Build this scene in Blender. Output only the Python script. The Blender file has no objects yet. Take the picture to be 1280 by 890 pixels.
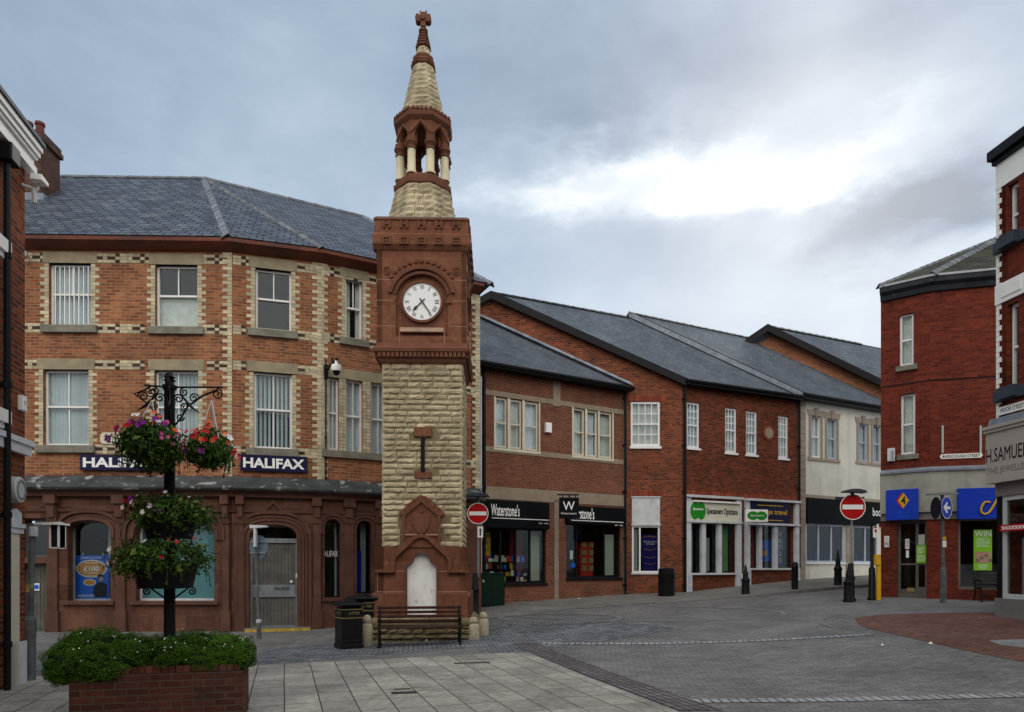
import bpy, bmesh, math, random
import numpy as np
from mathutils import Vector, Matrix, noise
PI = math.pi
R = math.radians
random.seed(7)
C = bpy.context.scene.collection
SC = bpy.context.scene
# ---------------------------------------------------------------- camera
F = 830.0; CX = 640.0; HZ = 710.0; EYE = 1.7
cam = bpy.data.cameras.new('camera'); camo = bpy.data.objects.new('camera', cam); C.objects.link(camo)
camo.location = (0, 0, EYE); camo.rotation_euler = (R(90), 0, 0)
cam.sensor_width = 36; cam.lens = F/1280*36; cam.shift_y = (HZ-445)/1280; cam.clip_end = 3000; cam.clip_start = .1
SC.camera = camo
# ---------------------------------------------------------------- world
SUN_AZ, SUN_EL = R(24), R(31)
W = bpy.data.worlds.new('World'); SC.world = W; W.use_nodes = True
nt = W.node_tree; nt.nodes.clear()
def N(t, **k):
    n = nt.nodes.new(t)
    for a, b in k.items(): setattr(n, a, b)
    return n
def mth(op, a, b=None, clamp=False):
    n = N('ShaderNodeMath', operation=op); n.use_clamp = clamp
    for i, v in enumerate((a, b)):
        if v is None: continue
        if isinstance(v, (int, float)): n.inputs[i].default_value = v
        else: nt.links.new(v, n.inputs[i])
    return n.outputs[0]
tc = N('ShaderNodeTexCoord'); sp = N('ShaderNodeSeparateXYZ'); nt.links.new(tc.outputs['Generated'], sp.inputs[0])
az = mth('ARCTAN2', sp.outputs[0], sp.outputs[1]); el = mth('ARCSINE', sp.outputs[2])
def wnoise(scale, detail, vec, rough=.55, dist=0):
    n = N('ShaderNodeTexNoise'); n.inputs['Scale'].default_value = scale; n.inputs['Detail'].default_value = detail
    n.inputs['Roughness'].default_value = rough; n.inputs['Distortion'].default_value = dist
    nt.links.new(vec, n.inputs['Vector']); return n.outputs[0]
def comb(x, y, z=0.0):
    n = N('ShaderNodeCombineXYZ')
    for i, v in enumerate((x, y, z)):
        if isinstance(v, (int, float)): n.inputs[i].default_value = v
        else: nt.links.new(v, n.inputs[i])
    return n.outputs[0]
vec = comb(mth('MULTIPLY', az, 1.0), mth('MULTIPLY', el, 2.0), 3.7)
n1 = wnoise(2.0, 6, vec, .5, .15); n2 = wnoise(6.0, 8, vec, .58, .15); n3 = wnoise(5.0, 7, comb(az, mth('MULTIPLY', el, 2.0), 9.1), .58, .1)
azd = mth('ADD', az, mth('MULTIPLY', mth('SUBTRACT', n2, .5), .26)); eld = mth('ADD', el, mth('MULTIPLY', mth('SUBTRACT', n3, .5), .15))
def pdir(px, py):
    v = Vector(((px-CX)/F, 1, (HZ-py)/F)).normalized(); return math.atan2(v.x, v.y), math.asin(v.z)
def blob(px, py, sx, sy, amp, tilt=0.0):
    a0, e0 = pdir(px, py)
    da = mth('SUBTRACT', azd, a0); de = mth('SUBTRACT', mth('SUBTRACT', eld, e0), mth('MULTIPLY', da, tilt))
    a = mth('POWER', mth('ABSOLUTE', mth('DIVIDE', da, sx)), 2.0); b = mth('POWER', mth('ABSOLUTE', mth('DIVIDE', de, sy)), 2.0)
    return mth('MULTIPLY', mth('POWER', 2.718, mth('MULTIPLY', mth('ADD', a, b), -1.0)), amp)
def addall(l):
    s = l[0]
    for x in l[1:]: s = mth('ADD', s, x)
    return s
br = addall([blob(950, 240, .11, .021, .50, -.02), blob(790, 205, .12, .020, .26, -.05), blob(1090, 158, .10, .012, .08, .1), blob(690, 248, .12, .020, .24), blob(940, 215, .26, .07, .09)])
dk = addall([blob(850, 85, .45, .07, .06), blob(640, 150, .2, .06, .05), blob(1150, 255, .12, .045, .24, .3), blob(850, 300, .30, .045, .04), blob(100, 60, .25, .2, .04)])
# low sky is paler, high sky darker; the broad pale sky behind the camera is brighter
lum = mth('ADD', .40, mth('MULTIPLY', mth('SUBTRACT', n1, .5), .26))
lum = mth('ADD', lum, mth('MULTIPLY', mth('SUBTRACT', n2, .5), .15))
lum = mth('SUBTRACT', lum, mth('MULTIPLY', mth('SUBTRACT', el, .45), .20))
lum = mth('SUBTRACT', mth('ADD', lum, br), dk)
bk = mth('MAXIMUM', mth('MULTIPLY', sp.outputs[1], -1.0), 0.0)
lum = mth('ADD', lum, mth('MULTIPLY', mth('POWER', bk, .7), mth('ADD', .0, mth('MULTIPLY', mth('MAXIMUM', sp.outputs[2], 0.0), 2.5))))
lum = mth('MAXIMUM', lum, .2)
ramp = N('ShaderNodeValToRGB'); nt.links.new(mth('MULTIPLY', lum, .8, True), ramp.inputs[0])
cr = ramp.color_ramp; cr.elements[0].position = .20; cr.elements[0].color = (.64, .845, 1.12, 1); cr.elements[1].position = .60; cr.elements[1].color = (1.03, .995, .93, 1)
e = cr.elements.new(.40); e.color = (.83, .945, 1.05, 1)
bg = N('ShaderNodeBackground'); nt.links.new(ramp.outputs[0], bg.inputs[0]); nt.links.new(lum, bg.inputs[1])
sky = N('ShaderNodeTexSky'); sky.sky_type = 'NISHITA'; sky.sun_disc = False; sky.sun_elevation = SUN_EL; sky.sun_rotation = SUN_AZ
bg2 = N('ShaderNodeBackground'); nt.links.new(sky.outputs[0], bg2.inputs[0]); bg2.inputs[1].default_value = .012
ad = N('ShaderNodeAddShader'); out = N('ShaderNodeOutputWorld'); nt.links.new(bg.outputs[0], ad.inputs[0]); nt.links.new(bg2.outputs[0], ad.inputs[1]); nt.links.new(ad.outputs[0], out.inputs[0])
# ---------------------------------------------------------------- sun (veiled by cloud)
sl = bpy.data.lights.new('sun', 'SUN'); sl.energy = .6; sl.angle = R(25); sl.color = (1, .96, .9)
so = bpy.data.objects.new('sun', sl); C.objects.link(so)
so.rotation_euler = Vector((math.sin(SUN_AZ)*math.cos(SUN_EL), math.cos(SUN_AZ)*math.cos(SUN_EL), math.sin(SUN_EL))).to_track_quat('Z', 'Y').to_euler()
SC.view_settings.view_transform = 'Standard'; SC.view_settings.look = 'None'; SC.view_settings.exposure = .55; SC.view_settings.gamma = 1
SC.view_settings.use_curve_mapping = False
# ---------------------------------------------------------------- materials
def newmat(name):
    m = bpy.data.materials.new(name); m.use_nodes = True; t = m.node_tree; t.nodes.clear()
    o = t.nodes.new('ShaderNodeOutputMaterial'); b = t.nodes.new('ShaderNodeBsdfPrincipled'); t.links.new(b.outputs[0], o.inputs[0])
    return m, t, b
def nz(t, vec, scale, detail=4, rough=.55):
    n = t.nodes.new('ShaderNodeTexNoise'); n.inputs['Scale'].default_value = scale; n.inputs['Detail'].default_value = detail
    n.inputs['Roughness'].default_value = rough; t.links.new(vec, n.inputs['Vector']); return n.outputs[0]
def mr(t, v, a, b, c=0.0, d=1.0):
    n = t.nodes.new('ShaderNodeMapRange'); t.links.new(v, n.inputs[0])
    for i, q in enumerate((c, d, a, b)): n.inputs[i+1].default_value = q
    return n.outputs[0]
def mulc(t, col, fac):
    n = t.nodes.new('ShaderNodeVectorMath'); n.operation = 'SCALE'
    if isinstance(col, tuple): n.inputs[0].default_value = col[:3]
    else: t.links.new(col, n.inputs[0])
    t.links.new(fac, n.inputs['Scale']); return n.outputs[0]
def mixc(t, f, a, b):
    n = t.nodes.new('ShaderNodeMix'); n.data_type = 'RGBA'
    t.links.new(f, n.inputs[0])
    for v, s in ((a, n.inputs[6]), (b, n.inputs[7])):
        if isinstance(v, tuple): s.default_value = (*v[:3], 1)
        else: t.links.new(v, s)
    return n.outputs[2]
def bump(t, b, h, st, dist=.02):
    n = t.nodes.new('ShaderNodeBump'); n.inputs['Strength'].default_value = st; n.inputs['Distance'].default_value = dist
    t.links.new(h, n.inputs['Height']); t.links.new(n.outputs[0], b.inputs['Normal'])
def streak(t, c, col, dcol, amt, sx=2.6, lo=.54, hi=.78):
    m_ = t.nodes.new('ShaderNodeVectorMath'); m_.operation = 'MULTIPLY'; t.links.new(c, m_.inputs[0]); m_.inputs[1].default_value = (sx, sx, .22)
    return mixc(t, mr(t, nz(t, m_.outputs[0], 1.0, 6, .7), 0, amt, lo, hi), col, dcol)
def pm(name, col, rough=.7, var=.25, scale=2.5, fine=30, bmp=.15, metal=0, island=0, spec=.4, stain=None, sscale=1.2, sthr=(.5, .7), rain=0, rcol=(.05, .045, .035)):
    m, t, b = newmat(name); c = t.nodes.new('ShaderNodeTexCoord').outputs['Object']
    f = t.nodes.new('ShaderNodeMath'); f.operation = 'ADD'
    t.links.new(mr(t, nz(t, c, scale), 1-var, 1+var, .3, .7), f.inputs[0]); t.links.new(mr(t, nz(t, c, fine, 3), -var*.35, var*.35, .3, .7), f.inputs[1])
    fac = f.outputs[0]
    if island:
        g = t.nodes.new('ShaderNodeNewGeometry'); k = t.nodes.new('ShaderNodeMath'); k.operation = 'MULTIPLY'
        t.links.new(fac, k.inputs[0]); t.links.new(mr(t, g.outputs['Random Per Island'], 1-island, 1+island), k.inputs[1]); fac = k.outputs[0]
    colo = mulc(t, col, fac)
    if stain: colo = mixc(t, mr(t, nz(t, c, sscale, 6, .65), 0, .85, *sthr), colo, stain)
    if rain: colo = streak(t, c, colo, rcol, rain)
    t.links.new(colo, b.inputs['Base Color']); b.inputs['Roughness'].default_value = rough; b.inputs['Metallic'].default_value = metal
    b.inputs['Specular IOR Level'].default_value = spec*.35
    if bmp: bump(t, b, nz(t, c, fine, 4), bmp, .01)
    return m
def brick(name, c1, c2, mortar, w=.225, h=.075, ms=.009, roof=False, off=.5, rough=.85, bst=.5, dirt=.3, dcol=(.03, .028, .025), dscale=.35, spec=.3, dthr=(.52, .75), frq=2, wob=0.0, dist=.012, bias=0.0):
    m, t, b = newmat(name); c = t.nodes.new('ShaderNodeTexCoord').outputs['Object']
    s = t.nodes.new('ShaderNodeSeparateXYZ'); t.links.new(c, s.inputs[0]); k = t.nodes.new('ShaderNodeCombineXYZ')
    if roof:
        t.links.new(s.outputs[0], k.inputs[0]); t.links.new(s.outputs[1], k.inputs[1])
    else:
        a = t.nodes.new('ShaderNodeMath'); a.operation = 'ADD'; t.links.new(s.outputs[0], a.inputs[0]); t.links.new(s.outputs[1], a.inputs[1])
        t.links.new(a.outputs[0], k.inputs[0]); t.links.new(s.outputs[2], k.inputs[1])
    v = k.outputs[0]
    if wob:
        nn = t.nodes.new('ShaderNodeTexNoise'); nn.inputs['Scale'].default_value = 1.3; t.links.new(v, nn.inputs['Vector'])
        va = t.nodes.new('ShaderNodeVectorMath'); va.operation = 'MULTIPLY_ADD'; t.links.new(nn.outputs['Color'], va.inputs[0]); va.inputs[1].default_value = (wob, wob, 0); t.links.new(v, va.inputs[2]); v = va.outputs[0]
    br = t.nodes.new('ShaderNodeTexBrick'); br.offset = off; br.offset_frequency = frq
    t.links.new(v, br.inputs['Vector']); br.inputs['Color1'].default_value = (*c1, 1); br.inputs['Color2'].default_value = (*c2, 1); br.inputs['Mortar'].default_value = (*mortar, 1)
    br.inputs['Scale'].default_value = 1; br.inputs['Brick Width'].default_value = w; br.inputs['Row Height'].default_value = h; br.inputs['Mortar Size'].default_value = ms
    br.inputs['Mortar Smooth'].default_value = .25; br.inputs['Bias'].default_value = bias
    col = mulc(t, br.outputs['Color'], mr(t, nz(t, c, .8, 5), .78, 1.22, .3, .7))
    col = mulc(t, col, mr(t, nz(t, c, 9, 4), .82, 1.18, .3, .7))
    col = mixc(t, mr(t, nz(t, c, dscale, 7, .7), 0, dirt, *dthr), col, dcol)
    if not roof: col = streak(t, c, col, dcol, .35)
    else: col = mixc(t, mr(t, nz(t, c, 16, 3, .6), 0, .5, .62, .70), col, tuple(x*.6 for x in dcol))
    t.links.new(col, b.inputs['Base Color']); b.inputs['Roughness'].default_value = rough; b.inputs['Specular IOR Level'].default_value = spec*(.6 if roof and rough < .7 else .25)
    mth_ = t.nodes.new('ShaderNodeMath'); mth_.operation = 'MULTIPLY_ADD'; t.links.new(br.outputs['Fac'], mth_.inputs[0]); mth_.inputs[1].default_value = -1.0; t.links.new(mr(t, nz(t, c, 25, 3), 0, .5), mth_.inputs[2])
    bump(t, b, mth_.outputs[0], bst, dist)
    return m
def glassm(name, tint=(.75, .8, .82), gl=.1, rough=.015):
    m = bpy.data.materials.new(name); m.use_nodes = True; t = m.node_tree; t.nodes.clear()
    o = t.nodes.new('ShaderNodeOutputMaterial'); mx = t.nodes.new('ShaderNodeMixShader'); tr = t.nodes.new('ShaderNodeBsdfTransparent'); g = t.nodes.new('ShaderNodeBsdfGlossy')
    tr.inputs[0].default_value = (*tint, 1); g.inputs[1].default_value = rough; g.inputs[0].default_value = (.9, .95, 1, 1)
    fr = t.nodes.new('ShaderNodeFresnel'); gm = t.nodes.new('ShaderNodeNewGeometry'); t.links.new(mr(t, gm.outputs['Backfacing'], 1.45, 1/1.45), fr.inputs[0]); c = t.nodes.new('ShaderNodeTexCoord').outputs['Object']
    bp = t.nodes.new('ShaderNodeBump'); bp.inputs['Strength'].default_value = .06; bp.inputs['Distance'].default_value = .05
    t.links.new(nz(t, c, 1.1, 2), bp.inputs['Height']); t.links.new(bp.outputs[0], g.inputs['Normal'])
    a = t.nodes.new('ShaderNodeMath'); a.operation = 'ADD'; a.use_clamp = True; a.inputs[1].default_value = gl; t.links.new(fr.outputs[0], a.inputs[0])
    t.links.new(a.outputs[0], mx.inputs[0]); t.links.new(tr.outputs[0], mx.inputs[1]); t.links.new(g.outputs[0], mx.inputs[2]); t.links.new(mx.outputs[0], o.inputs[0])
    return m
M = {}
M['hbrick'] = brick('orange_red_brick', (.385, .140, .062), (.20, .062, .032), (.26, .19, .12), h=.085, w=.25, ms=.013, dirt=.6, dcol=(.06, .035, .025), dthr=(.5, .8))
M['brown_brick'] = brick('brown_brick', (0.221, 0.071, 0.034), (0.147, 0.046, 0.024), (.2, .15, .12), dirt=.25)
M['red_brick'] = brick('red_multi_brick', (0.221, 0.046, 0.019), (0.079, 0.019, 0.010), (.13, .085, .06), dirt=.25)
M['gable_brick'] = brick('gable_brick', (0.284, 0.062, 0.022), (0.095, 0.023, 0.011), (.17, .11, .08), dirt=.2, ms=.012)
M['orange_brick'] = brick('pale_orange_brick', (.42, .16, .075), (.28, .09, .05), (.3, .2, .14), dirt=.2)
M['deep_brick'] = brick('deep_red_brick', (.20, .036, .019), (.105, .02, .013), (.12, .05, .038), ms=.008, dirt=.45, dcol=(.07, .02, .015))
M['planter_brick'] = brick('planter_brick', (.115, .042, .028), (.07, .026, .02), (.09, .07, .055), dirt=.5, dscale=1.2)
M['chim_brick'] = brick('chimney_brick', (.12, .055, .04), (.07, .035, .03), (.1, .08, .07), dirt=.6)
M['cream_brick'] = pm('cream_brick', (.47, .41, .28), .85, .25, 6, island=.22, bmp=.2)
M['dark_brick'] = pm('dark_blue_brick', (.06, .04, .032), .8, .2, 6, island=.3)
M['dressed'] = pm('dressed_stone', (.30, .255, .17), .85, .2, 3, bmp=.25, stain=(.2, .17, .12), sthr=(.5, .85))
M['sill'] = pm('weathered_sill', (.20, .19, .15), .85, .25, 4, stain=(.10, .10, .08))
M['palestone'] = pm('pale_band_stone', (.28, .225, .17), .85, .15, 3, bmp=.15)
M['quoin'] = pm('quoin_stone', (.31, .26, .215), .85, .12, 4, island=.12)
M['sandstone'] = brick('red_sandstone', (.150, .070, .048), (.088, .042, .031), (.14, .085, .062), w=.85, h=.42, ms=.006, dirt=.55, dcol=(.06, .035, .03), dscale=.6, bst=.15, rough=.85)
M['sandmould'] = pm('red_sandstone_moulding', (.115, .056, .040), .85, .25, 2, rain=.4, bmp=.2, stain=(.07, .04, .032), sthr=(.5, .8))
M['tsand'] = brick('tower_red_sandstone', (.200, .085, .050), (.155, .062, .037), (.23, .12, .08), w=.58, h=.37, ms=.004, dirt=.55, dcol=(.07, .04, .03), dscale=.9, bst=.12, dthr=(.48, .8))
M['tsand2'] = pm('tower_sandstone_carved', (.15, .062, .038), .85, .2, 3, rain=.4, bmp=.3, stain=(.09, .045, .035), sthr=(.5, .8))
M['tcream'] = pm('tower_rubble_stone', (.44, .375, .25), .9, .25, 3.5, fine=18, bmp=1.0, island=.17, rain=.6, rcol=(.12, .095, .06), stain=(.20, .16, .10), sscale=1.6, sthr=(.46, .75))
M['tjoint'] = pm('tower_joint_mortar', (.20, .15, .09), .95, .2, 5)
M['colstone'] = pm('lantern_column_stone', (.56, .50, .35), .8, .12, 4)
M['mortar'] = pm('pale_mortar', (.42, .28, .21), .9, .15, 5)
M['slate_old'] = brick('old_welsh_slate', (.095, .115, .16), (.036, .047, .07), (.008, .009, .012), w=.34, h=.22, ms=.024, roof=True, rough=.5, bst=1.0, dirt=.7, dcol=(.17, .185, .18), dscale=1.6, dthr=(.54, .72), spec=.5, dist=.03)
M['slate_new'] = brick('new_grey_slate', (.105, .122, .15), (.068, .082, .105), (.035, .042, .052), w=.25, h=.16, ms=.008, roof=True, rough=.6, bst=.5, dirt=.2, dcol=(.12, .13, .14), spec=.4)
M['slate_moss'] = brick('mossy_stone_slate', (.062, .062, .05), (.03, .032, .027), (.016, .016, .013), w=.4, h=.24, ms=.02, roof=True, rough=.9, bst=.9, dirt=.5, dcol=(.085, .09, .06), dscale=1.5, dthr=(.5, .7), spec=.15, dist=.03)
M['ridge'] = pm('ridge_tile', (.12, .13, .14), .6, .3, 4, island=.25)
M['hiptile'] = pm('blue_ridge_tile', (.16, .175, .21), .45, .25, 4, island=.25, stain=(.3, .3, .3), sthr=(.6, .8))
M['lead'] = pm('lead_flashing', (.20, .225, .27), .5, .25, 5, island=.2)
M['leadtop'] = pm('weathered_lead', (.05, .055, .058), .6, .4, 2, stain=(.36, .37, .37), sscale=3.4, sthr=(.56, .66))
M['black'] = pm('black_paint', (.010, .010, .012), .4, .15, 5, bmp=.05, spec=.35)
M['blackmatt'] = pm('black_fascia', (.006, .007, .008), .5, .1, 5, bmp=0, spec=.15)
M['darkgreen'] = pm('dark_green_paint', (.006, .020, .012), .45, .2, 5, bmp=.05)
M['gutter_red'] = pm('red_oxide_gutter', (.14, .045, .028), .6, .3, 1.5, stain=(.07, .04, .035), sthr=(.52, .7))
M['white'] = pm('white_gloss_paint', (.80, .80, .77), .4, .05, 3, bmp=.05, stain=(.5, .48, .43), sthr=(.66, .9))
M['whiteclean'] = pm('white_painted_timber', (.80, .81, .82), .45, .05, 3, bmp=.03)
M['creampaint'] = pm('cream_painted_timber', (.62, .58, .47), .5, .08, 3, bmp=.05)
M['palegrey'] = pm('pale_grey_paint', (.58, .60, .63), .5, .12, 3, bmp=.05, stain=(.3, .3, .29), sthr=(.55, .85))
M['bluegrey'] = pm('blue_grey_timber', (.42, .47, .56), .5, .08, 3, bmp=.03)
M['render'] = pm('cream_render', (.66, .65, .58), .9, .08, .8, rain=.4, bmp=.1, stain=(.38, .36, .30), sscale=.5, sthr=(.5, .85))
M['concrete'] = pm('concrete_fascia', (.34, .34, .29), .85, .12, 1.5, rain=.6, rcol=(.12, .12, .095), bmp=.1, stain=(.17, .165, .13), sthr=(.5, .75))
M['greystone'] = pm('grey_plinth', (.16, .16, .16), .8, .15, 4)
M['samfas'] = pm('taupe_fascia', (.36, .33, .30), .5, .05, 1.5, bmp=.03)
M['samdark'] = pm('taupe_trim', (.20, .18, .165), .5, .08, 2)
M['timber'] = pm('grey_weathered_timber', (.12, .115, .105), .75, .25, 3, bmp=.3)
M['metalgrey'] = pm('galvanised_grey', (.24, .26, .28), .5, .2, 6, metal=.3)
M['polegrey'] = pm('old_grey_pole_paint', (.11, .12, .125), .6, .35, 6, stain=(.3, .3, .28), sscale=6, sthr=(.6, .72))
M['signback'] = pm('grey_sign_back', (.12, .17, .21), .5, .1, 3)
M['navy'] = pm('navy_sign', (.008, .009, .045), .4, .1, 3, bmp=0)
M['blue'] = pm('bright_blue_sign', (.010, .045, .46), .35, .06, 3, bmp=0)
M['pblue'] = pm('poster_blue', (.010, .12, .62), .4, .05, 3, bmp=0)
M['pdkblue'] = pm('poster_navy', (.016, .016, .13), .4, .1, 3, bmp=0)
M['red'] = pm('sign_red', (.42, .010, .012), .35, .06, 3, bmp=0)
M['signwhite'] = pm('sign_white', (.85, .85, .83), .4, .04, 3, bmp=0)
M['yellow'] = pm('yellow_paint', (.66, .38, .025), .5, .12, 5)
M['dullyellow'] = pm('worn_yellow_line', (.45, .33, .06), .8, .35, 9)
M['orange'] = pm('orange_print', (.62, .24, .02), .5, .08, 3, bmp=0)
M['gold'] = pm('gold_paint', (.30, .24, .09), .45, .15, 6, metal=.2)
M['green'] = pm('lime_green_print', (.22, .52, .03), .5, .1, 3, bmp=0)
M['specgreen'] = pm('sign_green', (.02, .25, .02), .4, .05, 3, bmp=0)
M['skin'] = pm('printed_skin', (.45, .26, .18), .6, .05, 3, bmp=0)
M['wood_red'] = pm('dark_bench_slat', (.045, .022, .018), .45, .35, 6, bmp=.2)
M['wood_dk'] = pm('dark_bench_timber', (.035, .035, .034), .55, .3, 6, bmp=.2)
M['bollstone'] = pm('bollard_stone', (.40, .36, .26), .9, .25, 6, bmp=.3, stain=(.14, .12, .08), sthr=(.5, .75))
M['plinthstone'] = pm('mossy_plinth_stone', (.22, .175, .10), .9, .3, 4, bmp=.4, stain=(.07, .06, .03), sthr=(.45, .7))
M['whitestone'] = pm('white_marble_panel', (.84, .84, .82), .6, .08, 3, stain=(.45, .40, .33), sscale=4, sthr=(.58, .75))
M['dial'] = pm('clock_dial_white', (.80, .82, .82), .4, .03, 3, bmp=0)
M['ink'] = pm('dial_black', (.02, .022, .026), .4, .1, 3, bmp=0)
M['dark'] = pm('dark_interior', (.012, .013, .014), .9, .3, 1, bmp=0)
M['dimroom'] = pm('dim_room', (.05, .05, .048), .9, .4, 1, bmp=0)
M['blind'] = pm('pale_blind_fabric', (.66, .72, .76), .8, .08, 3, island=.10, bmp=0)
M['blindteal'] = pm('teal_backing_panel', (.20, .42, .45), .7, .05, 3, bmp=0)
M['net'] = pm('net_curtain', (.62, .62, .57), .9, .12, 6, island=.1, bmp=0)
M['board'] = pm('pale_backing_board', (.44, .47, .47), .8, .06, 2, bmp=0)
M['creampanel'] = pm('cream_panel', (.50, .50, .38), .8, .06, 2, bmp=0)
M['curtain'] = pm('red_curtain', (.20, .012, .015), .8, .2, 3, bmp=0)
M['redstand'] = pm('red_display', (.50, .035, .02), .5, .1, 3, bmp=0)
M['soil'] = pm('soil', (.03, .022, .015), .95, .3, 8)
M['hedge'] = pm('hedge_leaf', (.062, .145, .014), .6, .25, 2.2, fine=20, bmp=0, island=.35, spec=.3)
M['leaf'] = pm('basket_leaf', (.036, .078, .012), .55, .3, 6, fine=25, bmp=0, island=.45, spec=.3)
M['leafy'] = pm('lime_leaf', (.17, .24, .045), .55, .25, 6, bmp=0, island=.3)
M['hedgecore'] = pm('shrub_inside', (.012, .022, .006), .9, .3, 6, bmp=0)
M['stem'] = pm('stem', (.05, .06, .02), .8, .2, 6, bmp=0)
M['fwhite'] = pm('white_petal', (.80, .80, .80), .6, .05, 6, bmp=0, island=.1)
M['fred'] = pm('red_petal', (.42, .010, .018), .6, .1, 6, bmp=0, island=.4)
M['forange'] = pm('coral_petal', (.65, .10, .04), .6, .1, 6, bmp=0, island=.25)
M['fpink'] = pm('pink_petal', (.55, .10, .28), .6, .1, 6, bmp=0, island=.3)
M['fpurple'] = pm('purple_petal', (.18, .01, .22), .6, .1, 6, bmp=0, island=.5)
M['glass'] = glassm('window_glass', (.9, .93, .93), gl=-.01)
M['shopglass'] = glassm('shop_glass', (.80, .84, .84), gl=-.015)
M['terracotta'] = pm('chimney_pot_clay', (.14, .045, .035), .8, .2, 6)
# ---------------------------------------------------------------- mesh builder
WM = {}
class MB:
    def __init__(s): s.v = []; s.f = []; s.sm = False
    def add(s, vs, fs):
        o = len(s.v); s.v += [tuple(v) for v in vs]; s.f += [tuple(i+o for i in f) for f in fs]; return s
    def box(s, x0, x1, y0, y1, z0, z1):
        if x0 > x1: x0, x1 = x1, x0
        if y0 > y1: y0, y1 = y1, y0
        if z0 > z1: z0, z1 = z1, z0
        return s.add([(x0,y0,z0),(x1,y0,z0),(x1,y1,z0),(x0,y1,z0),(x0,y0,z1),(x1,y0,z1),(x1,y1,z1),(x0,y1,z1)],
                     [(0,3,2,1),(4,5,6,7),(0,1,5,4),(1,2,6,5),(2,3,7,6),(3,0,4,7)])
    def prism(s, pts, w0, w1):            # polygon in (u,z) extruded along w
        n = len(pts); a = sum(pts[i][0]*pts[(i+1) % n][1]-pts[(i+1) % n][0]*pts[i][1] for i in range(n))
        if a < 0: pts = pts[::-1]
        return s.add([(p[0], w0, p[1]) for p in pts]+[(p[0], w1, p[1]) for p in pts],
                     [tuple(range(n)), tuple(range(2*n-1, n-1, -1))]+[(i, i+n, (i+1) % n+n, (i+1) % n) for i in range(n)])
    def slab(s, pts, z0, z1):             # polygon in (x,y) extruded in z
        n = len(pts); a = sum(pts[i][0]*pts[(i+1) % n][1]-pts[(i+1) % n][0]*pts[i][1] for i in range(n))
        if a < 0: pts = pts[::-1]
        return s.add([(p[0], p[1], z0) for p in pts]+[(p[0], p[1], z1) for p in pts],
                     [tuple(range(n-1, -1, -1)), tuple(range(n, 2*n))]+[(i, (i+1) % n, (i+1) % n+n, i+n) for i in range(n)])
    def strip(s, a, b, w0, w1, closed=False):   # ring between two (u,z) polylines extruded along w
        n = len(a)
        for i in range(n if closed else n-1):
            j = (i+1) % n
            s.prism([a[i], a[j], b[j], b[i]], w0, w1)
        return s
    def tube(s, pts, r, seg=8, cap=True):
        pts = [Vector(p) for p in pts]; n = len(pts); rr = r if isinstance(r, (list, tuple)) else [r]*n
        vs = []; fs = []; up = None
        for i, p in enumerate(pts):
            d = (pts[min(i+1, n-1)]-pts[max(i-1, 0)]).normalized()
            if up is None or abs(up.dot(d)) > .95: up = Vector((0, 0, 1)) if abs(d.z) < .9 else Vector((1, 0, 0))
            a = d.cross(up).normalized(); b = d.cross(a).normalized(); up = b.cross(d) if abs(b.cross(d).dot(d)) < .5 else up
            up = a.cross(d).normalized()*1.0
            b = a.cross(d).normalized()
            for k in range(seg):
                t = 2*PI*k/seg; vs.append(p+(a*math.cos(t)+b*math.sin(t))*rr[i])
        for i in range(n-1):
            for k in range(seg):
                fs.append((i*seg+k, i*seg+(k+1) % seg, (i+1)*seg+(k+1) % seg, (i+1)*seg+k))
        if cap: fs += [tuple(range(seg-1, -1, -1)), tuple((n-1)*seg+k for k in range(seg))]
        return s.add(vs, fs)
    def lathe(s, prof, c=(0, 0), seg=24, rot=0.0):   # prof: (r,z)
        vs = []; fs = []; n = len(prof)
        for r, z in prof:
            for k in range(seg):
                t = 2*PI*k/seg+rot; vs.append((c[0]+r*math.cos(t), c[1]+r*math.sin(t), z))
        for i in range(n-1):
            for k in range(seg):
                fs.append((i*seg+k, i*seg+(k+1) % seg, (i+1)*seg+(k+1) % seg, (i+1)*seg+k))
        fs += [tuple(range(seg-1, -1, -1)), tuple((n-1)*seg+k for k in range(seg))]
        return s.add(vs, fs)
    def disc(s, u, z, r, w0, w1, seg=32, ru=None):
        ru = ru or r
        return s.prism([(u+ru*math.cos(2*PI*k/seg), z+r*math.sin(2*PI*k/seg)) for k in range(seg)], w0, w1)
    def xf(s, m):
        s.v = [tuple(m @ Vector(v)) for v in s.v]; return s
    def mesh(s, name, mat, smooth=False):
        me = bpy.data.meshes.new(name); me.from_pydata(s.v, [], s.f); me.materials.append(M[mat] if isinstance(mat, str) else mat)
        bm = bmesh.new(); bm.from_mesh(me); bmesh.ops.recalc_face_normals(bm, faces=bm.faces); bm.to_mesh(me); bm.free()
        if smooth or s.sm: me.polygons.foreach_set('use_smooth', [True]*len(me.polygons)); me.set_sharp_from_angle(angle=R(38))
        me.update(); return me
    def build(s, name, mat, parent=None, frame=None, smooth=False, bevel=0):
        frame = frame or Matrix.Identity(4)
        o = bpy.data.objects.new(name, s.mesh(name, mat, smooth)); C.objects.link(o)
        o.matrix_basis = frame; WM[o.name] = frame.copy()
        if parent: o.parent = parent; o.matrix_parent_inverse = WM[parent.name].inverted()
        if bevel:
            b = o.modifiers.new('bevel', 'BEVEL'); b.width = bevel; b.segments = 2; b.limit_method = 'ANGLE'; b.angle_limit = R(40)
        return o
def thing(name, label, cat, frame=None, group=None):
    o = bpy.data.objects.new(name, None); C.objects.link(o); frame = frame or Matrix.Identity(4)
    o.matrix_basis = frame; WM[o.name] = frame.copy(); o.empty_display_size = .2
    return tag(o, label, cat, group)
def tag(o, label, cat, group=None, kind=None):
    if label: o['label'] = label
    if cat: o['category'] = cat
    if group: o['group'] = group
    if kind: o['kind'] = kind
    return o
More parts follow.
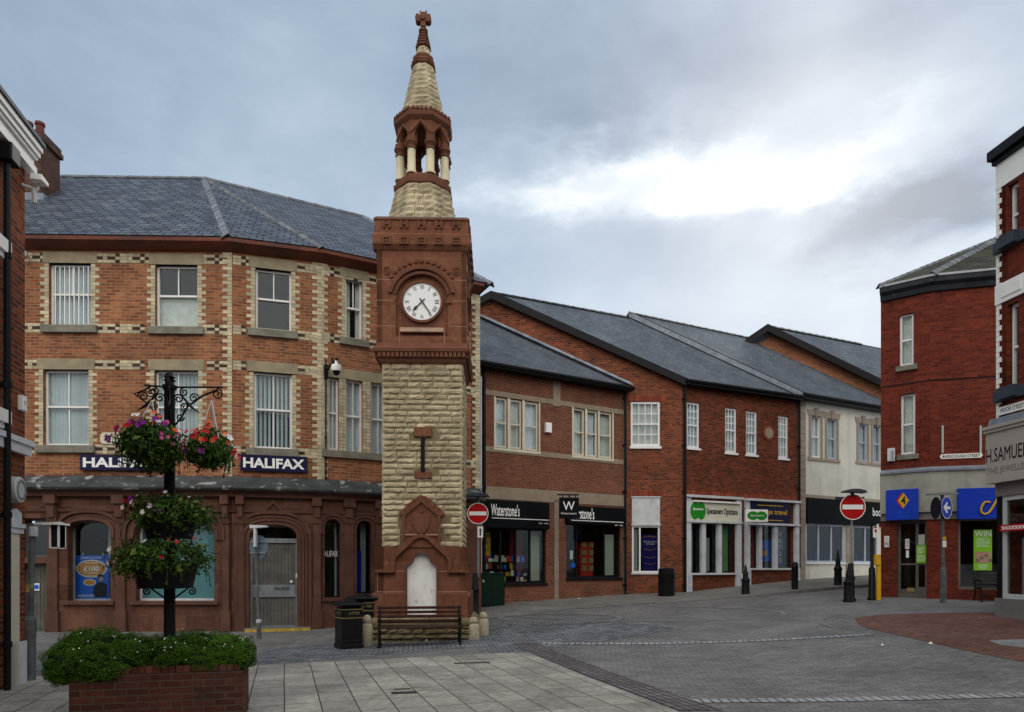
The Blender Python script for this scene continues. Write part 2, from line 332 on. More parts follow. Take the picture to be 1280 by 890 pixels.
def lab(o, l): o['label'] = l; return o
def dup(root, frame, label=None, group=None):
    def cp(o, par, base):
        c = o.copy(); C.objects.link(c)
        if par: c.parent = par; WM[c.name] = frame @ WM[root.name].inverted() @ WM[o.name]
        for ch in [x for x in C.objects if x.parent == o]: cp(ch, c, base)
        return c
    r = cp(root, None, None); r.matrix_basis = frame; WM[r.name] = frame.copy()
    if label: r['label'] = label
    if group: r['group'] = group
    return r
# ---------------------------------------------------------------- terrain
def P2(px, D): return Vector(((px-CX)/F*D, D))
ctl = [(-8,3,0),(0,3,0),(8,3,.05),(-9,9,0),(-3,9,0),(3,9,0),(6.5,9,.12),(-3,12.5,0),(3,12.5,.04),(-16,12,0),(-13.3,17.8,0),(-7.5,17.9,0),(-5.3,18.5,.02),(-2.1,15.6,.02),
       (-2.1,17.6,.12),(-1.165,22.5,.43),(4.43,25.7,.68),(6.6,25.7,.73),(12.1,28.15,1.08),(17,30.6,1.3),(12.6,20,.78),(11.65,20.8,.8),(14.4,19.7,.74),(10.6,14.5,.64),(8.2,10.6,.30),
       (-1.0,19,.30),(10.2,20,.70),(-1.07,20.7,.32),(0,60,2),(40,60,3),(-40,60,1),(-40,0,0),(40,0,.6),(0,-30,0),(-40,-30,0),(40,-30,.2),(-40,25,.4),(45,25,1.4),(1,14.5,.08),(5,17,.30)]
cp_ = np.array(ctl); k_ = len(ctl)
def phi(d2): return np.sqrt(d2+2.0)
A_ = np.zeros((k_+3, k_+3)); d2_ = ((cp_[:, None, :2]-cp_[None, :, :2])**2).sum(2)
A_[:k_, :k_] = phi(d2_)-np.eye(k_)*.02; A_[:k_, k_] = 1; A_[:k_, k_+1:] = cp_[:, :2]; A_[k_:, :k_] = A_[:k_, k_:].T
w_ = np.linalg.solve(A_, np.concatenate([cp_[:, 2], np.zeros(3)]))
def gz(x, y):
    if abs(x) > 45 or abs(y) > 60:
        s = max(abs(x)/45, abs(y)/60); x /= s; y /= s
    return float(phi((cp_[:, 0]-x)**2+(cp_[:, 1]-y)**2) @ w_[:k_]+w_[k_]+w_[k_+1]*x+w_[k_+2]*y)
def G(px, py):              # where a line of sight meets the ground
    k, m = (px-CX)/F, (HZ-py)/F
    t = 2.0; st = .25
    while t < 80 and EYE+m*t > gz(k*t, t): t += st
    lo, hi = t-st, t
    for _ in range(20):
        mid = (lo+hi)/2
        if EYE+m*mid > gz(k*mid, mid): lo = mid
        else: hi = mid
    return Vector((k*lo, lo, gz(k*lo, lo)))
def at(p, rz=0.0, z=None): return Matrix.Translation((p[0], p[1], p[2] if z is None else z)) @ Matrix.Rotation(rz, 4, 'Z')
def g3(x, y): return Vector((x, y, gz(x, y)))
# ---------------------------------------------------------------- wall frames
class Wall:
    def __init__(s, A, B, off=0.0):
        A = Vector(A[:2]); B = Vector(B[:2]); s.d = (B-A).normalized(); s.n = Vector((-s.d.y, s.d.x))
        s.A = A-s.n*off; s.B = B-s.n*off; s.L = (B-A).length
        s.M = Matrix(((s.d.x, s.n.x, 0, s.A.x), (s.d.y, s.n.y, 0, s.A.y), (0, 0, 1, 0), (0, 0, 0, 1)))
    def hit(s, px):
        k = (px-CX)/F  # (k t, t) = A + d u
        det = k*(-s.d.y)+s.d.x
        t = (s.A.x*(-s.d.y)+s.d.x*s.A.y)/det
        u = (Vector((k*t, t))-s.A).dot(s.d); return u, t
    def u(s, px): return s.hit(px)[0]
    def z(s, px, py): return EYE+(HZ-py)/F*s.hit(px)[1]
    def p(s, px, py): return (s.u(px), s.z(px, py))
    def rect(s, x0, y0, x1, y1):
        xm = (x0+x1)/2; return s.u(x0), s.u(x1), s.z(xm, y1), s.z(xm, y0)
    def w(s, u, w, z): return s.M @ Vector((u, w, z))
    def off(s, o): return Wall(s.A, s.B, o)
def panel(outer, holes, w0, w1, name, mat, parent, frame):
    bm = bmesh.new(); es = []
    for lp in [outer]+holes:
        vs = [bm.verts.new((p[0], w0, p[1])) for p in lp]
        es += [bm.edges.new((vs[i], vs[(i+1) % len(vs)])) for i in range(len(vs))]
    bmesh.ops.triangle_fill(bm, use_beauty=True, use_dissolve=False, edges=es)
    g = bmesh.ops.extrude_face_region(bm, geom=bm.faces[:])
    for v in [x for x in g['geom'] if isinstance(x, bmesh.types.BMVert)]: v.co.y = w1
    bmesh.ops.recalc_face_normals(bm, faces=bm.faces)
    me = bpy.data.meshes.new(name); bm.to_mesh(me); bm.free(); me.materials.append(M[mat])
    o = bpy.data.objects.new(name, me); C.objects.link(o); o.matrix_basis = frame; WM[o.name] = frame.copy()
    if parent: o.parent = parent; o.matrix_parent_inverse = WM[parent.name].inverted()
    return o
def rc(u0, u1, z0, z1): return [(u0, z0), (u1, z0), (u1, z1), (u0, z1)]
def arc_top(u0, u1, z0, zs, zt, n=10, p=2.0):      # opening with an arched head springing at zs, crown zt
    c = (u0+u1)/2; a = (u1-u0)/2; pts = [(u0, z0), (u1, z0), (u1, zs)]
    for i in range(1, n):
        t = PI*i/n; pts.append((c+a*math.copysign(abs(math.cos(t))**(2/p), math.cos(t)), zs+(zt-zs)*abs(math.sin(t))**(2/p)))
    pts.append((u0, zs)); return pts
def arc_line(u0, u1, zs, zt, n=14, p=2.0, dn=None):
    c = (u0+u1)/2; a = (u1-u0)/2; pts = [(c-a*math.copysign(abs(math.cos(PI*i/n))**(2/p), math.cos(PI*i/n)), zs+(zt-zs)*abs(math.sin(PI*i/n))**(2/p)) for i in range(n+1)]
    if dn is not None: pts = [(u0, dn)]+pts+[(u1, dn)]
    return pts
_fc = {}
def text(s, uc, zc, w, h, w0, shear=0, bold=0, ex=.006):
    """letters fitted to a w x h box centred on (uc,zc), standing w0 off the frame's plane"""
    cu = bpy.data.curves.new('lettering', 'FONT'); cu.body = s; cu.align_x = 'CENTER'; cu.extrude = 0; cu.offset = bold; cu.shear = shear; cu.resolution_u = 3; cu.space_line = .9
    o = bpy.data.objects.new('lettering_curve', cu); C.objects.link(o)
    me = bpy.data.meshes.new_from_object(o.evaluated_get(bpy.context.evaluated_depsgraph_get()))
    vs = [v.co.copy() for v in me.vertices]; fs = [tuple(p.vertices) for p in me.polygons]
    bpy.data.objects.remove(o); bpy.data.curves.remove(cu); bpy.data.meshes.remove(me)
    x0, x1 = min(v.x for v in vs), max(v.x for v in vs); y0, y1 = min(v.y for v in vs), max(v.y for v in vs)
    q = MB(); q.add([(uc+((v.x-x0)/(x1-x0)-.5)*w, w0, zc+((v.y-y0)/(y1-y0)-.5)*h) for v in vs], fs); return q
def scroll(u, z, r, turns=1.6, a0=0.0, d=1, n=26, w=0.0):
    return [(u+r*(1-.8*i/n)*math.cos(a0+d*turns*2*PI*i/n), w, z+r*(1-.8*i/n)*math.sin(a0+d*turns*2*PI*i/n)) for i in range(n+1)]
def sheet(name, polys, off, mat, rot=0.0, org=(0, 0), cell=.35, kind='structure', zf=None):
    """surface laid on the ground: convex polygons cut from a grid that follows the terrain"""
    fr = Matrix.Translation((org[0], org[1], 0)) @ Matrix.Rotation(rot, 4, 'Z'); inv = fr.inverted(); allb = bmesh.new(); zf = zf or (lambda x, y: gz(x, y)+off)
    for poly in polys:
        q = [inv @ Vector((p[0], p[1], 0)) for p in poly]
        if sum(q[i].x*q[(i+1) % len(q)].y-q[(i+1) % len(q)].x*q[i].y for i in range(len(q))) < 0: q = q[::-1]
        x0, x1, y0, y1 = min(p.x for p in q), max(p.x for p in q), min(p.y for p in q), max(p.y for p in q)
        nx, ny = max(1, int((x1-x0)/cell)), max(1, int((y1-y0)/cell)); bm = bmesh.new()
        g = [[bm.verts.new((x0+(x1-x0)*i/nx, y0+(y1-y0)*j/ny, 0)) for j in range(ny+1)] for i in range(nx+1)]
        for i in range(nx):
            for j in range(ny): bm.faces.new((g[i][j], g[i+1][j], g[i+1][j+1], g[i][j+1]))
        for i in range(len(q)):
            e = q[(i+1) % len(q)]-q[i]
            if e.length < 1e-5: continue
            bmesh.ops.bisect_plane(bm, geom=bm.verts[:]+bm.edges[:]+bm.faces[:], plane_co=q[i], plane_no=Vector((e.y, -e.x, 0)).normalized(), clear_outer=True)
        tmp = bpy.data.meshes.new('t'); bm.to_mesh(tmp); bm.free(); allb.from_mesh(tmp); bpy.data.meshes.remove(tmp)
    for v in allb.verts:
        w = fr @ v.co; v.co.z = zf(w.x, w.y)
    for f in allb.faces:
        if f.normal.z < 0: f.normal_flip()
    me = bpy.data.meshes.new(name); allb.to_mesh(me); allb.free(); me.materials.append(M[mat])
    me.polygons.foreach_set('use_smooth', [True]*len(me.polygons))
    o = bpy.data.objects.new(name, me); C.objects.link(o); o.matrix_basis = fr; WM[o.name] = fr
    o['kind'] = kind; return o
def quadplane(pts, mat, name, parent, th=.06, eave=None):
    """flat roof plane through 3D points, own frame: x along the eave (pts[0]->pts[1]), y up the slope"""
    a, b, c = [Vector(p) for p in pts[:3]]; x = (b-a).normalized(); n = x.cross(c-a).normalized()
    if n.z < 0: n = -n
    y = n.cross(x).normalized(); fr = Matrix(((x.x, y.x, n.x, a.x), (x.y, y.y, n.y, a.y), (x.z, y.z, n.z, a.z), (0, 0, 0, 1)))
    inv = fr.inverted(); q = [inv @ Vector(p) for p in pts]
    return MB().slab([(p.x, p.y) for p in q], -th, 0).build(name, mat, parent, fr)
# ================================================================ ground
M['road'] = brick('grey_block_paving', (.20, .197, .197), (.15, .149, .152), (.075, .075, .077), w=.2, h=.1, ms=.006, roof=True, bst=.3, dirt=.35, dcol=(.075, .075, .077), dscale=.5, rough=.9, dthr=(.45, .8))
M['flags'] = brick('concrete_flagstones', (.37, .35, .315), (.26, .248, .225), (.05, .05, .048), w=.64, h=.43, ms=.009, roof=True, off=.0, bst=.5, dirt=.7, dcol=(.10, .098, .09), dscale=1.3, rough=.9, wob=.012, dthr=(.45, .75))
M['setts'] = brick('blue_granite_setts', (.23, .245, .265), (.12, .132, .15), (.045, .047, .052), w=.2, h=.12, ms=.014, roof=True, bst=1.0, dirt=.4, dcol=(.05, .05, .055), dscale=.9, rough=.85, wob=.03, dist=.03)
M['pavement'] = brick('asphalt_pavement', (.19, .183, .172), (.155, .15, .14), (.10, .10, .10), w=.6, h=.6, ms=.004, roof=True, bst=.2, dirt=.4, dcol=(.07, .07, .07), dscale=.7, rough=.95)
M['redpaver'] = brick('red_brick_paving', (.175, .088, .07), (.12, .062, .052), (.06, .045, .04), w=.2, h=.1, ms=.006, roof=True, bst=.4, dirt=.5, dcol=(.09, .075, .07), dscale=.6, rough=.9)
M['strip'] = brick('pale_granite_strip', (.33, .345, .36), (.24, .25, .265), (.06, .06, .06), w=.12, h=.30, ms=.013, roof=True, off=0, bst=.6, dirt=.2, rough=.9)
M['ringstrip'] = pm('pale_inlay', (.20, .205, .21), .9, .25, 3, bmp=.2)
M['darkstrip'] = brick('purple_engineering_brick', (.15, .135, .14), (.105, .094, .10), (.028, .026, .028), w=.22, h=.11, ms=.012, roof=True, off=.0, bst=.7, dirt=.2, rough=.85)
M['kerb'] = pm('granite_kerb', (.17, .17, .17), .85, .2, 5)
M['iron'] = pm('cast_iron_cover', (.035, .035, .037), .6, .3, 12)
bm_ = MB(); xs = list(np.concatenate([np.linspace(-400, -46, 6), np.arange(-40, 40.1, .6), np.linspace(46, 400, 6)])); ys = list(np.concatenate([np.linspace(-300, -22, 5), np.arange(-20, 50.1, .6), np.linspace(58, 600, 6)]))
nx_, ny_ = len(xs), len(ys); X_, Y_ = np.meshgrid(xs, ys, indexing='ij')
Xc = X_.copy(); Yc = Y_.copy(); s_ = np.maximum(1, np.maximum(abs(X_)/45, abs(Y_)/60)); Xc /= s_; Yc /= s_
Z_ = np.tensordot(phi((Xc[..., None]-cp_[:, 0])**2+(Yc[..., None]-cp_[:, 1])**2), w_[:k_], 1)+w_[k_]+w_[k_+1]*Xc+w_[k_+2]*Yc
bm_.v = [(float(X_[i, j]), float(Y_[i, j]), float(Z_[i, j])) for i in range(nx_) for j in range(ny_)]
bm_.f = [(i*ny_+j, (i+1)*ny_+j, (i+1)*ny_+j+1, i*ny_+j+1) for i in range(nx_-1) for j in range(ny_-1)]
fr_ = Matrix.Rotation(R(-8), 4, 'Z'); bm_.xf(fr_.inverted())
grd = bm_.build('ground', 'road', None, fr_, smooth=True); grd['kind'] = 'structure'
def Gp(l): return [G(*p) for p in l]
fa = math.atan2(1, -.343)   # flags' long lines run away from the camera a little to the left
flag = sheet('flagstones', [Gp([(340, 831), (605, 817.5), (660, 816), (845, 889)])+[Vector((2.2, 5.5, 0)), Vector((1.8, 1, 0)), Vector((-9.0, 1, 0)), Vector((-9.0, 9.9, 0))]], .005, 'flags', rot=fa, org=(-1.0, 8.2))
sheet('granite_setts', [Gp([(20, 853), (340, 829.5), (605, 816.5), (592, 790), (420, 803), (0, 838)]), Gp([(605, 816.5), (668, 814), (855, 786), (775, 777), (640, 780), (592, 790)])], .004, 'setts', rot=R(8))
sheet('brick_border', [Gp([(640, 805), (672, 804), (905, 889), (850, 889)])], .009, 'darkstrip', rot=math.atan2((G(850, 889)-G(640, 805)).y, (G(850, 889)-G(640, 805)).x), org=tuple(G(850, 889)[:2]))
a_, b_ = G(676, 805.5), G(1095, 794); sheet('paving_strip', [[a_, b_, b_+Vector((0, .22, 0)), a_+Vector((0, .22, 0))]], .008, 'strip', rot=math.atan2(b_.y-a_.y, b_.x-a_.x), org=tuple(a_[:2]))
a_, b_ = G(868, 879), G(1300, 871); sheet('paving_strip', [[a_, b_, b_+Vector((0, .24, 0)), a_+Vector((0, .24, 0))]], .008, 'strip', rot=math.atan2(b_.y-a_.y, b_.x-a_.x), org=tuple(a_[:2]))
# oval inlay set in the road
def oval(cx, cy, rx, ry, n=40): return Gp([(cx+rx*math.cos(2*PI*i/n), cy+ry*math.sin(2*PI*i/n)) for i in range(n)])
def ringsheet(cx, cy, rx, ry, t, name='oval_inlay', mat='ringstrip', a0=0, a1=1):
    n = 48; o = [G(cx+rx*math.cos(2*PI*i/n), cy+ry*math.sin(2*PI*i/n)) for i in range(n+1)]; c = sum(o[:-1], Vector())/n
    i_ = [p+(c-p).normalized()*t for p in o]
    q = MB()
    for i in range(int(n*a0), int(n*a1)): 
        vs = [o[i], o[i+1], i_[i+1], i_[i]]; q.add([(v.x, v.y, gz(v.x, v.y)+.010) for v in vs], [(0, 1, 2, 3)])
    b = q.build(name, mat); b['kind'] = 'structure'
ringsheet(812, 767.5, 172, 9.5, .13); ringsheet(700, 773, 78, 5.5, .12)
for r_ in (22, 29, 36): ringsheet(1082, 778, r_*1.6, r_*.28, .05, 'curved_kerb_line', 'kerb', .32, .70)
sheet('brick_paving', [Gp([(1068, 773), (1100, 768.5), (1251, 766), (1283, 772), (1300, 836), (1200, 812), (1105, 794), (1073, 781)])+[]], .006, 'redpaver', rot=R(35))
sheet('brick_paving_patch', [Gp([(1235, 801), (1300, 799), (1300, 812), (1250, 807)])], .011, 'ringstrip', rot=0)
# pavement before the shops, rising to a kerb up the street
W0, W1 = P2(597, 22.5), P2(783, 25.7); B0 = P2(853, 25.7); B1 = P2(997, 28.15); C0 = P2(997.6, 28.2); C1 = P2(1112, 30.9)
kl = [G(560, 783), G(640, 770), G(720, 761), G(800, 755), G(880, 750.5), G(945, 746), G(1010, 740), G(1075, 734.5), G(1120, 731)]
wl = [Vector((-1.8, 22.3, 0)), W0, (W0+W1)/2, W1, B0, (B0+B1)/2, B1, P2(1050, 29.4), C1]
kh = [.006, .006, .008, .012, .03, .08, .11, .11, .11]
pv = MB(); n_ = 24
def lerp_l(l, t):
    s = t*(len(l)-1); i = min(int(s), len(l)-2); f = s-i; return l[i]*(1-f)+l[i+1]*f
kl2 = [Vector((p.x, p.y)) for p in kl]; wl2 = [Vector((p[0], p[1])) for p in wl]
def lf(l, t):
    s = t*(len(l)-1); i = min(int(s), len(l)-2); f = s-i; return l[i]*(1-f)+l[i+1]*f
rows = 8; n_ = 40
for i in range(n_+1):
    a, b, h = lf(kl2, i/n_), lf(wl2, i/n_), lf(kh, i/n_)
    for j in range(rows+1):
        p = a+(b-a)*(j/rows); pv.v.append((p.x, p.y, gz(p.x, p.y)+h))
for i in range(n_):
    for j in range(rows): k = i*(rows+1)+j; pv.f.append((k, k+rows+1, k+rows+2, k+1))
o = pv.build('pavement', 'pavement', smooth=True); o['kind'] = 'structure'
kb = MB()
for i in range(16, n_):
    a, b, h0, h1 = lf(kl2, i/n_), lf(kl2, (i+1)/n_), lf(kh, i/n_), lf(kh, (i+1)/n_); d = (b-a).normalized(); nrm = Vector((d.y, -d.x))*.12
    q = [(a+nrm, h0), (b+nrm, h1), (b, h1), (a, h0)]
    kb.add([(p.x, p.y, gz(p.x, p.y)-.1) for p, h in q]+[(p.x, p.y, gz(p.x, p.y)+h+.006) for p, h in q], [(0, 3, 2, 1), (4, 5, 6, 7), (0, 1, 5, 4), (1, 2, 6, 5), (2, 3, 7, 6), (3, 0, 4, 7)])
o = kb.build('kerb', 'kerb'); o['kind'] = 'structure'
sheet('side_pavement', [Gp([(1093, 757), (1250, 757), (1253, 748)])+[P2(1250, 19.9), P2(1163, 20.1), P2(1100, 20.9)]], .012, 'pavement')
for (px, py, w, d) in ((505, 866.5, .17, .07), (590, 829, .32, .05), (503, 862, .11, .03)):
    p = G(px, py); tag(MB().box(-w, w, -d, d, 0, .006).build('drain_cover', 'iron', None, at(p, R(12), p.z+.007)), {505: 'long dark iron drain cover in the flagstones below the bench', 590: 'wide dark drain slot near the far edge of the flagstones', 503: 'short dark slot just above the long drain cover in the flagstones'}[px], 'drain cover')
for k, (px, py, lb) in enumerate(((533, 802, 'white scrap of litter on the setts before the tower bench'), (1103, 808, 'white crumpled litter on the grey paving near the pale strip'), (1164, 806, 'small dark and white litter beside the red brick paving'), (298, 799, 'white scrap of litter by the bank door step'), (724, 749, 'white litter flattened on the bookshop pavement'))):
    p = G(px, py); q = MB(); rr = [.03*random.uniform(.6, 1.2) for _ in range(7)]
    q.add([(0, 0, .05)]+[(1.3*rr[i]*math.cos(i*.9), rr[i]*math.sin(i*.9), .004+.02*(i % 2)) for i in range(7)], [(0, i+1, (i+1) % 7+1) for i in range(7)])
    tag(q.build('paper_scrap', 'signwhite', None, at(p, 0, p.z+.008)), lb, 'paper scrap')

# ================================================================ windows
def window(W, par, r, recess=.10, top=(2, 1), bot=(2, 1), meet=.5, fr=.055, mat='white', blind='slats', bmat='blind', sash=True, label=None, back=True, glass='glass', gap=.16):
    u0, u1, z0, z1 = r; m = W.M; q = MB(); y = recess; d = .07
    q.box(u0, u0+fr, y, y+d, z0, z1).box(u1-fr, u1, y, y+d, z0, z1).box(u0+fr, u1-fr, y, y+d, z1-fr, z1).box(u0+fr, u1-fr, y, y+d, z0, z0+fr*1.3)
    zm = z0+(z1-z0)*meet
    if sash: q.box(u0+fr, u1-fr, y-.012, y+d, zm-.025, zm+.025)
    def bars(n, mrows, za, zb, yy):
        for i in range(1, n): c = u0+fr+(u1-u0-2*fr)*i/n; q.box(c-.014, c+.014, yy, yy+.035, za, zb)
        for j in range(1, mrows): c = za+(zb-za)*j/mrows; q.box(u0+fr, u1-fr, yy+.002, yy+.033, c-.014, c+.014)
    bars(top[0], top[1], zm+.025, z1-fr, y+.01); bars(bot[0], bot[1], z0+fr*1.3, zm-.025 if sash else z1-fr, y+.03)
    f = q.build('window', mat, par, m)
    if label: f['label'] = label
    MB().box(u0+fr*.5, u1-fr*.5, y+.045, y+.049, z0+fr*.5, z1-fr*.5).build('pane', glass, f, m)
    by = y+gap; w = u1-u0
    if blind == 'slats':
        b = MB(); n = max(3, int(w/.10)); ang = random.choice((40, 48, 56))
        for i in range(n):
            c = u0+(i+.5)*w/n; a = R(random.uniform(-4, 5)+ang); dx, dy = math.cos(a)*.045, math.sin(a)*.045; zb = z0+.05+random.uniform(0, .02)
            b.add([(c-dx, by-dy, zb), (c+dx, by+dy, zb), (c+dx, by+dy, z1-.02), (c-dx, by-dy, z1-.02)], [(0, 1, 2, 3)])
        b.build('blind', bmat, f, m)
    elif blind in ('curtain', 'half'):
        b = MB(); n = max(8, int(w/.03)); zt = z1-.02; zb = z0+.02; rng = [(0, 1)] if blind == 'curtain' else [(0, .36), (.66, 1)]
        for f0, f1 in rng:
            vs = []; k = max(4, int(n*(f1-f0)))
            for i in range(k+1): uu = u0+w*(f0+(f1-f0)*i/k); yy = by+.022*math.sin(i*1.25)+random.uniform(-.006, .006); vs += [(uu, yy, zb), (uu, yy, zt)]
            b.add(vs, [(2*i, 2*i+2, 2*i+3, 2*i+1) for i in range(k)])
        b.build('curtain', bmat, f, m)
    elif blind == 'board': MB().box(u0+.02, u1-.02, by, by+.02, z0, z0+(z1-z0)*.97).build('backing_board', bmat, f, m)
    elif blind == 'lower': MB().box(u0+.02, u1-.02, by, by+.02, z0, z0+(z1-z0)*.5).build('backing_board', bmat, f, m)
    if back: MB().box(u0-.1, u1+.1, y+.75, y+.77, z0-.1, z1+.1).build('room_backing', 'dimroom', f, m)
    return f
def interior(W, par, u0, u1, z0, z1, w=1.0):
    return MB().box(u0, u1, w, w+.05, z0, z1).build('interior_wall', 'dark', par, W.M)
def sill(W, par, u0, u1, z0, z1, pr=.07, mat='sill', name='sill'): return MB().prism([(u0, z0), (u1, z0), (u1, z1), (u0, z1)], -pr, .1).build(name, mat, par, W.M, bevel=.008)
def pipe(W, par, px, z0, z1, r=.05, w=-.09, mat='black', name='drainpipe', u=None):
    u = W.u(px) if u is None else u; q = MB().tube([(u, w, z0), (u, w, z1)], r, 10)
    z = z0+.6
    while z < z1: q.lathe([(r*1.3, z), (r*1.3, z+.08)], (u, w), 10); q.box(u-r*1.7, u+r*1.7, w+.02, 0, z+.02, z+.06); z += 1.8
    return q.build(name, mat, par, W.M)

# ================================================================ bank building (left, three brick storeys over a sandstone arcade)
H0, H1, H2, H3 = P2(8, 17.75), P2(290, 17.9), P2(402, 18.52), P2(600, 20.7)
bank = thing('bank_building', 'orange brick corner bank with cream checker brickwork and sandstone ground floor beside the clock tower', 'building', at(H1, 0, 0))
FA, FB, FC = Wall(H0, H1), Wall(H1, H2), Wall(H2, H3)
ZE = 10.22; ZC = EYE+(HZ-606)/F*17.9    # eaves, ground-floor cornice
zc0, zc1 = ZC-.32, ZC+.22
def wins(Wl, l): return [Wl.rect(*r) for r in l]
LA = [((61, 329, 114, 407), 'grille'), ((194, 331, 247, 409), 'lower'), ((54, 462, 111, 557), 'slats'), ((193, 463, 248, 557), 'slats')]
LB = [((319, 337, 364, 413), None), ((317, 466, 365, 561), 'slats')]
LC = [((432, 348, 453, 424), 'half'), ((410.5, 472, 423.5, 563), 'curtain'), ((432, 475, 453, 568), 'curtain'), ((464, 479, 484, 572), 'curtain')]
def bands(Wl, pa, pb, zc, rows=3, skip=(), h=.075):
    cr, dk = MB(), MB(); ua, ub = pa, pb; w = .21; 
    for r in range(rows):
        u = ua; k = 0
        while u < ub-.02:
            e = min(u+(w if (k % 2 == 0) else .12), ub); z = zc+(r-rows/2)*h*1.12
            mid = (u+e)/2
            if not any(s0 < mid < s1 for s0, s1 in skip):
                if rows == 1 or r != 1: ((cr if k % 2 == 0 else (dk if (k//2+r) % 2 == 0 else cr))).box(u+.004, e-.004, -.006, .03, z, z+h)
                else: (cr if k % 2 else (dk if (k//2) % 3 else cr)).box(u+.004, e-.004, -.006, .03, z, z+h)
            u = e; k += 1
    return cr, dk
def teeth(q, ue, side, z0, z1, a=.10, b=.21, p=.098, w=-.007):
    z = z0; k = 0
    while z < z1-.03:
        l = b if k % 2 else a; x0, x1 = (ue, ue+l) if side > 0 else (ue-l, ue); q.box(x0, x1, w, .03, z+.004, min(z+p-.006, z1)); z += p; k += 1
for Wl, L, nm in ((FA, LA, 'A'), (FB, LB, 'B'), (FC, LC, 'C')):
    holes = [Wl.rect(*r) for r, _ in L]
    u0 = 0 if nm == 'A' else 0; u1 = Wl.L
    panel(rc(0, Wl.L, ZC-.1, ZE), [rc(h[0], h[1], h[2], h[3]) for h in holes], 0, .32, 'wall', 'hbrick', bank, Wl.M)
    cr, dk = MB(), MB()
    for i, ((r, bl), h) in enumerate(zip(L, holes)):
        top_floor = r[1] < 440
        f = window(Wl, bank, h, recess=.11, blind=bl if bl != 'grille' else 'slats', bmat={'lower': 'net', 'half': 'net'}.get(bl, 'blind'), top=(2, 1), bot=(2, 1) if not top_floor else (1, 1), meet=.52, gap=.12)
        if bl == 'grille':
            g = MB(); n = 9
            for k in range(1, n): c = h[0]+(h[1]-h[0])*k/n; g.box(c-.012, c+.012, .07, .09, h[2]+.05, h[3]-.05)
            g.build('security_grille', 'white', f, Wl.M); f['label'] = 'window behind white vertical bars'
    mids = lambda p, q: (min(p, q), max(p, q))
    skipT = []; skipM = []
    triple = nm == 'C'
    groups = [[0], [1, 2, 3]] if triple else [[i] for i in range(len(L))]
    for g in groups:
        hh = [holes[i] for i in g]; ua, ub, za, zb = hh[0][0], hh[-1][1], hh[0][2], hh[0][3]; topf = L[g[0]][0][1] < 440
        e = .16
        MB().box(ua-e, ub+e, -.02, .14, zb+.0, zb+.29).build('lintel', 'dressed', bank, Wl.M, bevel=.006)
        sill(Wl, bank, ua-e-.02, ub+e+.02, za-.20, za, .09)
        for (x, sd) in ((ua, -1), (ub, 1)):
            teeth(cr, x, sd, za, zb, a=.11, b=.22)
        if triple and len(g) == 3:
            for a, b in ((0, 1), (1, 2)): 
                z = za
                while z < zb-.05:
                    uu = hh[a][1]
                    while uu < hh[b][0]-.02: cr.box(uu+.004, min(uu+.12, hh[b][0])-.004, -.012, .08, z+.004, z+.09); uu += .12
                    z += .098
        (skipT if topf else skipM).append((ua-e-.02, ub+e+.02))
    zt = [h for (r, _), h in zip(L, holes) if r[1] < 440][0]; zm_ = [h for (r, _), h in zip(L, holes) if r[1] >= 440][0]
    for zc, sk in ((ZE-.20, []), (zt[2]-.06, skipT), (zm_[3]+.14, skipM), (zm_[2]-.08, skipM)):
        a, b = bands(Wl, .02, Wl.L-.02, zc, 3, sk); cr.add(a.v, a.f); dk.add(b.v, b.f)
    for x, sd in ((0, 1), (Wl.L, -1)):
        if (nm == 'A' and sd == 1): continue
        if nm == 'B' and sd == 1: continue
        if nm == 'C' and sd == -1: teeth(cr, x, sd, ZC+.2, ZE-.02, a=.16, b=.26, w=-.012); continue
        teeth(cr, x, sd, ZC+.2, ZE-.02, a=.12 if nm != 'C' else .07, b=.25 if nm != 'C' else .17, w=-.012)
    cr.build('cream_brickwork', 'cream_brick', bank, Wl.M); dk.build('dark_brickwork', 'dark_brick', bank, Wl.M)
    interior(Wl, bank, 0, Wl.L, 0, ZE, 1.1)
# gutter and roof
def mitre(Ws, off):
    pts = []; ls = [(w.A-w.n*off, w.d) for w in Ws]; pts.append(ls[0][0])
    for (a, d), (b, e) in zip(ls, ls[1:]):
        det = d.x*(-e.y)+e.x*d.y; t = ((b.x-a.x)*(-e.y)+e.x*(b.y-a.y))/det; pts.append(a+d*t)
    pts.append(ls[-1][0]+ls[-1][1]*Ws[-1].L); return pts
def ribbon(Ws, prof, name, mat, par, o0=None):      # profile (off,z) swept along the fronts
    lines = [mitre(Ws, o) for o, z in prof]; n = len(lines[0]); q = MB()
    for i, (o, z) in enumerate(prof): q.v += [(p.x, p.y, z) for p in lines[i]]
    k = len(prof); q.f = [(i*n+j, i*n+j+1, ((i+1) % k)*n+j+1, ((i+1) % k)*n+j) for i in range(k) for j in range(n-1)]+[tuple(i*n for i in range(k)), tuple(i*n+n-1 for i in range(k))]
    fr = at(H1, 0, 0) if par is bank else Matrix.Identity(4)
    q.xf(fr.inverted()); return q.build(name, mat, par, fr)
HW = [FA, FB, FC]
ribbon(HW, [(-.02, ZE-.03), (.14, ZE+.03), (.28, ZE+.10), (.34, ZE+.13), (.34, ZE+.24), (.30, ZE+.26), (-.02, ZE+.14)], 'gutter', 'gutter_red', bank)
ev = mitre(HW, .36); ez = ZE+.25
AP = Vector((*P2(256, 22.7), EYE+(HZ-223)/F*22.7)); E = [Vector((p.x, p.y, ez)) for p in ev]
dl = (E[0]-E[1]).normalized(); RL = AP+dl*((AP-E[0]).dot(-dl)+2.0); RL.z = AP.z
E0 = E[0]+dl*2
dr = (E[3]-E[2]).normalized(); RR = AP+dr*5.45
quadplane([E0, E[1], AP, RL], 'slate_old', 'roof', bank); quadplane([E[1], E[2], AP], 'slate_old', 'roof', bank)
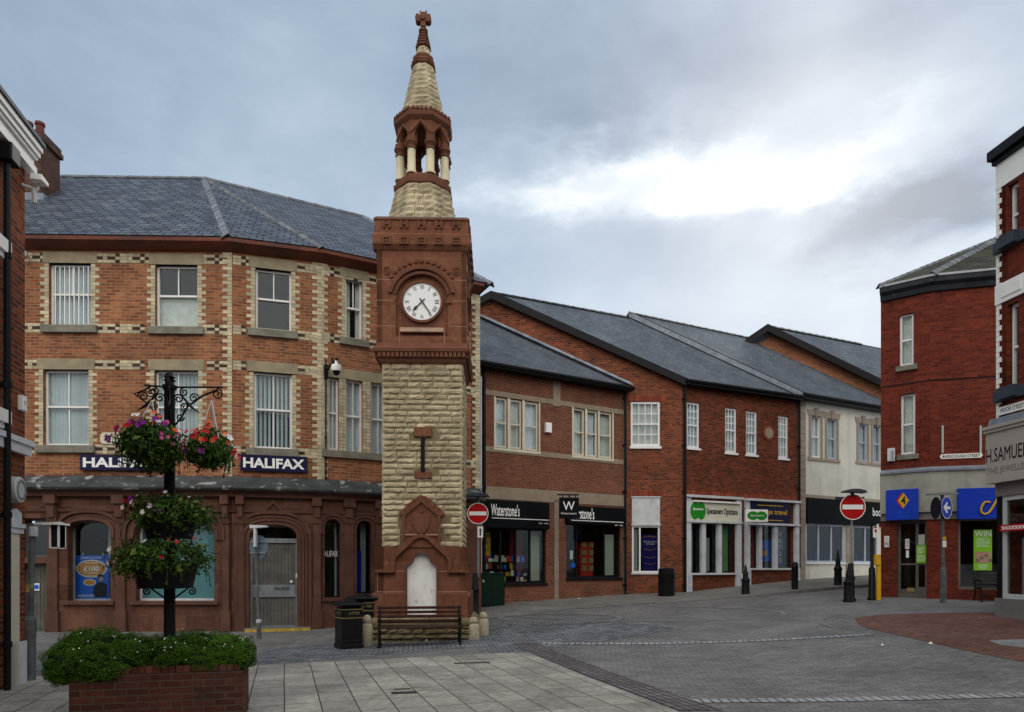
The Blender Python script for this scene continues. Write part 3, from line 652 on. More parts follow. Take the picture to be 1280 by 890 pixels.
E3 = E[3]+dr*.25; quadplane([E[2], E3, RR, AP], 'slate_old', 'roof', bank)
bk_ = Vector((*(E3.xy+FC.n*6), ez)); quadplane([E3, bk_, RR], 'slate_old', 'roof', bank)
bl_ = Vector((RL.x, RL.y+4.5, ez)); bm2 = Vector((AP.x+1.5, AP.y+4.5, ez))
MB().add([RL, AP, bm2, bl_, RR, bk_], [(0, 1, 2, 3), (1, 4, 5, 2)]).build('rear_roof', 'slate_old', bank, Matrix.Identity(4))
def ridge(a, b, par, mat, name, r=.12, n=None, lift=.02):
    a, b = Vector(a), Vector(b); L = (b-a).length; n = n or max(2, int(L/.42)); d = (b-a)/n; q = MB(); x = d.normalized(); s = x.cross(Vector((0, 0, 1))).normalized(); u = s.cross(x).normalized()
    for i in range(n):
        p = a+d*i+u*lift; e = a+d*(i+1.06)+u*(lift-.012); w0, w1 = r*1.06, r
        vs = [p-s*w0-u*w0*.55, p+u*w0*.35, p+s*w0-u*w0*.55, e-s*w1-u*w1*.55, e+u*w1*.35, e+s*w1-u*w1*.55]
        vs += [v-u*.03 for v in vs]
        q.add(vs, [(0, 1, 4, 3), (1, 2, 5, 4), (6, 9, 10, 7), (7, 10, 11, 8), (0, 6, 7, 1), (1, 7, 8, 2), (3, 4, 10, 9), (4, 5, 11, 10), (0, 3, 9, 6), (2, 8, 11, 5)])
    return q.build(name, mat, par, Matrix.Identity(4))
ridge(RL, AP, bank, 'ridge', 'ridge_tiles', .13); ridge(AP, RR, bank, 'ridge', 'ridge_tiles', .13)
ridge(E[1], AP, bank, 'hiptile', 'hip_tiles', .17); ridge(E[2], AP, bank, 'ridge', 'hip_tiles', .10); ridge(E3, RR, bank, 'hiptile', 'hip_tiles', .13)
# side return at the right end
SR = Wall(H3, H3+FC.n*5); panel(rc(0, 5, 0, ZE), [], 0, .3, 'wall', 'hbrick', bank, SR.M)
# chimney
cf = at(P2(50, 20.6), R(4), .35); ch = MB().box(-1.0, .30, -.45, .5, 10.2, 14.35).box(-1.07, .37, -.52, .57, 14.35, 14.5).box(-1.03, .33, -.48, .53, 14.5, 14.65).build('chimney', 'chim_brick', bank, cf)
for x in (-.75, -.35, .0): MB().lathe([(.13, 14.65), (.11, 15.05), (.14, 15.07), (.14, 15.15), (.10, 15.16)], (x, 0), 14).build('chimney_pot', 'terracotta', ch, cf, smooth=True)
MB().box(-1.1, .40, -.5, .55, 12.5, 12.72).build('flashing', 'lead', ch, cf)
# ---- ground floor arcade
ZG = -.35
def arcade(Wl, ops, name='arcade_wall'):
    return panel(rc(0, Wl.L, ZG, zc0+.05), ops, -.10, .35, name, 'sandstone', bank, Wl.M)
def mould(Wl, u0, u1, zs, zt, dn, mat='sandmould', steps=((.03, .12, -.17), (.13, .20, -.14), (.23, .30, -.19)), p=2.4, name='arch_moulding'):
    q = MB()
    for a, b, w in steps:
        q.strip(arc_line(u0-a, u1+a, zs, zt+a, p=p, dn=dn), arc_line(u0-b, u1+b, zs, zt+b, p=p, dn=dn), w, -.1)
    return q.build(name, mat, bank, Wl.M)
r1 = FA.rect(87.6, 652, 141, 751); r2 = FA.rect(172, 654, 270, 751); rd = FA.rect(29, 704, 61, 812); rt = FA.rect(29, 648, 63, 697)
ops = [arc_top(r1[0], r1[1], r1[2], r1[3]-.28, r1[3], p=2.3), arc_top(r2[0], r2[1], r2[2], r2[3]-.3, r2[3]+.1, p=2.6), rc(*rt), rc(rd[0], rd[1], ZG+.02, rd[3])]
arcade(FA, ops)
mould(FA, r1[0], r1[1], r1[3]-.28, r1[3], r1[3]-.45, p=2.3); mould(FA, r2[0], r2[1], r2[3]-.3, r2[3]+.1, r2[3]-.45, p=2.6)
w1_ = window(FA, bank, r1, recess=.12, top=(1, 1), bot=(1, 1), sash=False, mat='metalgrey', blind=None, fr=.04, glass='shopglass')
ua = r1[0]+(r1[1]-r1[0])*.74; MB().box(ua, r1[1], .3, .32, r1[2], r1[3]).build('backing_board', 'board', w1_, FA.M)
w2_ = window(FA, bank, (r2[0], r2[1], r2[2], r2[3]+.1), recess=.12, top=(1, 1), bot=(1, 1), sash=False, mat='palegrey', blind='board', bmat='blindteal', fr=.045, gap=.1, glass='shopglass')
for rr in (r1, r2): sill(FA, bank, rr[0]-.12, rr[1]+.12, rr[2]-.10, rr[2]-.002, .19, 'sandmould')
window(FA, bank, rt, recess=.1, top=(1, 1), bot=(1, 1), sash=False, mat='timber', blind=None, fr=.06)
def planks(Wl, par, r, name, mat, n, w0=.1, w1=.15, label=None):
    q = MB(); 
    for i in range(n): a = r[0]+(r[1]-r[0])*i/n; q.box(a+.004, a+(r[1]-r[0])/n-.004, w0+random.uniform(0, .008), w1, r[2], r[3])
    o = q.build(name, mat, par, Wl.M)
    if label: o['label'] = label
    return o
planks(FA, bank, (rd[0], rd[1], ZG, rd[3]), 'door', 'timber', 7, label='plain grey plank side door')
rdd = (FB.u(312.6), FB.u(371.5), -.05, FB.z(342, 657)); zdh = FB.z(342, 676)
arcade(FB, [arc_top(rdd[0], rdd[1], ZG+.02, rdd[3]-.42, rdd[3], p=2.7)])
mould(FB, rdd[0], rdd[1], rdd[3]-.42, rdd[3], .0, steps=((.02, .10, -.125), (.12, .19, -.15), (.21, .28, -.13), (.31, .38, -.17)), p=2.7)
q = MB(); q.strip([(FB.u(296), zdh+.25), (FB.u(312), FB.z(330, 645)), (FB.u(332), FB.z(338, 637)), (FB.u(340), FB.z(340, 626)), (FB.u(344), FB.z(343, 626)), (FB.u(353), FB.z(350, 637)), (FB.u(374), FB.z(360, 645)), (FB.u(388), zdh+.25)],
                  [(FB.u(300), zdh+.2), (FB.u(313), FB.z(330, 648)), (FB.u(332), FB.z(338, 640)), (FB.u(341), FB.z(340, 631)), (FB.u(343), FB.z(343, 631)), (FB.u(353), FB.z(350, 640)), (FB.u(372), FB.z(360, 648)), (FB.u(384), zdh+.2)], -.15, -.1); q.build('ogee_moulding', 'sandmould', bank, FB.M)
dr_ = MB(); nP = 12
for i in range(nP): a = rdd[0]+.05+(rdd[1]-rdd[0]-.1)*i/nP; dr_.box(a+.003, a+(rdd[1]-rdd[0]-.1)/nP-.003, .12+random.uniform(0, .004), .17, .12, zdh-.05)
door = dr_.build('door', 'timber', bank, FB.M); lab(door, 'tall grey boarded door with a metal band')
MB().box(rdd[0], rdd[0]+.05, .09, .2, -.1, zdh).box(rdd[1]-.05, rdd[1], .09, .2, -.1, zdh).box(rdd[0], rdd[1], .07, .2, zdh-.05, zdh+.05).build('door_frame', 'metalgrey', bank, FB.M)
MB().box(rdd[0]+.05, rdd[1]-.05, .10, .13, -.02, .12).build('kick_plate', 'metalgrey', door, FB.M)
zb0, zb1 = FB.z(342, 746.5), FB.z(342, 731); MB().box(rdd[0]+.05, rdd[1]-.05, .08, .125, zb0, zb1).build('metal_band', 'metalgrey', door, FB.M)
text('HALIFAX', FB.u(352), FB.z(352, 736), .40, .09, .077, bold=.02).build('lettering', 'black', door, FB.M)
MB().disc(FB.u(364), FB.z(364, 727), .035, .05, .12).box(FB.u(370.5)-.02, FB.u(370.5)+.02, .0, .04, FB.z(370, 722), FB.z(370, 717)).build('handle', 'signwhite', door, FB.M)
window(FB, bank, (rdd[0], rdd[1], zdh+.03, rdd[3]), recess=.12, top=(1, 1), bot=(1, 1), sash=False, mat='metalgrey', blind=None, fr=.035)
rn1 = FC.rect(405, 650, 425, 747); rn2 = FC.rect(445, 652, 464, 742); rn3 = (rn2[0]+(rn2[0]-rn1[0]), rn2[1]+(rn2[0]-rn1[0]), rn2[2], rn2[3])
arcade(FC, [arc_top(r[0], r[1], r[2], r[3]-.25, r[3], p=2.3) for r in (rn1, rn2, rn3)])
for i, r in enumerate((rn1, rn2, rn3)):
    mould(FC, r[0], r[1], r[3]-.25, r[3], r[3]-.4, steps=((.02, .08, -.14), (.10, .16, -.17), (.17, .22, -.13)))
    f = window(FC, bank, r, recess=.14, top=(1, 1), bot=(1, 1), sash=False, mat='black', blind=None, fr=.03, glass='shopglass')
    MB().box(r[0]+(r[1]-r[0])*(.78 if i == 0 else .42), r[1]-.04 if i == 0 else r[1]-(r[1]-r[0])*.22, .26, .28, r[2], r[3]).build('backing_board', 'board', f, FC.M)
    sill(FC, bank, r[0]-.06, r[1]+.06, r[2]-.10, r[2]-.002, .17, 'sandmould')
text('HALIFAX', FC.u(413.5), FC.z(414, 692), .46, .16, .150, bold=.01).build('window_lettering', 'signwhite', bank, FC.M)
p_ = tag(MB().box(rn2[0]+.02, rn2[0]+(rn2[1]-rn2[0])*.46, .22, .24, rn2[2], FC.z(452, 688)).build('blue_display_panel', 'blue', None, FC.M), 'plain bright blue panel standing in a narrow arched bank window beside the clock tower', 'display panel')
# pilasters, brackets, mouldings on the arcade
q = MB(); bq = MB()
def pil(Wl, pxa, pxb, zbot=ZG, ztop=None):
    a, b = Wl.u(pxa), Wl.u(pxb); ztop = ztop or zc0+.02; z2 = Wl.z((pxa+pxb)/2, 652)
    Q = MB(); Q.box(a, b, -.16, -.1, zbot, z2).box(a-.03, b+.03, -.19, -.1, z2-.06, z2); Q.box(a-.04, b+.04, -.19, -.1, zbot, .55)
    c = (a+b)/2; wd = min(.16, (b-a)/2); Q.prism([(c-wd, z2), (c+wd, z2), (c+wd, ztop), (c-wd, ztop)], -.2, -.1)
    Q.prism([(c-wd*1.25, ztop-.24), (c+wd*1.25, ztop-.24), (c+wd*1.25, ztop), (c-wd*1.25, ztop)], -.30, -.1); Q.prism([(c-wd*.7, z2+.1), (c+wd*.7, z2+.1), (c+wd*.8, ztop-.24), (c-wd*.8, ztop-.24)], -.25, -.1)
    Q.build('pilaster', 'sandmould', bank, Wl.M)
pil(FA, 64, 76); pil(FA, 148, 160); pil(FA, 281, 289); pil(FB, 297, 305); pil(FB, 392, 401); pil(FC, 429, 440); pil(FC, 468, 480)
ribbon(HW, [(.1, zc0-.02), (.24, zc0-.02), (.26, zc0+.06), (.32, zc0+.12), (.40, zc0+.14), (.1, zc0+.16)], 'cornice', 'sandmould', bank)
ribbon(HW, [(.09, zc0-.42), (.145, zc0-.42), (.15, zc0-.36), (.09, zc0-.34)], 'string_course', 'sandmould', bank)
ribbon(HW, [(.0, zc0+.16), (.42, zc0+.14), (.45, zc0+.19), (.44, zc0+.23), (.0, zc1+.02)], 'cornice_leadwork', 'leadtop', bank)
MB().box(FB.u(307), FB.u(389), -.38, -.08, -.3, .085).build('door_step', 'greystone', bank, FB.M)
MB().box(FB.u(308), FB.u(388.5), -.40, -.385, -.02, .075).build('yellow_step_edge', 'dullyellow', bank, FB.M)
def signboard(name, Wl, r, board, lt, lmat, label, cat, w=-.10, th=.06, lb=None, pad=(.08, .2), bold=.03, shear=0):
    u0, u1, z0, z1 = r; t = thing(name, label, cat, Wl.M @ Matrix.Translation(((u0+u1)/2, 0, z0)))
    MB().box(u0, u1, w, w+th, z0, z1).build('board', board, t, Wl.M, bevel=.006)
    if lt: lw, lh = (u1-u0)*(1-pad[0]), (z1-z0)*(1-pad[1]); text(lt, (u0+u1)/2, (z0+z1)/2, lw, lh, w-.004, bold=bold, shear=shear).build('lettering', lmat, t, Wl.M)
    return t
signboard('bank_sign', FA, FA.rect(103, 569, 203, 588.5), 'navy', 'HALIFAX', 'signwhite', 'navy sign with white capital letters partly hidden by the left flower basket', 'sign', pad=(.07, .38), bold=.035)
signboard('bank_sign', FB, FB.rect(301, 570, 384, 590), 'navy', 'HALIFAX', 'signwhite', 'navy sign with white capital letters above the boarded bank door', 'sign', pad=(.08, .38), bold=.035)
nu = FA.rect(126, 541, 168, 555); t = thing('street_nameplate', 'cream street nameplate with black capitals behind the left flower basket', 'nameplate', FA.M @ Matrix.Translation((nu[0], 0, nu[2])))
c_ = .06; MB().prism([(nu[0]+c_, nu[2]), (nu[1]-c_, nu[2]), (nu[1], nu[2]+c_), (nu[1], nu[3]-c_), (nu[1]-c_, nu[3]), (nu[0]+c_, nu[3]), (nu[0], nu[3]-c_), (nu[0], nu[2]+c_)], -.03, 0).build('plate', 'creampaint', t, FA.M)
text('AUGHTON\nSTREET', (nu[0]+nu[1])/2, (nu[2]+nu[3])/2, (nu[1]-nu[0])*.78, (nu[3]-nu[2])*.72, -.034).build('lettering', 'black', t, FA.M)
# poster in the arched window
pr = FA.rect(90, 694, 131, 750); pw = .2
t = thing('poster', 'blue poster with orange speech bubble reading one hundred pounds in arched bank window', 'poster', FA.M @ Matrix.Translation((pr[0], pw, pr[2])))
MB().box(pr[0], pr[1], pw, pw+.01, pr[2], pr[3]).build('sheet', 'pblue', t, FA.M); pc = (pr[0]+pr[1])/2; pW = pr[1]-pr[0]; pH = pr[3]-pr[2]
def px_(a): return pr[0]+pW*a
def pz_(a): return pr[2]+pH*a
MB().disc(px_(.46), pz_(.70), pH*.20, pw-.004, pw, ru=pW*.47).disc(px_(.40), pz_(.39), pH*.075, pw-.004, pw, ru=pW*.19).build('bubble_edge', 'signwhite', t, FA.M)
MB().disc(px_(.46), pz_(.70), pH*.18, pw-.007, pw-.004, ru=pW*.44).disc(px_(.40), pz_(.39), pH*.06, pw-.007, pw-.004, ru=pW*.165).build('speech_bubble', 'orange', t, FA.M)
for s, z, w, h in (('CURRENT ACCOUNTS', .945, .62, .03), ('Just think', .83, .42, .045), ('£100', .70, .48, .11), ('for switching', .60, .46, .045), ('to a bank account', .55, .36, .028), ('terms apply to new accounts\nopened this month in branch', .09, .5, .06)):
    text(s, px_(.46 if z > .2 else .3), pz_(z), pW*w, pH*h, pw-.010, bold=.02).build('lettering', 'signwhite', t, FA.M)
MB().prism([(px_(.50), pz_(.06)), (px_(.93), pz_(.06)), (px_(.95), pz_(.33)), (px_(.84), pz_(.39)), (px_(.66), pz_(.39)), (px_(.52), pz_(.28))], pw-.008, pw).disc(px_(.73), pz_(.53), pH*.045, pw-.008, pw, ru=pW*.085).build('printed_clothing', 'black', t, FA.M)
MB().disc(px_(.755), pz_(.465), pH*.055, pw-.0085, pw-.001, ru=pW*.075).build('printed_face', 'skin', t, FA.M)
for px in (98, 123): MB().tube([(FA.u(px), pw, pr[3]), (FA.u(px), pw, pr[3]+.07)], .008, 6).build('clip', 'signwhite', t, FA.M)
# camera on a bracket
cu, cz = FC.u(407), FC.z(407, 462); t = thing('security_camera', 'white dome camera hanging from a black scroll bracket on the bank wall', 'camera', FC.M @ Matrix.Translation((cu, 0, cz)))
MB().box(cu-.05, cu+.05, -.08, 0, cz-.25, cz+.12).tube([(cu, -.05, cz), (cu+.1, -1.0, cz+.02)], .035, 8).tube([(cu, -.05, cz-.2), (cu+.03, -.3, cz-.03)], .02, 6).tube([(cu+.06, -.6, cz-.02), (cu+.06, -.6, cz+.16)], .03, 8).tube(scroll(0, 0, .09, 1.3), .012, 6).build('bracket', 'black', t, FC.M)
bz = MB().tube([(cu+.095, -.95, cz), (cu+.095, -.95, cz-.10)], .04, 10).lathe([(.06, cz-.3), (.125, cz-.28), (.14, cz-.2), (.13, cz-.12), (.05, cz-.09)], (cu+.095, -.95), 16); bz.build('housing', 'signwhite', t, FC.M, smooth=True)
MB().lathe([(.02, cz-.40), (.07, cz-.37), (.10, cz-.3)], (cu+.095, -.95), 14).build('dome', 'black', t, FC.M, smooth=True)
pipe(FC, bank, 0, 2.9, 7.5, r=.02, w=-.03, mat='black', u=cu)
u_ = FA.u(37); z_ = FA.z(37, 322); t = thing('security_light', 'small grey round lamp under the eaves at the left end of the bank', 'lamp', FA.M @ Matrix.Translation((u_, 0, z_)))
MB().tube([(u_, 0, z_), (u_, -.15, z_+.05), (u_, -.25, z_)], .02, 6).build('arm', 'metalgrey', t, FA.M); MB().lathe([(.03, z_-.12), (.11, z_-.08), (.10, z_+.04), (.03, z_+.06)], (u_, -.27), 12).build('lamp_head', 'palegrey', t, FA.M, smooth=True)

# ================================================================ bookshop
FW = Wall(W0, W1); shop = thing('bookshop_building', 'two storey brown brick bookshop with pale stone bands and low slate roof', 'building', at(W0, 0, 0))
zeW = FW.z(690, 472)
TW = [(619, 497.5, 634, 559.5), (637, 499.5, 652.5, 561.5), (655.5, 501.5, 673, 565), (716.5, 511, 731, 569.5), (733.5, 513, 747, 571), (749, 514.5, 765, 574)]
tr = [FW.rect(*r) for r in TW]
for g in (tr[:3], tr[3:]):
    za = sum(r[2] for r in g)/3; zb = sum(r[3] for r in g)/3
    for i in range(3): g[i] = (g[i][0], g[i][1], za, zb)
    k = tr.index(g[0]) if g[0] in tr else None
    if abs(g[0][0]-tr[0][0]) < .01: tr[0:3] = g
    else: tr[3:6] = g
s1 = (FW.u(606), FW.u(682.5), FW.z(645, 729), FW.z(645, 660)); s2 = (FW.u(708), FW.u(776), FW.z(742, 722), FW.z(742, 655))
s1b = FW.z(645, 627); s2b = FW.z(742, 634)
panel(rc(-2.2, FW.L, -.2, zeW+.1), [rc(a[0], a[1], a[2], a[3]) for a in tr]+[rc(s1[0], s1[1], s1[2], s1b-.02), rc(s2[0], s2[1], s2[2], s2b-.02)], 0, .3, 'wall', 'brown_brick', shop, FW.M)
MB().box(FW.u(604), FW.L-.05, -.02, .05, FW.z(690, 502.5)-.08, FW.z(690, 502.5)+.10).box(FW.u(604), FW.L-.05, -.02, .05, FW.z(690, 569)-.09, FW.z(690, 569)+.09).box(FW.u(691), FW.u(700), -.025, .05, FW.z(695, 508), zeW).build('stone_band', 'palestone', shop, FW.M)
MB().box(FW.u(606), FW.L-.02, -.03, .05, FW.z(690, 628), FW.z(690, 616)+.08).box(FW.u(692.5), FW.u(698), -.03, .05, 0, FW.z(695, 625)).box(FW.L-.14, FW.L, -.035, .05, 0, zeW-.3).build('stone_band', 'palestone', shop, FW.M)
for i, r in enumerate(tr): window(FW, shop, r, recess=.05, top=(1, 1), bot=(1, 1), mat='creampaint', fr=.07, blind='curtain', bmat='net' if i % 2 else 'blind', gap=.15)
for g in (tr[:3], tr[3:]): MB().box(g[0][0]-.07, g[2][1]+.07, -.04, .06, g[0][2]-.09, g[0][2]-.005).box(g[0][0]-.06, g[0][0]-.003, -.03, .1, g[0][2], g[0][3]).box(g[2][1]+.003, g[2][1]+.06, -.03, .1, g[0][2], g[0][3]).box(g[0][1]+.003, g[1][0]-.003, -.03, .1, g[0][2], g[0][3]).box(g[1][1]+.003, g[2][0]-.003, -.03, .1, g[0][2], g[0][3]).build('window_surround', 'creampaint', shop, FW.M)
for r in (s1, s2): sill(FW, shop, r[0]-.03, r[1]+.06, r[2]-.09, r[2], .06, 'black', 'shop_sill')
def shopfront(Wl, par, r, muls, mat, fr=.06, rec=.08, name='shop_window', glass='shopglass', depth=1.5, head=None, bk='dimroom'):
    u0, u1, z0, z1 = r; q = MB().box(u0, u0+fr, rec, rec+.08, z0, z1).box(u1-fr, u1, rec, rec+.08, z0, z1).box(u0, u1, rec+.001, rec+.081, z1-fr, z1).box(u0, u1, rec+.001, rec+.081, z0, z0+fr)
    for m in muls: q.box(m-fr*.45, m+fr*.45, rec, rec+.08, z0, z1)
    f = q.build(name, mat, par, Wl.M); MB().box(u0+.01, u1-.01, rec+.04, rec+.045, z0+.01, z1-.01).build('pane', glass, f, Wl.M)
    MB().box(u0, u1, depth, depth+.03, z0-.2, z1).box(u0-.03, u0, rec+.1, depth, z0-.2, z1).box(u1, u1+.03, rec+.1, depth, z0-.2, z1).box(u0, u1, rec+.1, depth, z1, z1+.03).box(u0, u1, rec+.1, depth, z0-.23, z0-.2).build('display_bay', bk, f, Wl.M)
    return f
b1 = shopfront(FW, shop, (s1[0], s1[1], s1[2], s1[3]), [FW.u(627), FW.u(646), FW.u(664)], 'black')
b2 = shopfront(FW, shop, (s2[0], s2[1], s2[2], s2[3]), [FW.u(722), FW.u(757)], 'black')
def fascia(Wl, u0, u1, z0, z1, label, txt, tx, tz, tw, th, line, bt=None, name='shop_fascia_sign'):
    t = thing(name, label, 'shop sign', Wl.M @ Matrix.Translation((u0, 0, z0)))
    MB().prism([(u0, z0), (u1, z0), (u1, z1), (u0, z1)], -.16, .0).build('board', 'blackmatt', t, Wl.M, bevel=.01)
    text(txt, tx, tz, tw, th, -.166, bold=.012).build('lettering', 'signwhite', t, Wl.M)
    MB().box(line[0], line[1], -.164, -.15, line[2]-.012, line[2]+.012).build('line', 'signwhite', t, Wl.M)
    text('EST. 1982', line[1]-.22, line[2]-.12, .38, .05, -.164).build('small_lettering', 'signwhite', t, Wl.M)
    return t
fascia(FW, FW.u(605), FW.u(684), s1[3]-.02, s1b, 'long black bookshop sign nearest the clock tower with serif white name', "Waterstone's", FW.u(629), FW.z(629, 638), FW.u(647)-FW.u(611.5), .42, (FW.u(612), FW.u(683), FW.z(645, 649)))
fascia(FW, FW.u(706), FW.u(778), s2[3]-.02, s2b, 'long black bookshop sign half covered by the square hanging sign', "Waterstone's", FW.u(722), FW.z(725, 642), FW.u(742)-FW.u(706.5), .42, (FW.u(711), FW.u(776), FW.z(745, 652)))
# hanging sign
hu = FW.u(699); t = thing('hanging_sign', 'square black hanging sign with a large white W', 'hanging sign', FW.M @ Matrix.Translation((hu, 0, FW.z(710, 648))))
HS = Wall(P2(699, 22.9), P2(723.5, 22.95)); za, zb = HS.z(711, 648), HS.z(711, 622)
MB().box(0, HS.L, -.04, .04, za, zb).build('board', 'blackmatt', t, HS.M, bevel=.01)
text('W', HS.L*.48, za+(zb-za)*.60, HS.L*.60, (zb-za)*.42, -.045, bold=.0).build('lettering', 'signwhite', t, HS.M); text("Waterstone's", HS.L*.47, za+(zb-za)*.24, HS.L*.80, .07, -.045).build('small_lettering', 'signwhite', t, HS.M)
pa = FW.w(FW.u(712), 0, zb+.12); qa = HS.w(0, 0, zb+.12); qb = HS.w(HS.L, 0, zb+.12)
MB().tube([HS.w(-.08, 0, zb+.1), HS.w(HS.L, 0, zb+.1)], .03, 6).tube([HS.w(HS.L*.5, 0, zb+.1), FW.w(FW.u(712), 0, zb+.1)], .03, 6).tube([HS.w(.12, 0, zb), HS.w(.12, 0, zb+.1)], .02, 6).tube([HS.w(HS.L-.12, 0, zb), HS.w(HS.L-.12, 0, zb+.1)], .02, 6).build('bracket', 'black', t)
def disp(Wl, name, mat, label, cat, pxa, pxb, pya, pyb, w=.4, th=.02):
    r = Wl.rect(pxa, pya, pxb, pyb); r = (Wl.u(pxa), Wl.u(pxb), r[2], r[3]); return tag(MB().box(r[0], r[1], w, w+th, r[2], r[3]).build(name, mat, None, Wl.M), label, cat)
disp(FW, 'banner', 'yellow', 'yellow banner with slanted black writing hanging in the left bookshop window', 'banner', 609, 619, 664, 703, .35)
for k in range(3): text(('SALE', 'HALF', 'PRICE')[k], FW.u(614), FW.z(614, 670+k*8), .30, .12, .344, shear=.3).build('lettering', 'black', [o for o in C.objects if o.name == 'banner'][0], FW.M)
for a, b in ((646, 652), (655, 662)): disp(FW, 'window_curtain', 'curtain', 'dark red drape left of the other in the left bookshop window' if a == 646 else 'dark red drape right of the other in the left bookshop window', 'curtain', a, b, 664, 726 if a > 650 else 700, .5)
disp(FW, 'backing_panel', 'creampanel', 'tall cream panel at the right side of the left bookshop window', 'panel', 667, 679, 664, 726, .25)
disp(FW, 'backing_panel', 'creampanel', 'tall pale panel at the right side of the bookshop window by the drainpipe', 'panel', 760, 772, 668, 719, .25)
t = thing('display_stand', 'red book display stand in the bookshop window under the hanging sign', 'display stand', FW.M @ Matrix.Translation((FW.u(743), .5, s2[2])))
r = (FW.u(735.5), FW.u(751), s2[2], FW.z(743, 678)); MB().box(r[0], r[1], .5, .8, r[2], r[3]).box(r[0]-.02, r[1]+.02, .45, .55, r[3]-.03, r[3]).build('stand', 'redstand', t, FW.M)
q = MB(); [q.box(r[0]+.06+(i % 2)*.33, r[0]+.26+(i % 2)*.33, .47, .5, r[2]+.25+.3*(i//2), r[2]+.45+.3*(i//2)) for i in range(8)]; q.build('books', 'gold', t, FW.M)
disp(FW, 'door_notice', 'pblue', 'small blue and white notice on the dark bookshop door', 'notice', 716, 721, 704, 709, .1); disp(FW, 'door_notice', 'board', 'narrow pale notice above the blue one on the bookshop door', 'notice', 714.5, 718, 688, 699, .1)
bk = MB(); random.seed(3)
for k in range(60):
    u = FW.u(608+(k % 30)*1.8+random.random()); hgt = random.uniform(.10, .24); w = random.uniform(.06, .14); z = s1[2]+random.choice((0, 0, .25, .5, .75)); mt = random.choice(['signwhite', 'signwhite', 'board', 'creampanel', 'pblue', 'orange', 'redstand', 'yellow', 'green'])
    tag(MB().box(-w/2, w/2, 0, .03, 0, hgt).build('book', mt, None, FW.M @ Matrix.Translation((u, .18+.05*(k % 4), z)) @ Matrix.Rotation(R(random.uniform(-15, 15)), 4, 'Z')), 'book or card propped up in the display of the left bookshop window', 'book', 'books on show in the left bookshop window')
interior(FW, shop, 0, FW.L, s1b, zeW, .95)
a = FW.w(-.1, -.35, zeW+.02); b = FW.w(FW.L, -.35, zeW+.02); Q = Vector((*P2(590, 25.75), EYE+(HZ-393)/F*25.75)); a2 = a-Vector((*FW.d, 0))*1.5
# roof plane through eaves and the joint with the gable wall
nn = (b-a).cross(Q-a); 
quadplane([a2, b, Q, Q-Vector((*FW.d, 0))*1.7], 'slate_new', 'roof', shop)
dj = (Q-b).normalized(); q = MB(); 
for i in range(22):
    p = b+(Q-b)*i/22; e = b+(Q-b)*(i+1.02)/22; q.add([p+Vector((0, -.17, .03)), e+Vector((0, -.17, .03)), e+Vector((0, -.03, .17)), p+Vector((0, -.03, .17)), p+Vector((0, -.02, .0)), e+Vector((0, -.02, 0))], [(0, 1, 2, 3), (0, 4, 5, 1), (3, 2, 5, 4)])
q.build('flashing', 'lead', shop)
MB().box(-.3, FW.L+.02, -.42, -.02, zeW-.12, zeW-.02).tube([(-.3, -.44, zeW-.02), (FW.L+.02, -.44, zeW-.02)], .07, 8).build('gutter', 'black', shop, FW.M)
pipe(FW, shop, 604, .2, zeW-.1); pipe(FW, shop, 780, .4, zeW-.1)
pipe(FW, shop, 599.5, .2, zeW-.4, r=.035, mat='palegrey')
disp(FW, 'alarm_box', 'signwhite', 'white alarm box on brown bricks between the two triple windows', 'alarm box', 680.5, 687.5, 529, 541, -.12, .12)

# ================================================================ optician building
FG = Wall(P2(560, 25.7), B0); FS = Wall(B0, B1)
opt = thing('optician_building', 'red brick building with wide gable, small paned windows and white shopfronts', 'building', at(B0, 0, 0))
zR = EYE+(HZ-370)/F*25.7; zEv = EYE+(HZ-478)/F*25.7; uR = FG.u(614)
gw = FG.rect(788.5, 502, 825, 558); gs = FG.rect(790, 622, 825, 716)
uw = FG.u(783.5); panel([(0, 7.6), (uw, 7.6), (uw, 0), (FG.L, 0), (FG.L, zEv-.05), (uR, zR-.12), (0, zR-.12-uR*.44)], [rc(*gw), rc(*gs)], 0, .3, 'wall', 'gable_brick', opt, FG.M)
window(FG, opt, gw, recess=.03, top=(4, 2), bot=(4, 2), mat='whiteclean', blind='curtain', bmat='net', fr=.08, gap=.14)
MB().box(gw[0]-.05, gw[1]+.05, -.06, .05, gw[2]-.09, gw[2]-.003).build('sill', 'whiteclean', opt, FG.M)
zz = FG.z(808, 655); MB().box(gs[0], gs[1], .0, .08, zz, gs[3]).box(gs[0]-.03, gs[1]+.03, -.04, .05, zz-.06, zz+.0).box(gs[0]-.04, gs[1]+.04, -.05, .06, gs[2]-.06, gs[2]-.002).box(gs[0]-.04, gs[1]+.04, -.03, .05, gs[3]+.002, gs[3]+.05).build('shop_panel', 'palegrey', opt, FG.M)
f = shopfront(FG, opt, (gs[0], gs[1], gs[2], zz-.06), [FG.u(800)], 'whiteclean', fr=.07, rec=.03)
disp(FG, 'backing_panel', 'creampanel', 'cream panel in the window beneath the blank white board', 'panel', 792.5, 798, 657, 714, .2)
t = thing('poster', 'dark navy poster with pale curved lines in the small gable window', 'poster', FG.M @ Matrix.Translation((FG.u(813), .2, gs[2])))
r = FG.rect(804, 668, 823.5, 714.5); MB().box(r[0], r[1], .2, .21, r[2], r[3]).build('sheet', 'pdkblue', t, FG.M)
text('hearing centre\nnow open', (r[0]+r[1])/2+.02, r[3]-.32, .5, .18, .194).build('lettering', 'signwhite', t, FG.M)
q = MB(); c = (r[0]+r[1])/2; q.strip(arc_line(c-.27, c+.27, r[3]-.12, r[3]-.05), arc_line(c-.25, c+.25, r[3]-.12, r[3]-.07), .196, .2)
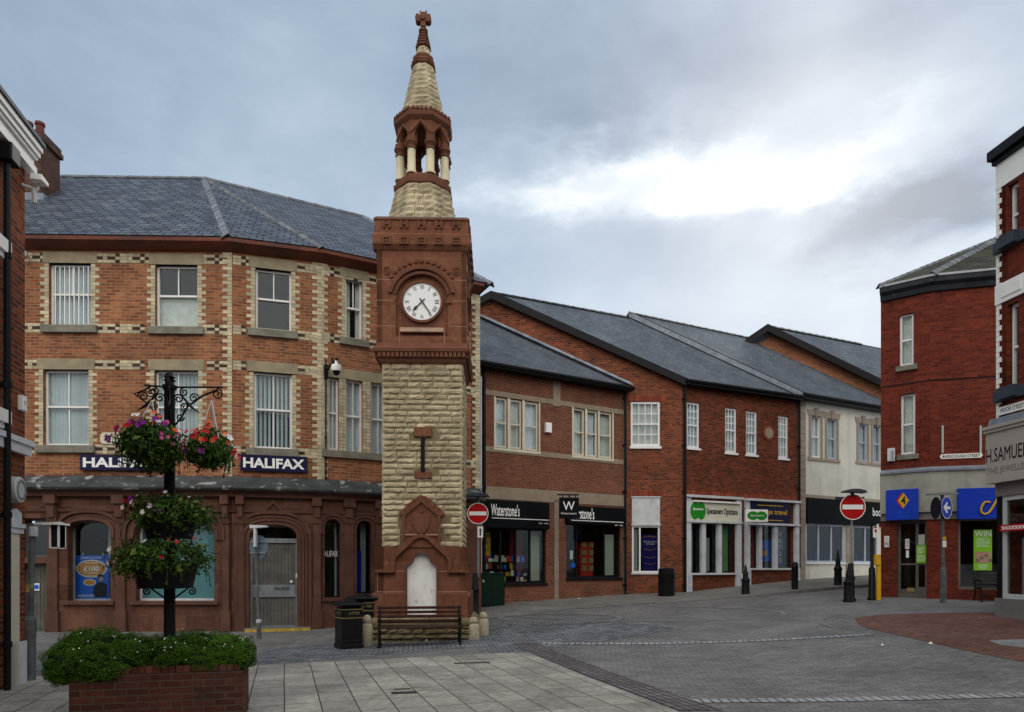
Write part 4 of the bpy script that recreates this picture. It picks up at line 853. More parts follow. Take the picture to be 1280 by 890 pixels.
for dz in (.55, .85, 1.1): q.strip([(c-.22, r[3]-dz), (c, r[3]-dz-.05), (c+.22, r[3]-dz)], [(c-.22, r[3]-dz-.015), (c, r[3]-dz-.065), (c+.22, r[3]-dz-.015)], .196, .2)
q.build('curved_lines', 'orange', t, FG.M)
q = MB(); k = 0   # soldier course over the gable openings
for zz_, a, b in ((gw[3]+.02, gw[0]-.2, gw[1]+.2), (gs[3]+.07, gs[0]-.2, gs[1]+.15)):
    u = a
    while u < b: q.box(u+.004, u+.071, -.006, .02, zz_, zz_+.22); u += .075
M['soldier'] = pm('soldier_brick', (.22, .055, .03), .85, .2, 6, island=.35); q.build('soldier_course', 'soldier', opt, FG.M)
SW = [(858.5, 503, 874.5, 560), (906.5, 510, 921, 566), (932.5, 514, 946.5, 568.5), (973, 520, 985.5, 573)]
sr = [FS.rect(*r) for r in SW]
z1_ = sum(r[2] for r in sr)/4; z2_ = sum(r[3] for r in sr)/4
zfT = FS.z(925, 625); fl = [(FS.u(856), FS.u(925)), (FS.u(931), FS.u(993))]
wz = (FS.z(890, 716), FS.z(890, 654)); wz2 = (FS.z(962, 710), FS.z(962, 657))
panel(rc(0, FS.L, 0, zEv+.02), [rc(*r) for r in sr]+[rc(FS.u(860), FS.u(921), wz[0], wz[1]), rc(FS.u(936), FS.u(991), wz2[0], wz2[1])], 0, .3, 'wall', 'red_brick', opt, FS.M)
for r in sr:
    window(FS, opt, r, recess=.05, top=(3, 3), bot=(3, 2), mat='whiteclean', blind='curtain', bmat='blind', fr=.07, gap=.14)
    MB().box(r[0]-.04, r[1]+.04, -.05, .05, r[2]-.08, r[2]-.003).build('sill', 'whiteclean', opt, FS.M)
q = MB(); u = .05
while u < FS.L-.1: q.box(u+.004, u+.071, -.006, .02, zfT+.06, zfT+.28); u += .075
q.build('soldier_course', 'soldier', opt, FS.M)
cu_, cz_ = FS.u(960.5), FS.z(960.5, 541.5); MB().disc(cu_, cz_, .30, -.03, .02, ru=.30).build('round_brick_surround', 'soldier', opt, FS.M); pl = MB().disc(cu_, cz_, .22, -.05, -.03).build('round_plaque', 'palestone', opt, FS.M)
text('19\n87', cu_, cz_, .16, .2, -.053).build('lettering', 'quoin', pl, FS.M)
# white shopfront frames
def wfront(pa, pb, zt, zb, zs, zf, muls, nm, lbl):
    a, b = FS.u(pa), FS.u(pb); q = MB(); P = .22
    q.box(a, a+P, -.12, .02, zs-.35 if False else zb, zt).box(b-P, b, -.12, .02, zb, zt).box(a-.03, b+.03, -.2, .02, zt, zt+.09).box(a-.02, b+.02, -.16, .02, zf-.09, zf).box(a+P, b-P, -.10, .03, zs-.08, zs)
    for m in muls: q.box(m-.09, m+.09, -.06, .1, zs, zf-.09)
    q.box(a-.02, a+P+.02, -.15, .02, zb, zs-.02).box(b-P-.02, b+.02, -.15, .02, zb, zs-.02)
    f = q.build('shopfront', 'palegrey', opt, FS.M); lab(f, lbl)
    q = MB()
    for m0 in (a+.04, b-P+.04): q.box(m0, m0+P-.08, -.155, -.15, zb+.15, zs-.5).box(m0, m0+P-.08, -.155, -.15, zs-.42, zs-.12)
    q.build('panel_mould', 'bluegrey', f, FS.M)
    MB().box(a+P, b-P, .12, .125, zs, zf-.09).build('pane', 'shopglass', f, FS.M); MB().box(a, b, 1.4, 1.42, zs-.3, zf).box(a, a+.02, .3, 1.4, zs-.3, zf).box(b-.02, b, .3, 1.4, zs-.3, zf).build('display_bay', 'dimroom', f, FS.M)
    return f
zb_ = .3
wfront(856, 924.5, zfT, zb_, wz[0], wz[1]+.09, [FS.u(879), FS.u(899)], 'shopfront', 'white shopfront with cream and green optician sign')
wfront(930, 996.5, zfT-.02, zb_, wz2[0], wz2[1]+.09, [FS.u(949.5), FS.u(969)], 'shopfront', 'white shopfront with navy travel sign')
# optician sign
r = (FS.u(861), FS.u(921), FS.z(891, 653)+.02, FS.z(891, 627)); t = thing('shop_sign', 'cream optician sign with green twin oval logo above the left white shopfront', 'shop sign', FS.M @ Matrix.Translation((r[0], 0, r[2])))
M['signcream'] = pm('cream_sign_face', (.66, .66, .54), .5, .05, 2, bmp=0); MB().box(r[0], r[1], -.13, 0, r[2], r[3]).build('board', 'signcream', t, FS.M); lu, lz = FS.u(869.5), (r[2]+r[3])/2; hR = (r[3]-r[2])*.42
MB().disc(lu-.14, lz, hR, -.15, -.13, ru=.21).disc(lu+.16, lz, hR, -.149, -.13, ru=.21).build('logo', 'specgreen', t, FS.M); text('Specsavers', lu, lz+.06, .50, .13, -.155, bold=.03).build('lettering', 'signwhite', t, FS.M)
text('Specsavers Opticians', FS.u(900), lz-.02, FS.u(919.5)-FS.u(880.5), .32, -.136, bold=.03).build('lettering', 'black', t, FS.M)
MB().box(r[0]+.1, r[1], -.22, -.13, r[3]-.06, r[3]+.0).build('trough_light', 'signwhite', t, FS.M)
r = (FS.u(934), FS.u(985), FS.z(960, 654), FS.z(960, 628)); t = thing('shop_sign', 'navy sign with gold lettering and stripes above the right white shopfront', 'shop sign', FS.M @ Matrix.Translation((r[0], 0, r[2])))
MB().box(r[0], r[1], -.12, 0, r[2], r[3]).build('board', 'navy', t, FS.M); text('hays travel', FS.u(966), (r[2]+r[3])/2, FS.u(978)-FS.u(948), .28, -.126, bold=.02).build('lettering', 'yellow', t, FS.M)
MB().box(FS.u(944), FS.u(976), -.125, -.12, r[3]-.16, r[3]-.13).box(FS.u(944), FS.u(976), -.125, -.12, r[2]+.1, r[2]+.13).build('stripe', 'yellow', t, FS.M)
# projecting lightbox
PB = Wall(P2(932, 26.2), P2(959, 26.35)); r = (0, PB.L, PB.z(945, 652.5), PB.z(945, 637)); t = thing('projecting_sign', 'small white projecting sign with a green twin oval logo', 'hanging sign', PB.M @ Matrix.Translation((0, 0, r[2])))
MB().box(r[0], r[1], -.06, .06, r[2], r[3]).build('board', 'signwhite', t, PB.M, bevel=.01); c = PB.L/2; z = (r[2]+r[3])/2
MB().disc(c-.18, z, .17, -.066, -.06, ru=.24).disc(c+.18, z, .17, -.0655, -.06, ru=.24).build('logo', 'specgreen', t, PB.M); text('Specsavers', c, z, .6, .11, -.07).build('lettering', 'signwhite', t, PB.M)
pe = FS.w(FS.u(931), 0, r[3]+.1); pq = PB.w(.05, 0, r[3]+.1); MB().tube([pe, pq, PB.w(.05, 0, r[2]-.2)], .03, 6).build('bracket', 'palegrey', t)
# things in the windows
disp(FS, 'poster', 'redstand', 'tall narrow red poster with writing in the right white shopfront', 'poster', 936.5, 944.5, 659, 709, .14)
text('S\nA\nL\nE', FS.u(940.5), FS.z(940, 684), .16, 1.3, .134).build('lettering', 'signwhite', [o for o in C.objects if o.get('label', '').startswith('tall narrow red')][0], FS.M)
disp(FS, 'poster', 'pdkblue', 'tall navy poster at the right side of the right white shopfront', 'poster', 974.5, 983, 659, 709, .14)
text('HOT\nDEALS\nUP TO\n50%\nOFF', FS.u(978.5), FS.z(978, 684), .26, 1.3, .134).build('lettering', 'signwhite', [o for o in C.objects if o.get('label', '').startswith('tall navy poster at')][0], FS.M)
pb_ = disp(FS, 'poster', 'pblue', 'blue poster with yellow and brown shapes low in the right white shopfront', 'poster', 949, 967, 675, 702, .16)
MB().disc(FS.u(953), FS.z(953, 695), .13, .154, .16).build('yellow_shape', 'yellow', pb_, FS.M); MB().disc(FS.u(960), FS.z(960, 691), .15, .154, .16, seg=6).build('brown_shape', 'orange', pb_, FS.M)
disp(FS, 'wall_screen', 'blindteal', 'dim grey teal display screen in the left pane of the optician window', 'screen', 864.5, 871, 657, 714, .25)
M['ltgreen'] = pm('pale_green_wall', (.22, .42, .16), .8, .05, 2, bmp=0); disp(FS, 'green_panel', 'ltgreen', 'pale green panel in the right pane of the optician window', 'panel', 903.5, 914, 657, 714, .2)
disp(FS, 'display_shelf', 'board', 'pale narrow shelf unit in the middle pane of the optician window', 'shelf', 889, 893, 672, 714, .3)
interior(FS, opt, 0, FS.L, wz[1]+.3, zEv, .95); interior(FG, opt, FG.u(785), FG.L, gw[2]-.5, zEv-.6, .95)
# roof: ridge parallel to the street
dS = Vector((*FS.d, 0)); Rg = Vector((*P2(614, 25.7), EYE+(HZ-367)/F*25.7)); Rg.y -= .12
eA = FS.w(0, -.3, zEv+.08); eA = Vector((eA.x, Rg.y, zEv+.08)); eB = eA+dS*((FS.w(FS.L, 0, 0)-eA).dot(dS)+.05); RB = Rg+dS*((eB-eA).length+.3)
RBx = Rg+dS*((Vector((*P2(783, 28.2), 0))-Rg).dot(dS))
quadplane([eA, eB, RBx, Rg], 'slate_new', 'roof', opt)
# continuing strip of roof up to the next verge is the pale building's; left hand slope
lE = Rg+Vector((-2.4, 0, -1.35)); quadplane([Rg, Rg+dS*10, lE+dS*10, lE], 'slate_new', 'roof', opt)
bE = Rg+Vector((-3.5, 6, -3))
def verge(a, b, par, mat='black', h=.20, w=.10, name='bargeboard'):
    a, b = Vector(a), Vector(b); q = MB(); y = Vector((0, -w, 0)); z = Vector((0, 0, h))
    q.add([a, b, b-z, a-z, a+y, b+y, b-z+y, a-z+y], [(0, 1, 2, 3), (4, 7, 6, 5), (0, 4, 5, 1), (3, 2, 6, 7), (0, 3, 7, 4), (1, 5, 6, 2)]); return q.build(name, mat, par)
dn = (eA-Rg).normalized(); verge(Rg+Vector((0, 0, .03)), eA+Vector((0, 0, .03)), opt, h=.3); verge(lE+Vector((0, 0, .03)), Rg+Vector((0, 0, .03)), opt, h=.3)
ridge(Rg, RBx, opt, 'black', 'ridge_tiles', .10)
q = MB().box(-.02, FS.L, -.32, -.02, zEv-.14, zEv-.04).tube([(-.05, -.34, zEv), (FS.L, -.34, zEv)], .07, 8); q.build('gutter', 'black', opt, FS.M)
pipe(FS, opt, 0, .4, zEv-.1, u=.06)

# ================================================================ cream rendered building up the street
FR = Wall(C0, C1); crm = thing('rendered_building', 'cream rendered building with stone window surrounds beyond the optician', 'building', at(C0, 0, 0))
zEc = FR.z(1050, 505)+.02
CW = [(1013.5, 520, 1025.5, 572), (1033.5, 523.5, 1045.5, 574), (1073, 529.5, 1084, 577), (1091, 531.5, 1101, 579)]
cr_ = [FR.rect(*r) for r in CW]; zf0, zf1 = FR.z(1050, 656), FR.z(1050, 625); zs_ = FR.z(1050, 703.5)
ops = [(FR.u(1008), FR.u(1056)), (FR.u(1067), FR.u(1098))]
panel(rc(0, FR.L, 0, zEc+.05), [rc(*r) for r in cr_]+[rc(a, b, zs_, zf0) for a, b in ops], 0, .3, 'wall', 'render', crm, FR.M)
for i, r in enumerate(cr_):
    window(FR, crm, r, recess=.06, top=(2, 1), bot=(2, 1), mat='bluegrey' if i else 'whiteclean', blind='curtain', bmat='blind', fr=.06, gap=.14)
    MB().box(r[0]-.13, r[0]-.002, -.03, .05, r[2], r[3]).box(r[1]+.002, r[1]+.13, -.03, .05, r[2], r[3]).box(r[0]-.20, r[1]+.20, -.05, .05, r[2]-.13, r[2]-.003).prism([(r[0]-.18, r[3]+.003), (r[1]+.18, r[3]+.003), (r[1]+.24, r[3]+.25), (r[0]-.24, r[3]+.25)], -.03, .05).prism([((r[0]+r[1])/2-.07, r[3]-.04), ((r[0]+r[1])/2+.07, r[3]-.04), ((r[0]+r[1])/2+.11, r[3]+.33), ((r[0]+r[1])/2-.11, r[3]+.33)], -.06, .05).build('window_surround', 'quoin', crm, FR.M)
def quoins(Wl, par, pa, pb, z0, z1, h=.30, w=-.05):
    a, b = Wl.u(pa), Wl.u(pb); q = MB(); z = z0
    while z < z1: q.box(a, b, w, .05, z+.012, min(z+h-.012, z1)); z += h
    q.box(a+.01, b-.01, w+.02, .04, z0, z1); return q.build('quoins', 'quoin', par, Wl.M)
quoins(FR, crm, 998.5, 1006, .8, zEc-.05); quoins(FR, crm, 1057, 1066, .8, zf0)
MB().box(FR.u(1006), FR.L, -.05, .05, zf1, zf1+.14).build('stone_band', 'quoin', crm, FR.M)
t = signboard('shop_fascia_sign', FR, (FR.u(1007), FR.L, zf0, zf1), 'blackmatt', None, None, 'long black shop fascia on the cream building behind the no entry sign', 'shop sign', w=-.1, th=.1)
text('body', FR.u(1095), FR.z(1095, 642), .75, .5, -.106, bold=.01).build('lettering', 'signwhite', t, FR.M)
for i, (a, b) in enumerate(ops):
    f = shopfront(FR, crm, (a, b, zs_, zf0), [a+(b-a)*k/(3 if i == 0 else 2) for k in ((1, 2) if i == 0 else (1,))], 'bluegrey', fr=.085, rec=.05)
    MB().box(a-.03, b+.03, -.06, .08, zs_-.06, zs_-.003).build('sill', 'whiteclean', crm, FR.M)
    q = MB(); [q.box(a+.2+k*.22, a+.3+k*.22, .5, .55, zs_, zs_+random.uniform(.2, .5)) for k in range(int((b-a)/.25))]; q.build('display_stock', 'pdkblue', f, FR.M)
interior(FR, crm, 0, FR.L, zf1, zEc, .95)
eC = FR.w(-.1, -.3, zEc+.08); dC = Vector((*FR.d, 0)); RC = RBx+Vector((0, 0, .20))+Vector((.05, 0, 0)); eD = eC+dC*(FR.L+.8); RD = RC+dC*9.2; 
Ru = RC
# plane containing this eaves line and RC
quadplane([eC, eD, RC+dC*13, RC], 'slate_new', 'roof', crm)
verge(RC+Vector((0, 0, .02)), eC+Vector((0, 0, .02)), crm, mat='lead', h=.22, w=.05, name='verge_flashing'); verge(RC+Vector((.1, .1, .06)), eC+Vector((.1, .1, .06)), crm, h=.12, w=.04)
ridge(RC, RC+dC*7.6, crm, 'black', 'ridge_tiles', .10)
quadplane([RC, RC+dC*9, RC+dC*9+Vector((-3, 5, -2.5)), RC+Vector((-3, 5, -2.5))], 'slate_new', 'roof', crm)
MB().box(-.02, FR.L, -.34, -.02, zEc-.14, zEc-.0).tube([(-.05, -.36, zEc+.02), (FR.L, -.36, zEc+.02)], .08, 8).build('gutter', 'black', crm, FR.M)
pipe(FR, crm, 998, .8, zEc-.1, u=-.03)
# ================================================================ gabled building beyond
D3 = 31.0; g3b = thing('gabled_building', 'orange brick gable with dark bargeboards and slate roof rising beyond the cream building', 'building', at(P2(955, D3), 0, 0))
FT = Wall(P2(925, D3), P2(1112, D3)); zz3 = lambda py: EYE+(HZ-py)/F*D3
panel([(0, 6), (FT.L, 6), (FT.L, zz3(486)), (FT.u(955.5), zz3(414)), (0, zz3(431))], [], 0, .3, 'wall', 'orange_brick', g3b, FT.M)
R3 = Vector((*P2(955.5, D3), zz3(410))); R3.y -= .3; e3 = Vector((*P2(1112, D3), zz3(486))); e3.y = R3.y; l3 = Vector((*P2(929, D3), zz3(428))); l3.y = R3.y
quadplane([R3, e3, e3+dS*9, R3+dS*9][::-1], 'slate_new', 'roof', g3b)
quadplane([l3, R3, R3+dS*9, l3+dS*9], 'slate_new', 'roof', g3b)
verge(R3+Vector((0, 0, .05)), e3+Vector((0, 0, .05)), g3b, h=.34, w=.12); verge(l3+Vector((0, 0, .05)), R3+Vector((0, 0, .05)), g3b, h=.34, w=.12)
ridge(R3, R3+dS*6.2, g3b, 'black', 'ridge_tiles', .12)
q = MB(); p0 = Vector((*P2(936, D3-.2), zz3(432))); p1 = Vector((*P2(1105, D3-.2), zz3(507)))
for i in range(26):
    p = p0+(p1-p0)*i/26; e = p0+(p1-p0)*(i+1.02)/26; q.add([p, e, e+Vector((0, .14, .20)), p+Vector((0, .14, .20))], [(0, 1, 2, 3)])
q.build('flashing', 'lead', g3b)

# ================================================================ corner shop on the right
M['slateblue'] = pm('dark_blue_grey_paint', (.03, .034, .042), .5, .3, 3, stain=(.15, .16, .17), sscale=5, sthr=(.66, .72))
K0, K1, K2 = P2(1101, 20.75), P2(1163, 19.95), P2(1330, 19.1)
kb_ = thing('corner_shop_building', 'deep red brick corner shop with concrete fascia, blue signs and mossy slate roof', 'building', at(K1, 0, 0))
KA, KB = Wall(K0, K1), Wall(K1, K2); KR = Wall(K0+Vector((3.6, 5)), K0)
zK = KA.z(1130, 371); zk0, zk1 = KA.z(1130, 641.5), KA.z(1130, 592)
ka = [KA.rect(1124.5, 392, 1142, 457), KA.rect(1126, 492, 1144, 568)]
panel(rc(0, KA.L, zk0, zK), [rc(*r) for r in ka], 0, .3, 'wall', 'deep_brick', kb_, KA.M); panel(rc(0, KB.L, zk0, zK), [], 0, .3, 'wall', 'deep_brick', kb_, KB.M); panel(rc(0, KR.L, 0, zK), [], 0, .3, 'wall', 'deep_brick', kb_, KR.M)
for r in ka:
    window(KA, kb_, r, recess=.09, top=(1, 1), bot=(1, 1), mat='whiteclean', blind='curtain', bmat='net', fr=.06)
    sill(KA, kb_, r[0]-.1, r[1]+.1, r[2]-.16, r[2]-.003, .08)
MB().box(.02, KA.L, -.012, .0, KA.z(1130, 480)-.02, KA.z(1130, 480)+.02).build('cable', 'black', kb_, KA.M); MB().box(0, KB.L, -.012, 0, KA.z(1160, 476)-.02, KA.z(1160, 476)+.02).build('cable', 'black', kb_, KB.M)
KW = [KA, KB]
ribbon(KW, [(0, zK-.02), (.08, zK-.02), (.12, zK+.12), (.24, zK+.2), (.26, zK+.34), (0, zK+.36)], 'cornice', 'slateblue', kb_)
ribbon(KW, [(.1, zK+.36), (.28, zK+.345), (.30, zK+.40), (.1, zK+.42)], 'gutter', 'palegrey', kb_)
kev = mitre(KW, .28); kz = zK+.41; KE = [Vector((p.x, p.y, kz)) for p in kev]
KAP = Vector((*P2(1262, 25.0), EYE+(HZ-291)/F*25.0))
quadplane([KE[0], KE[1], KAP], 'slate_moss', 'roof', kb_)
quadplane([KE[1], KE[2], KAP+(KE[2]-KE[1])*.8, KAP], 'slate_moss', 'roof', kb_)
kbk = Vector((KE[0].x+4.2, KE[0].y+6.5, kz)); quadplane([kbk, KE[0], KAP], 'slate_moss', 'roof', kb_)
ridge(KE[1], KAP, kb_, 'ridge', 'hip_tiles', .16); ridge(KE[0], KAP, kb_, 'ridge', 'hip_tiles', .12)
# concrete fascia and ground floor
ribbon(KW, [(0, zk0), (.14, zk0), (.14, zk1), (0, zk1+.0)], 'concrete_fascia', 'concrete', kb_); ribbon(KW, [(0, zk1), (.19, zk1), (.19, zk1+.06), (0, zk1+.15)], 'fascia_flashing', 'lead', kb_)
ribbon(KW, [(0, zk0-.22), (.05, zk0-.22), (.05, zk0), (0, zk0)], 'fascia_soffit_board', 'samdark', kb_)
dd = (KA.u(1121), KA.u(1158), KA.z(1139, 748), zk0-.2); wk = (KB.u(1198), KB.u(1255), KB.z(1225, 737), zk0-.2)
panel(rc(0, KA.L, 0, zk0), [rc(dd[0], dd[1], dd[2], dd[3])], 0, .3, 'wall', 'deep_brick', kb_, KA.M); panel(rc(0, KB.L, 0, zk0), [rc(*wk)], 0, .3, 'wall', 'deep_brick', kb_, KB.M)
dm = MB(); a, b, c, d = dd; um = a+(b-a)*.62
dm.box(a, a+.09, .15, .22, c, d).box(b-.05, b, .15, .22, c, d).box(um, um+.08, .15, .22, c, d).box(a, b, .151, .221, d-.12, d).box(a+.09, um, .15, .2, c, c+.28).box(um+.08, b-.05, .15, .2, c, c+.35).box(a, b, .152, .218, c+1.02, c+1.07)
dr2 = dm.build('door', 'timber', kb_, KA.M); MB().box(a, b, .18, .185, c, d).build('pane', 'shopglass', dr2, KA.M); MB().box(a-.2, b+.2, 1.4, 1.42, c, d).box(a+.1, a+.32, .5, .52, c+.35, d-.2).build('room_backing', 'dimroom', dr2, KA.M); MB().box(a+.25, a+.45, .14, .15, c+.2, c+.32).build('letterbox', 'gold', dr2, KA.M)
MB().box(a-.03, b+.03, -.12, .1, c-.12, c-.02).build('threshold', 'palegrey', kb_, KA.M)
def notice(Wl, nm, mat, pxa, pya, pxb, pyb, w, label, lines=None, lm='black'):
    r = Wl.rect(pxa, pya, pxb, pyb); o = tag(MB().box(r[0], r[1], w, w+.01, r[2], r[3]).build(nm, mat, None, Wl.M), label, 'notice')
    if lines: text(lines, (r[0]+r[1])/2, (r[2]+r[3])/2, (r[1]-r[0])*.8, (r[3]-r[2])*.75, w-.004).build('lettering', lm, o, Wl.M)
    return o
notice(KA, 'notice', 'signwhite', 1131, 673.5, 1136, 686, .10, 'white paper notice high on the corner shop door', 'OPEN\nMON\nTUE\nWED\nTHU'); notice(KA, 'notice', 'signwhite', 1132, 688, 1135.5, 697, .10, 'small white notice lower on the corner shop door')
notice(KA, 'notice', 'board', 1147.5, 668, 1155.5, 681, .10, 'pale notice above the green poster beside the corner shop door'); notice(KA, 'notice', 'green', 1145, 681.5, 1157, 704, .10, 'green notice with slanted writing beside the corner shop door', 'BEST\nODDS', 'signwhite')
notice(KA, 'notice', 'signwhite', 1105.5, 670, 1111.5, 684, -.03, 'white notice with dark top on the left brick pier', 'NO\nSMOKING'); 
f = shopfront(KB, kb_, wk, [], 'samdark', fr=.08, rec=.08)
MB().box(wk[0], wk[1], .03, .1, wk[2]-.35, wk[2]).build('stallriser', 'metalgrey', kb_, KB.M); MB().box(wk[0]+.05, wk[1], .25, .27, wk[2], wk[2]+.75).build('backing_board', 'greystone', f, KB.M)
po = notice(KB, 'poster', 'green', 1218, 662, 1241, 713, .05, 'tall lime green poster with the word win in the corner shop window')
r = KB.rect(1218, 662, 1241, 713); c = (r[0]+r[1])/2; text('WIN', c, r[3]-.12, .42, .17, .045).build('lettering', 'signwhite', po, KB.M); text('TICKETS TO\nTHE GRAND\nNATIONAL', c, r[3]-.38, .34, .26, .045).build('lettering', 'signwhite', po, KB.M)
MB().box(r[0]+.04, r[1]-.04, .044, .05, r[2]+.22, r[2]+.55).build('printed_picture', 'skin', po, KB.M); q = MB(); [q.disc(r[0]+.1+.11*i, r[2]+.3+.07*(i % 3), .05, .04, .044) for i in range(4)]; q.build('printed_figures', 'greystone', po, KB.M); text('ENTER\nHERE', c, r[2]+.11, .26, .12, .045).build('lettering', 'signwhite', po, KB.M)
# blue signs
r = (KA.u(1109), KA.u(1149), KA.z(1129, 650.5), KA.z(1129, 612.5)); t = thing('shop_sign', 'square blue sign with yellow and red diamond logo over the corner shop door', 'shop sign', KA.M @ Matrix.Translation((r[0], 0, r[2])))
MB().box(r[0], r[1], -.26, -.14, r[2], r[3]).build('board', 'blue', t, KA.M, bevel=.01); c, z = (r[0]+r[1])/2+.02, r[2]+(r[3]-r[2])*.63
MB().prism([(c-.17, z), (c-.02, z-.24), (c+.13, z), (c-.02, z+.24)], -.264, -.26).build('diamond', 'red', t, KA.M); MB().prism([(c-.12, z), (c+.02, z-.24), (c+.17, z), (c+.02, z+.24)], -.268, -.264).build('diamond', 'yellow', t, KA.M)
text('4', c+.02, z, .13, .24, -.272, bold=.02).build('lettering', 'darkgreen', t, KA.M); text('BET 4', c, r[2]+.22, .22, .06, -.264).build('lettering', 'pblue', t, KA.M); text('a winner', c, r[2]+.1, .4, .05, -.264).build('lettering', 'pblue', t, KA.M)
r = (KB.u(1193.5), KB.u(1275), KB.z(1222, 649.5), KB.z(1222, 611)); t = thing('shop_sign', 'long blue sign with yellow handwritten lettering beside the round arrow sign', 'shop sign', KB.M @ Matrix.Translation((r[0], 0, r[2])))
MB().box(r[0], r[1], -.26, -.14, r[2], r[3]).build('board', 'blue', t, KB.M, bevel=.01)
def S(px, py): return (KB.u(px), -.285, KB.z(px, py))
def crom(pts, k=5):
    o = []
    for i in range(len(pts)-1):
        p0, p1, p2, p3 = [Vector(pts[max(0, min(len(pts)-1, i+d))]) for d in (-1, 0, 1, 2)]
        for j in range(k): t_ = j/k; o.append(.5*((2*p1)+(p2-p0)*t_+(2*p0-5*p1+4*p2-p3)*t_*t_+(3*p1-p0-3*p2+p3)*t_**3))
    return o+[Vector(pts[-1])]
MB().tube([S(*p) for p in crom([(1232, 629), (1226, 629), (1222, 634), (1221, 640), (1225, 643.5), (1231, 641), (1237, 632), (1243, 622), (1250, 616)])], .030, 6).tube([S(*p) for p in crom([(1249, 631), (1245, 632), (1243.5, 636), (1246, 638), (1250, 636), (1251, 631), (1254, 634), (1258, 640), (1262, 630), (1266, 640), (1270, 632)])], .026, 6).build('lettering', 'yellow', t, KB.M)
# nameplate
r = KB.rect(1174.5, 567, 1228, 573); t = thing('street_nameplate', 'long white street nameplate below two white pipe stubs on deep red brick', 'nameplate', KB.M @ Matrix.Translation((r[0], 0, r[2])))
MB().prism([(r[0]+.04, r[2]), (r[1]-.04, r[2]), (r[1], (r[2]+r[3])/2), (r[1]-.04, r[3]), (r[0]+.04, r[3]), (r[0], (r[2]+r[3])/2)], -.03, 0).build('plate', 'signwhite', t, KB.M); text('BURSCOUGH STREET', (r[0]+r[1])/2, (r[2]+r[3])/2, (r[1]-r[0])*.88, (r[3]-r[2])*.62, -.034, bold=.01).build('lettering', 'black', t, KB.M)
for px in (1178, 1225.5): MB().box(KB.u(px)-.025, KB.u(px)+.025, -.03, 0, KB.z(px, 566), KB.z(px, 532)).build('conduit', 'board', kb_, KB.M)
r = KA.rect(1110, 561, 1119, 577); t = thing('alarm_box', 'grey louvred alarm box low on the corner shop upper wall', 'alarm box', KA.M @ Matrix.Translation((r[0], 0, r[2]))); MB().box(r[0], r[1], -.14, 0, r[2], r[3]).build('case', 'palegrey', t, KA.M, bevel=.01); q = MB(); [q.box(r[0]+.1, r[1]-.02, -.15, -.14, r[2]+.05+.06*i, r[2]+.075+.06*i) for i in range(5)]; q.build('louvres', 'greystone', t, KA.M)
interior(KA, kb_, 0, KA.L, zk1, zK, .95); interior(KB, kb_, 0, KB.L, zk1, zK, 1.2)

# ================================================================ jeweller's at the right edge
J0 = P2(1247, 14.5); JD = Vector((.119, -1)).normalized(); J = Wall(J0, J0+JD*22)
jw = thing('jeweller_building', 'tall red brick building with white quoins and taupe jeweller shopfront at the right edge', 'building', at(J0, 0, 0))
zJ = J.z(1247, 207)
jr = [(J.u(1259), J.u(1272), J.z(1259, 309), J.z(1259, 233)), (J.u(1260), J.u(1272.5), J.z(1260, 489), J.z(1260, 381))]
jr = [(J.u(1258.5), J.u(1273), j[2], j[3]) for j in jr]+[(1.6+3*k, 2.3+3*k, j[2], j[3]) for j in jr for k in range(5)]
zj0 = J.z(1247, 540); 
panel(rc(0, J.L, zj0-.8, zJ), [rc(*r) for r in jr], 0, .3, 'wall', 'deep_brick', jw, J.M)
for r in jr:
    window(J, jw, r, recess=.12, top=(1, 1), bot=(1, 1), mat='white', blind='curtain', bmat='net', fr=.06)
z = zj0; q = MB(); k = 0
while z < zJ-.6: q.box(0, .11 if k % 2 else .05, -.02, .02, z+.004, z+.11); q.box(-.022, .0, -.018, .02 if k % 2 else .2, z+.004, z+.11); z += .115; k += 1
q.build('white_quoins', 'white', jw, J.M)
zfr = J.z(1247, 238); MB().box(-.02, J.L, -.03, .02, zfr, zJ).build('white_frieze', 'white', jw, J.M)
zw = J.z(1247, 382); MB().box(-.02, J.L, -.05, .02, zw, zw+.42).box(jr[1][0]-.08, jr[1][1]+.12, -.07, .02, zw+.10, zw+.34).build('white_band', 'white', jw, J.M)
M['slateblue'] = pm('dark_blue_grey_paint', (.045, .055, .075), .5, .2, 3)
for zs in (J.z(1247, 318), J.z(1247, 503)): MB().box(-.02, J.L, -.10, .02, zs-.02, zs+.20).box(jr[0][0]-.06, jr[0][1]+.08, -.2, .02, zs+.0, zs+.24).build('dark_sill_band', 'slateblue', jw, J.M)
M['slateblue'] = pm('dark_blue_grey_paint', (.045, .055, .075), .5, .2, 3)
q = MB().box(-.05, J.L, -.10, .3, zJ, zJ+.10).prism([(-.08, zJ+.10), (J.L, zJ+.10), (J.L, zJ+.30), (-.08, zJ+.30)], -.19, .3); q.build('eaves_gutter', 'black', jw, J.M)
a = J.w(-.08, -.17, zJ+.3); b = J.w(J.L, -.17, zJ+.3); quadplane([a, b, b+Vector((4, .5, 3)), a+Vector((4, -3.5, 3))], 'slate_old', 'roof', jw)
JN = Wall(J.w(0, 4, 0).xy, J0); panel(rc(0, 4, 0, zJ), [], 0, .25, 'wall', 'deep_brick', jw, JN.M)
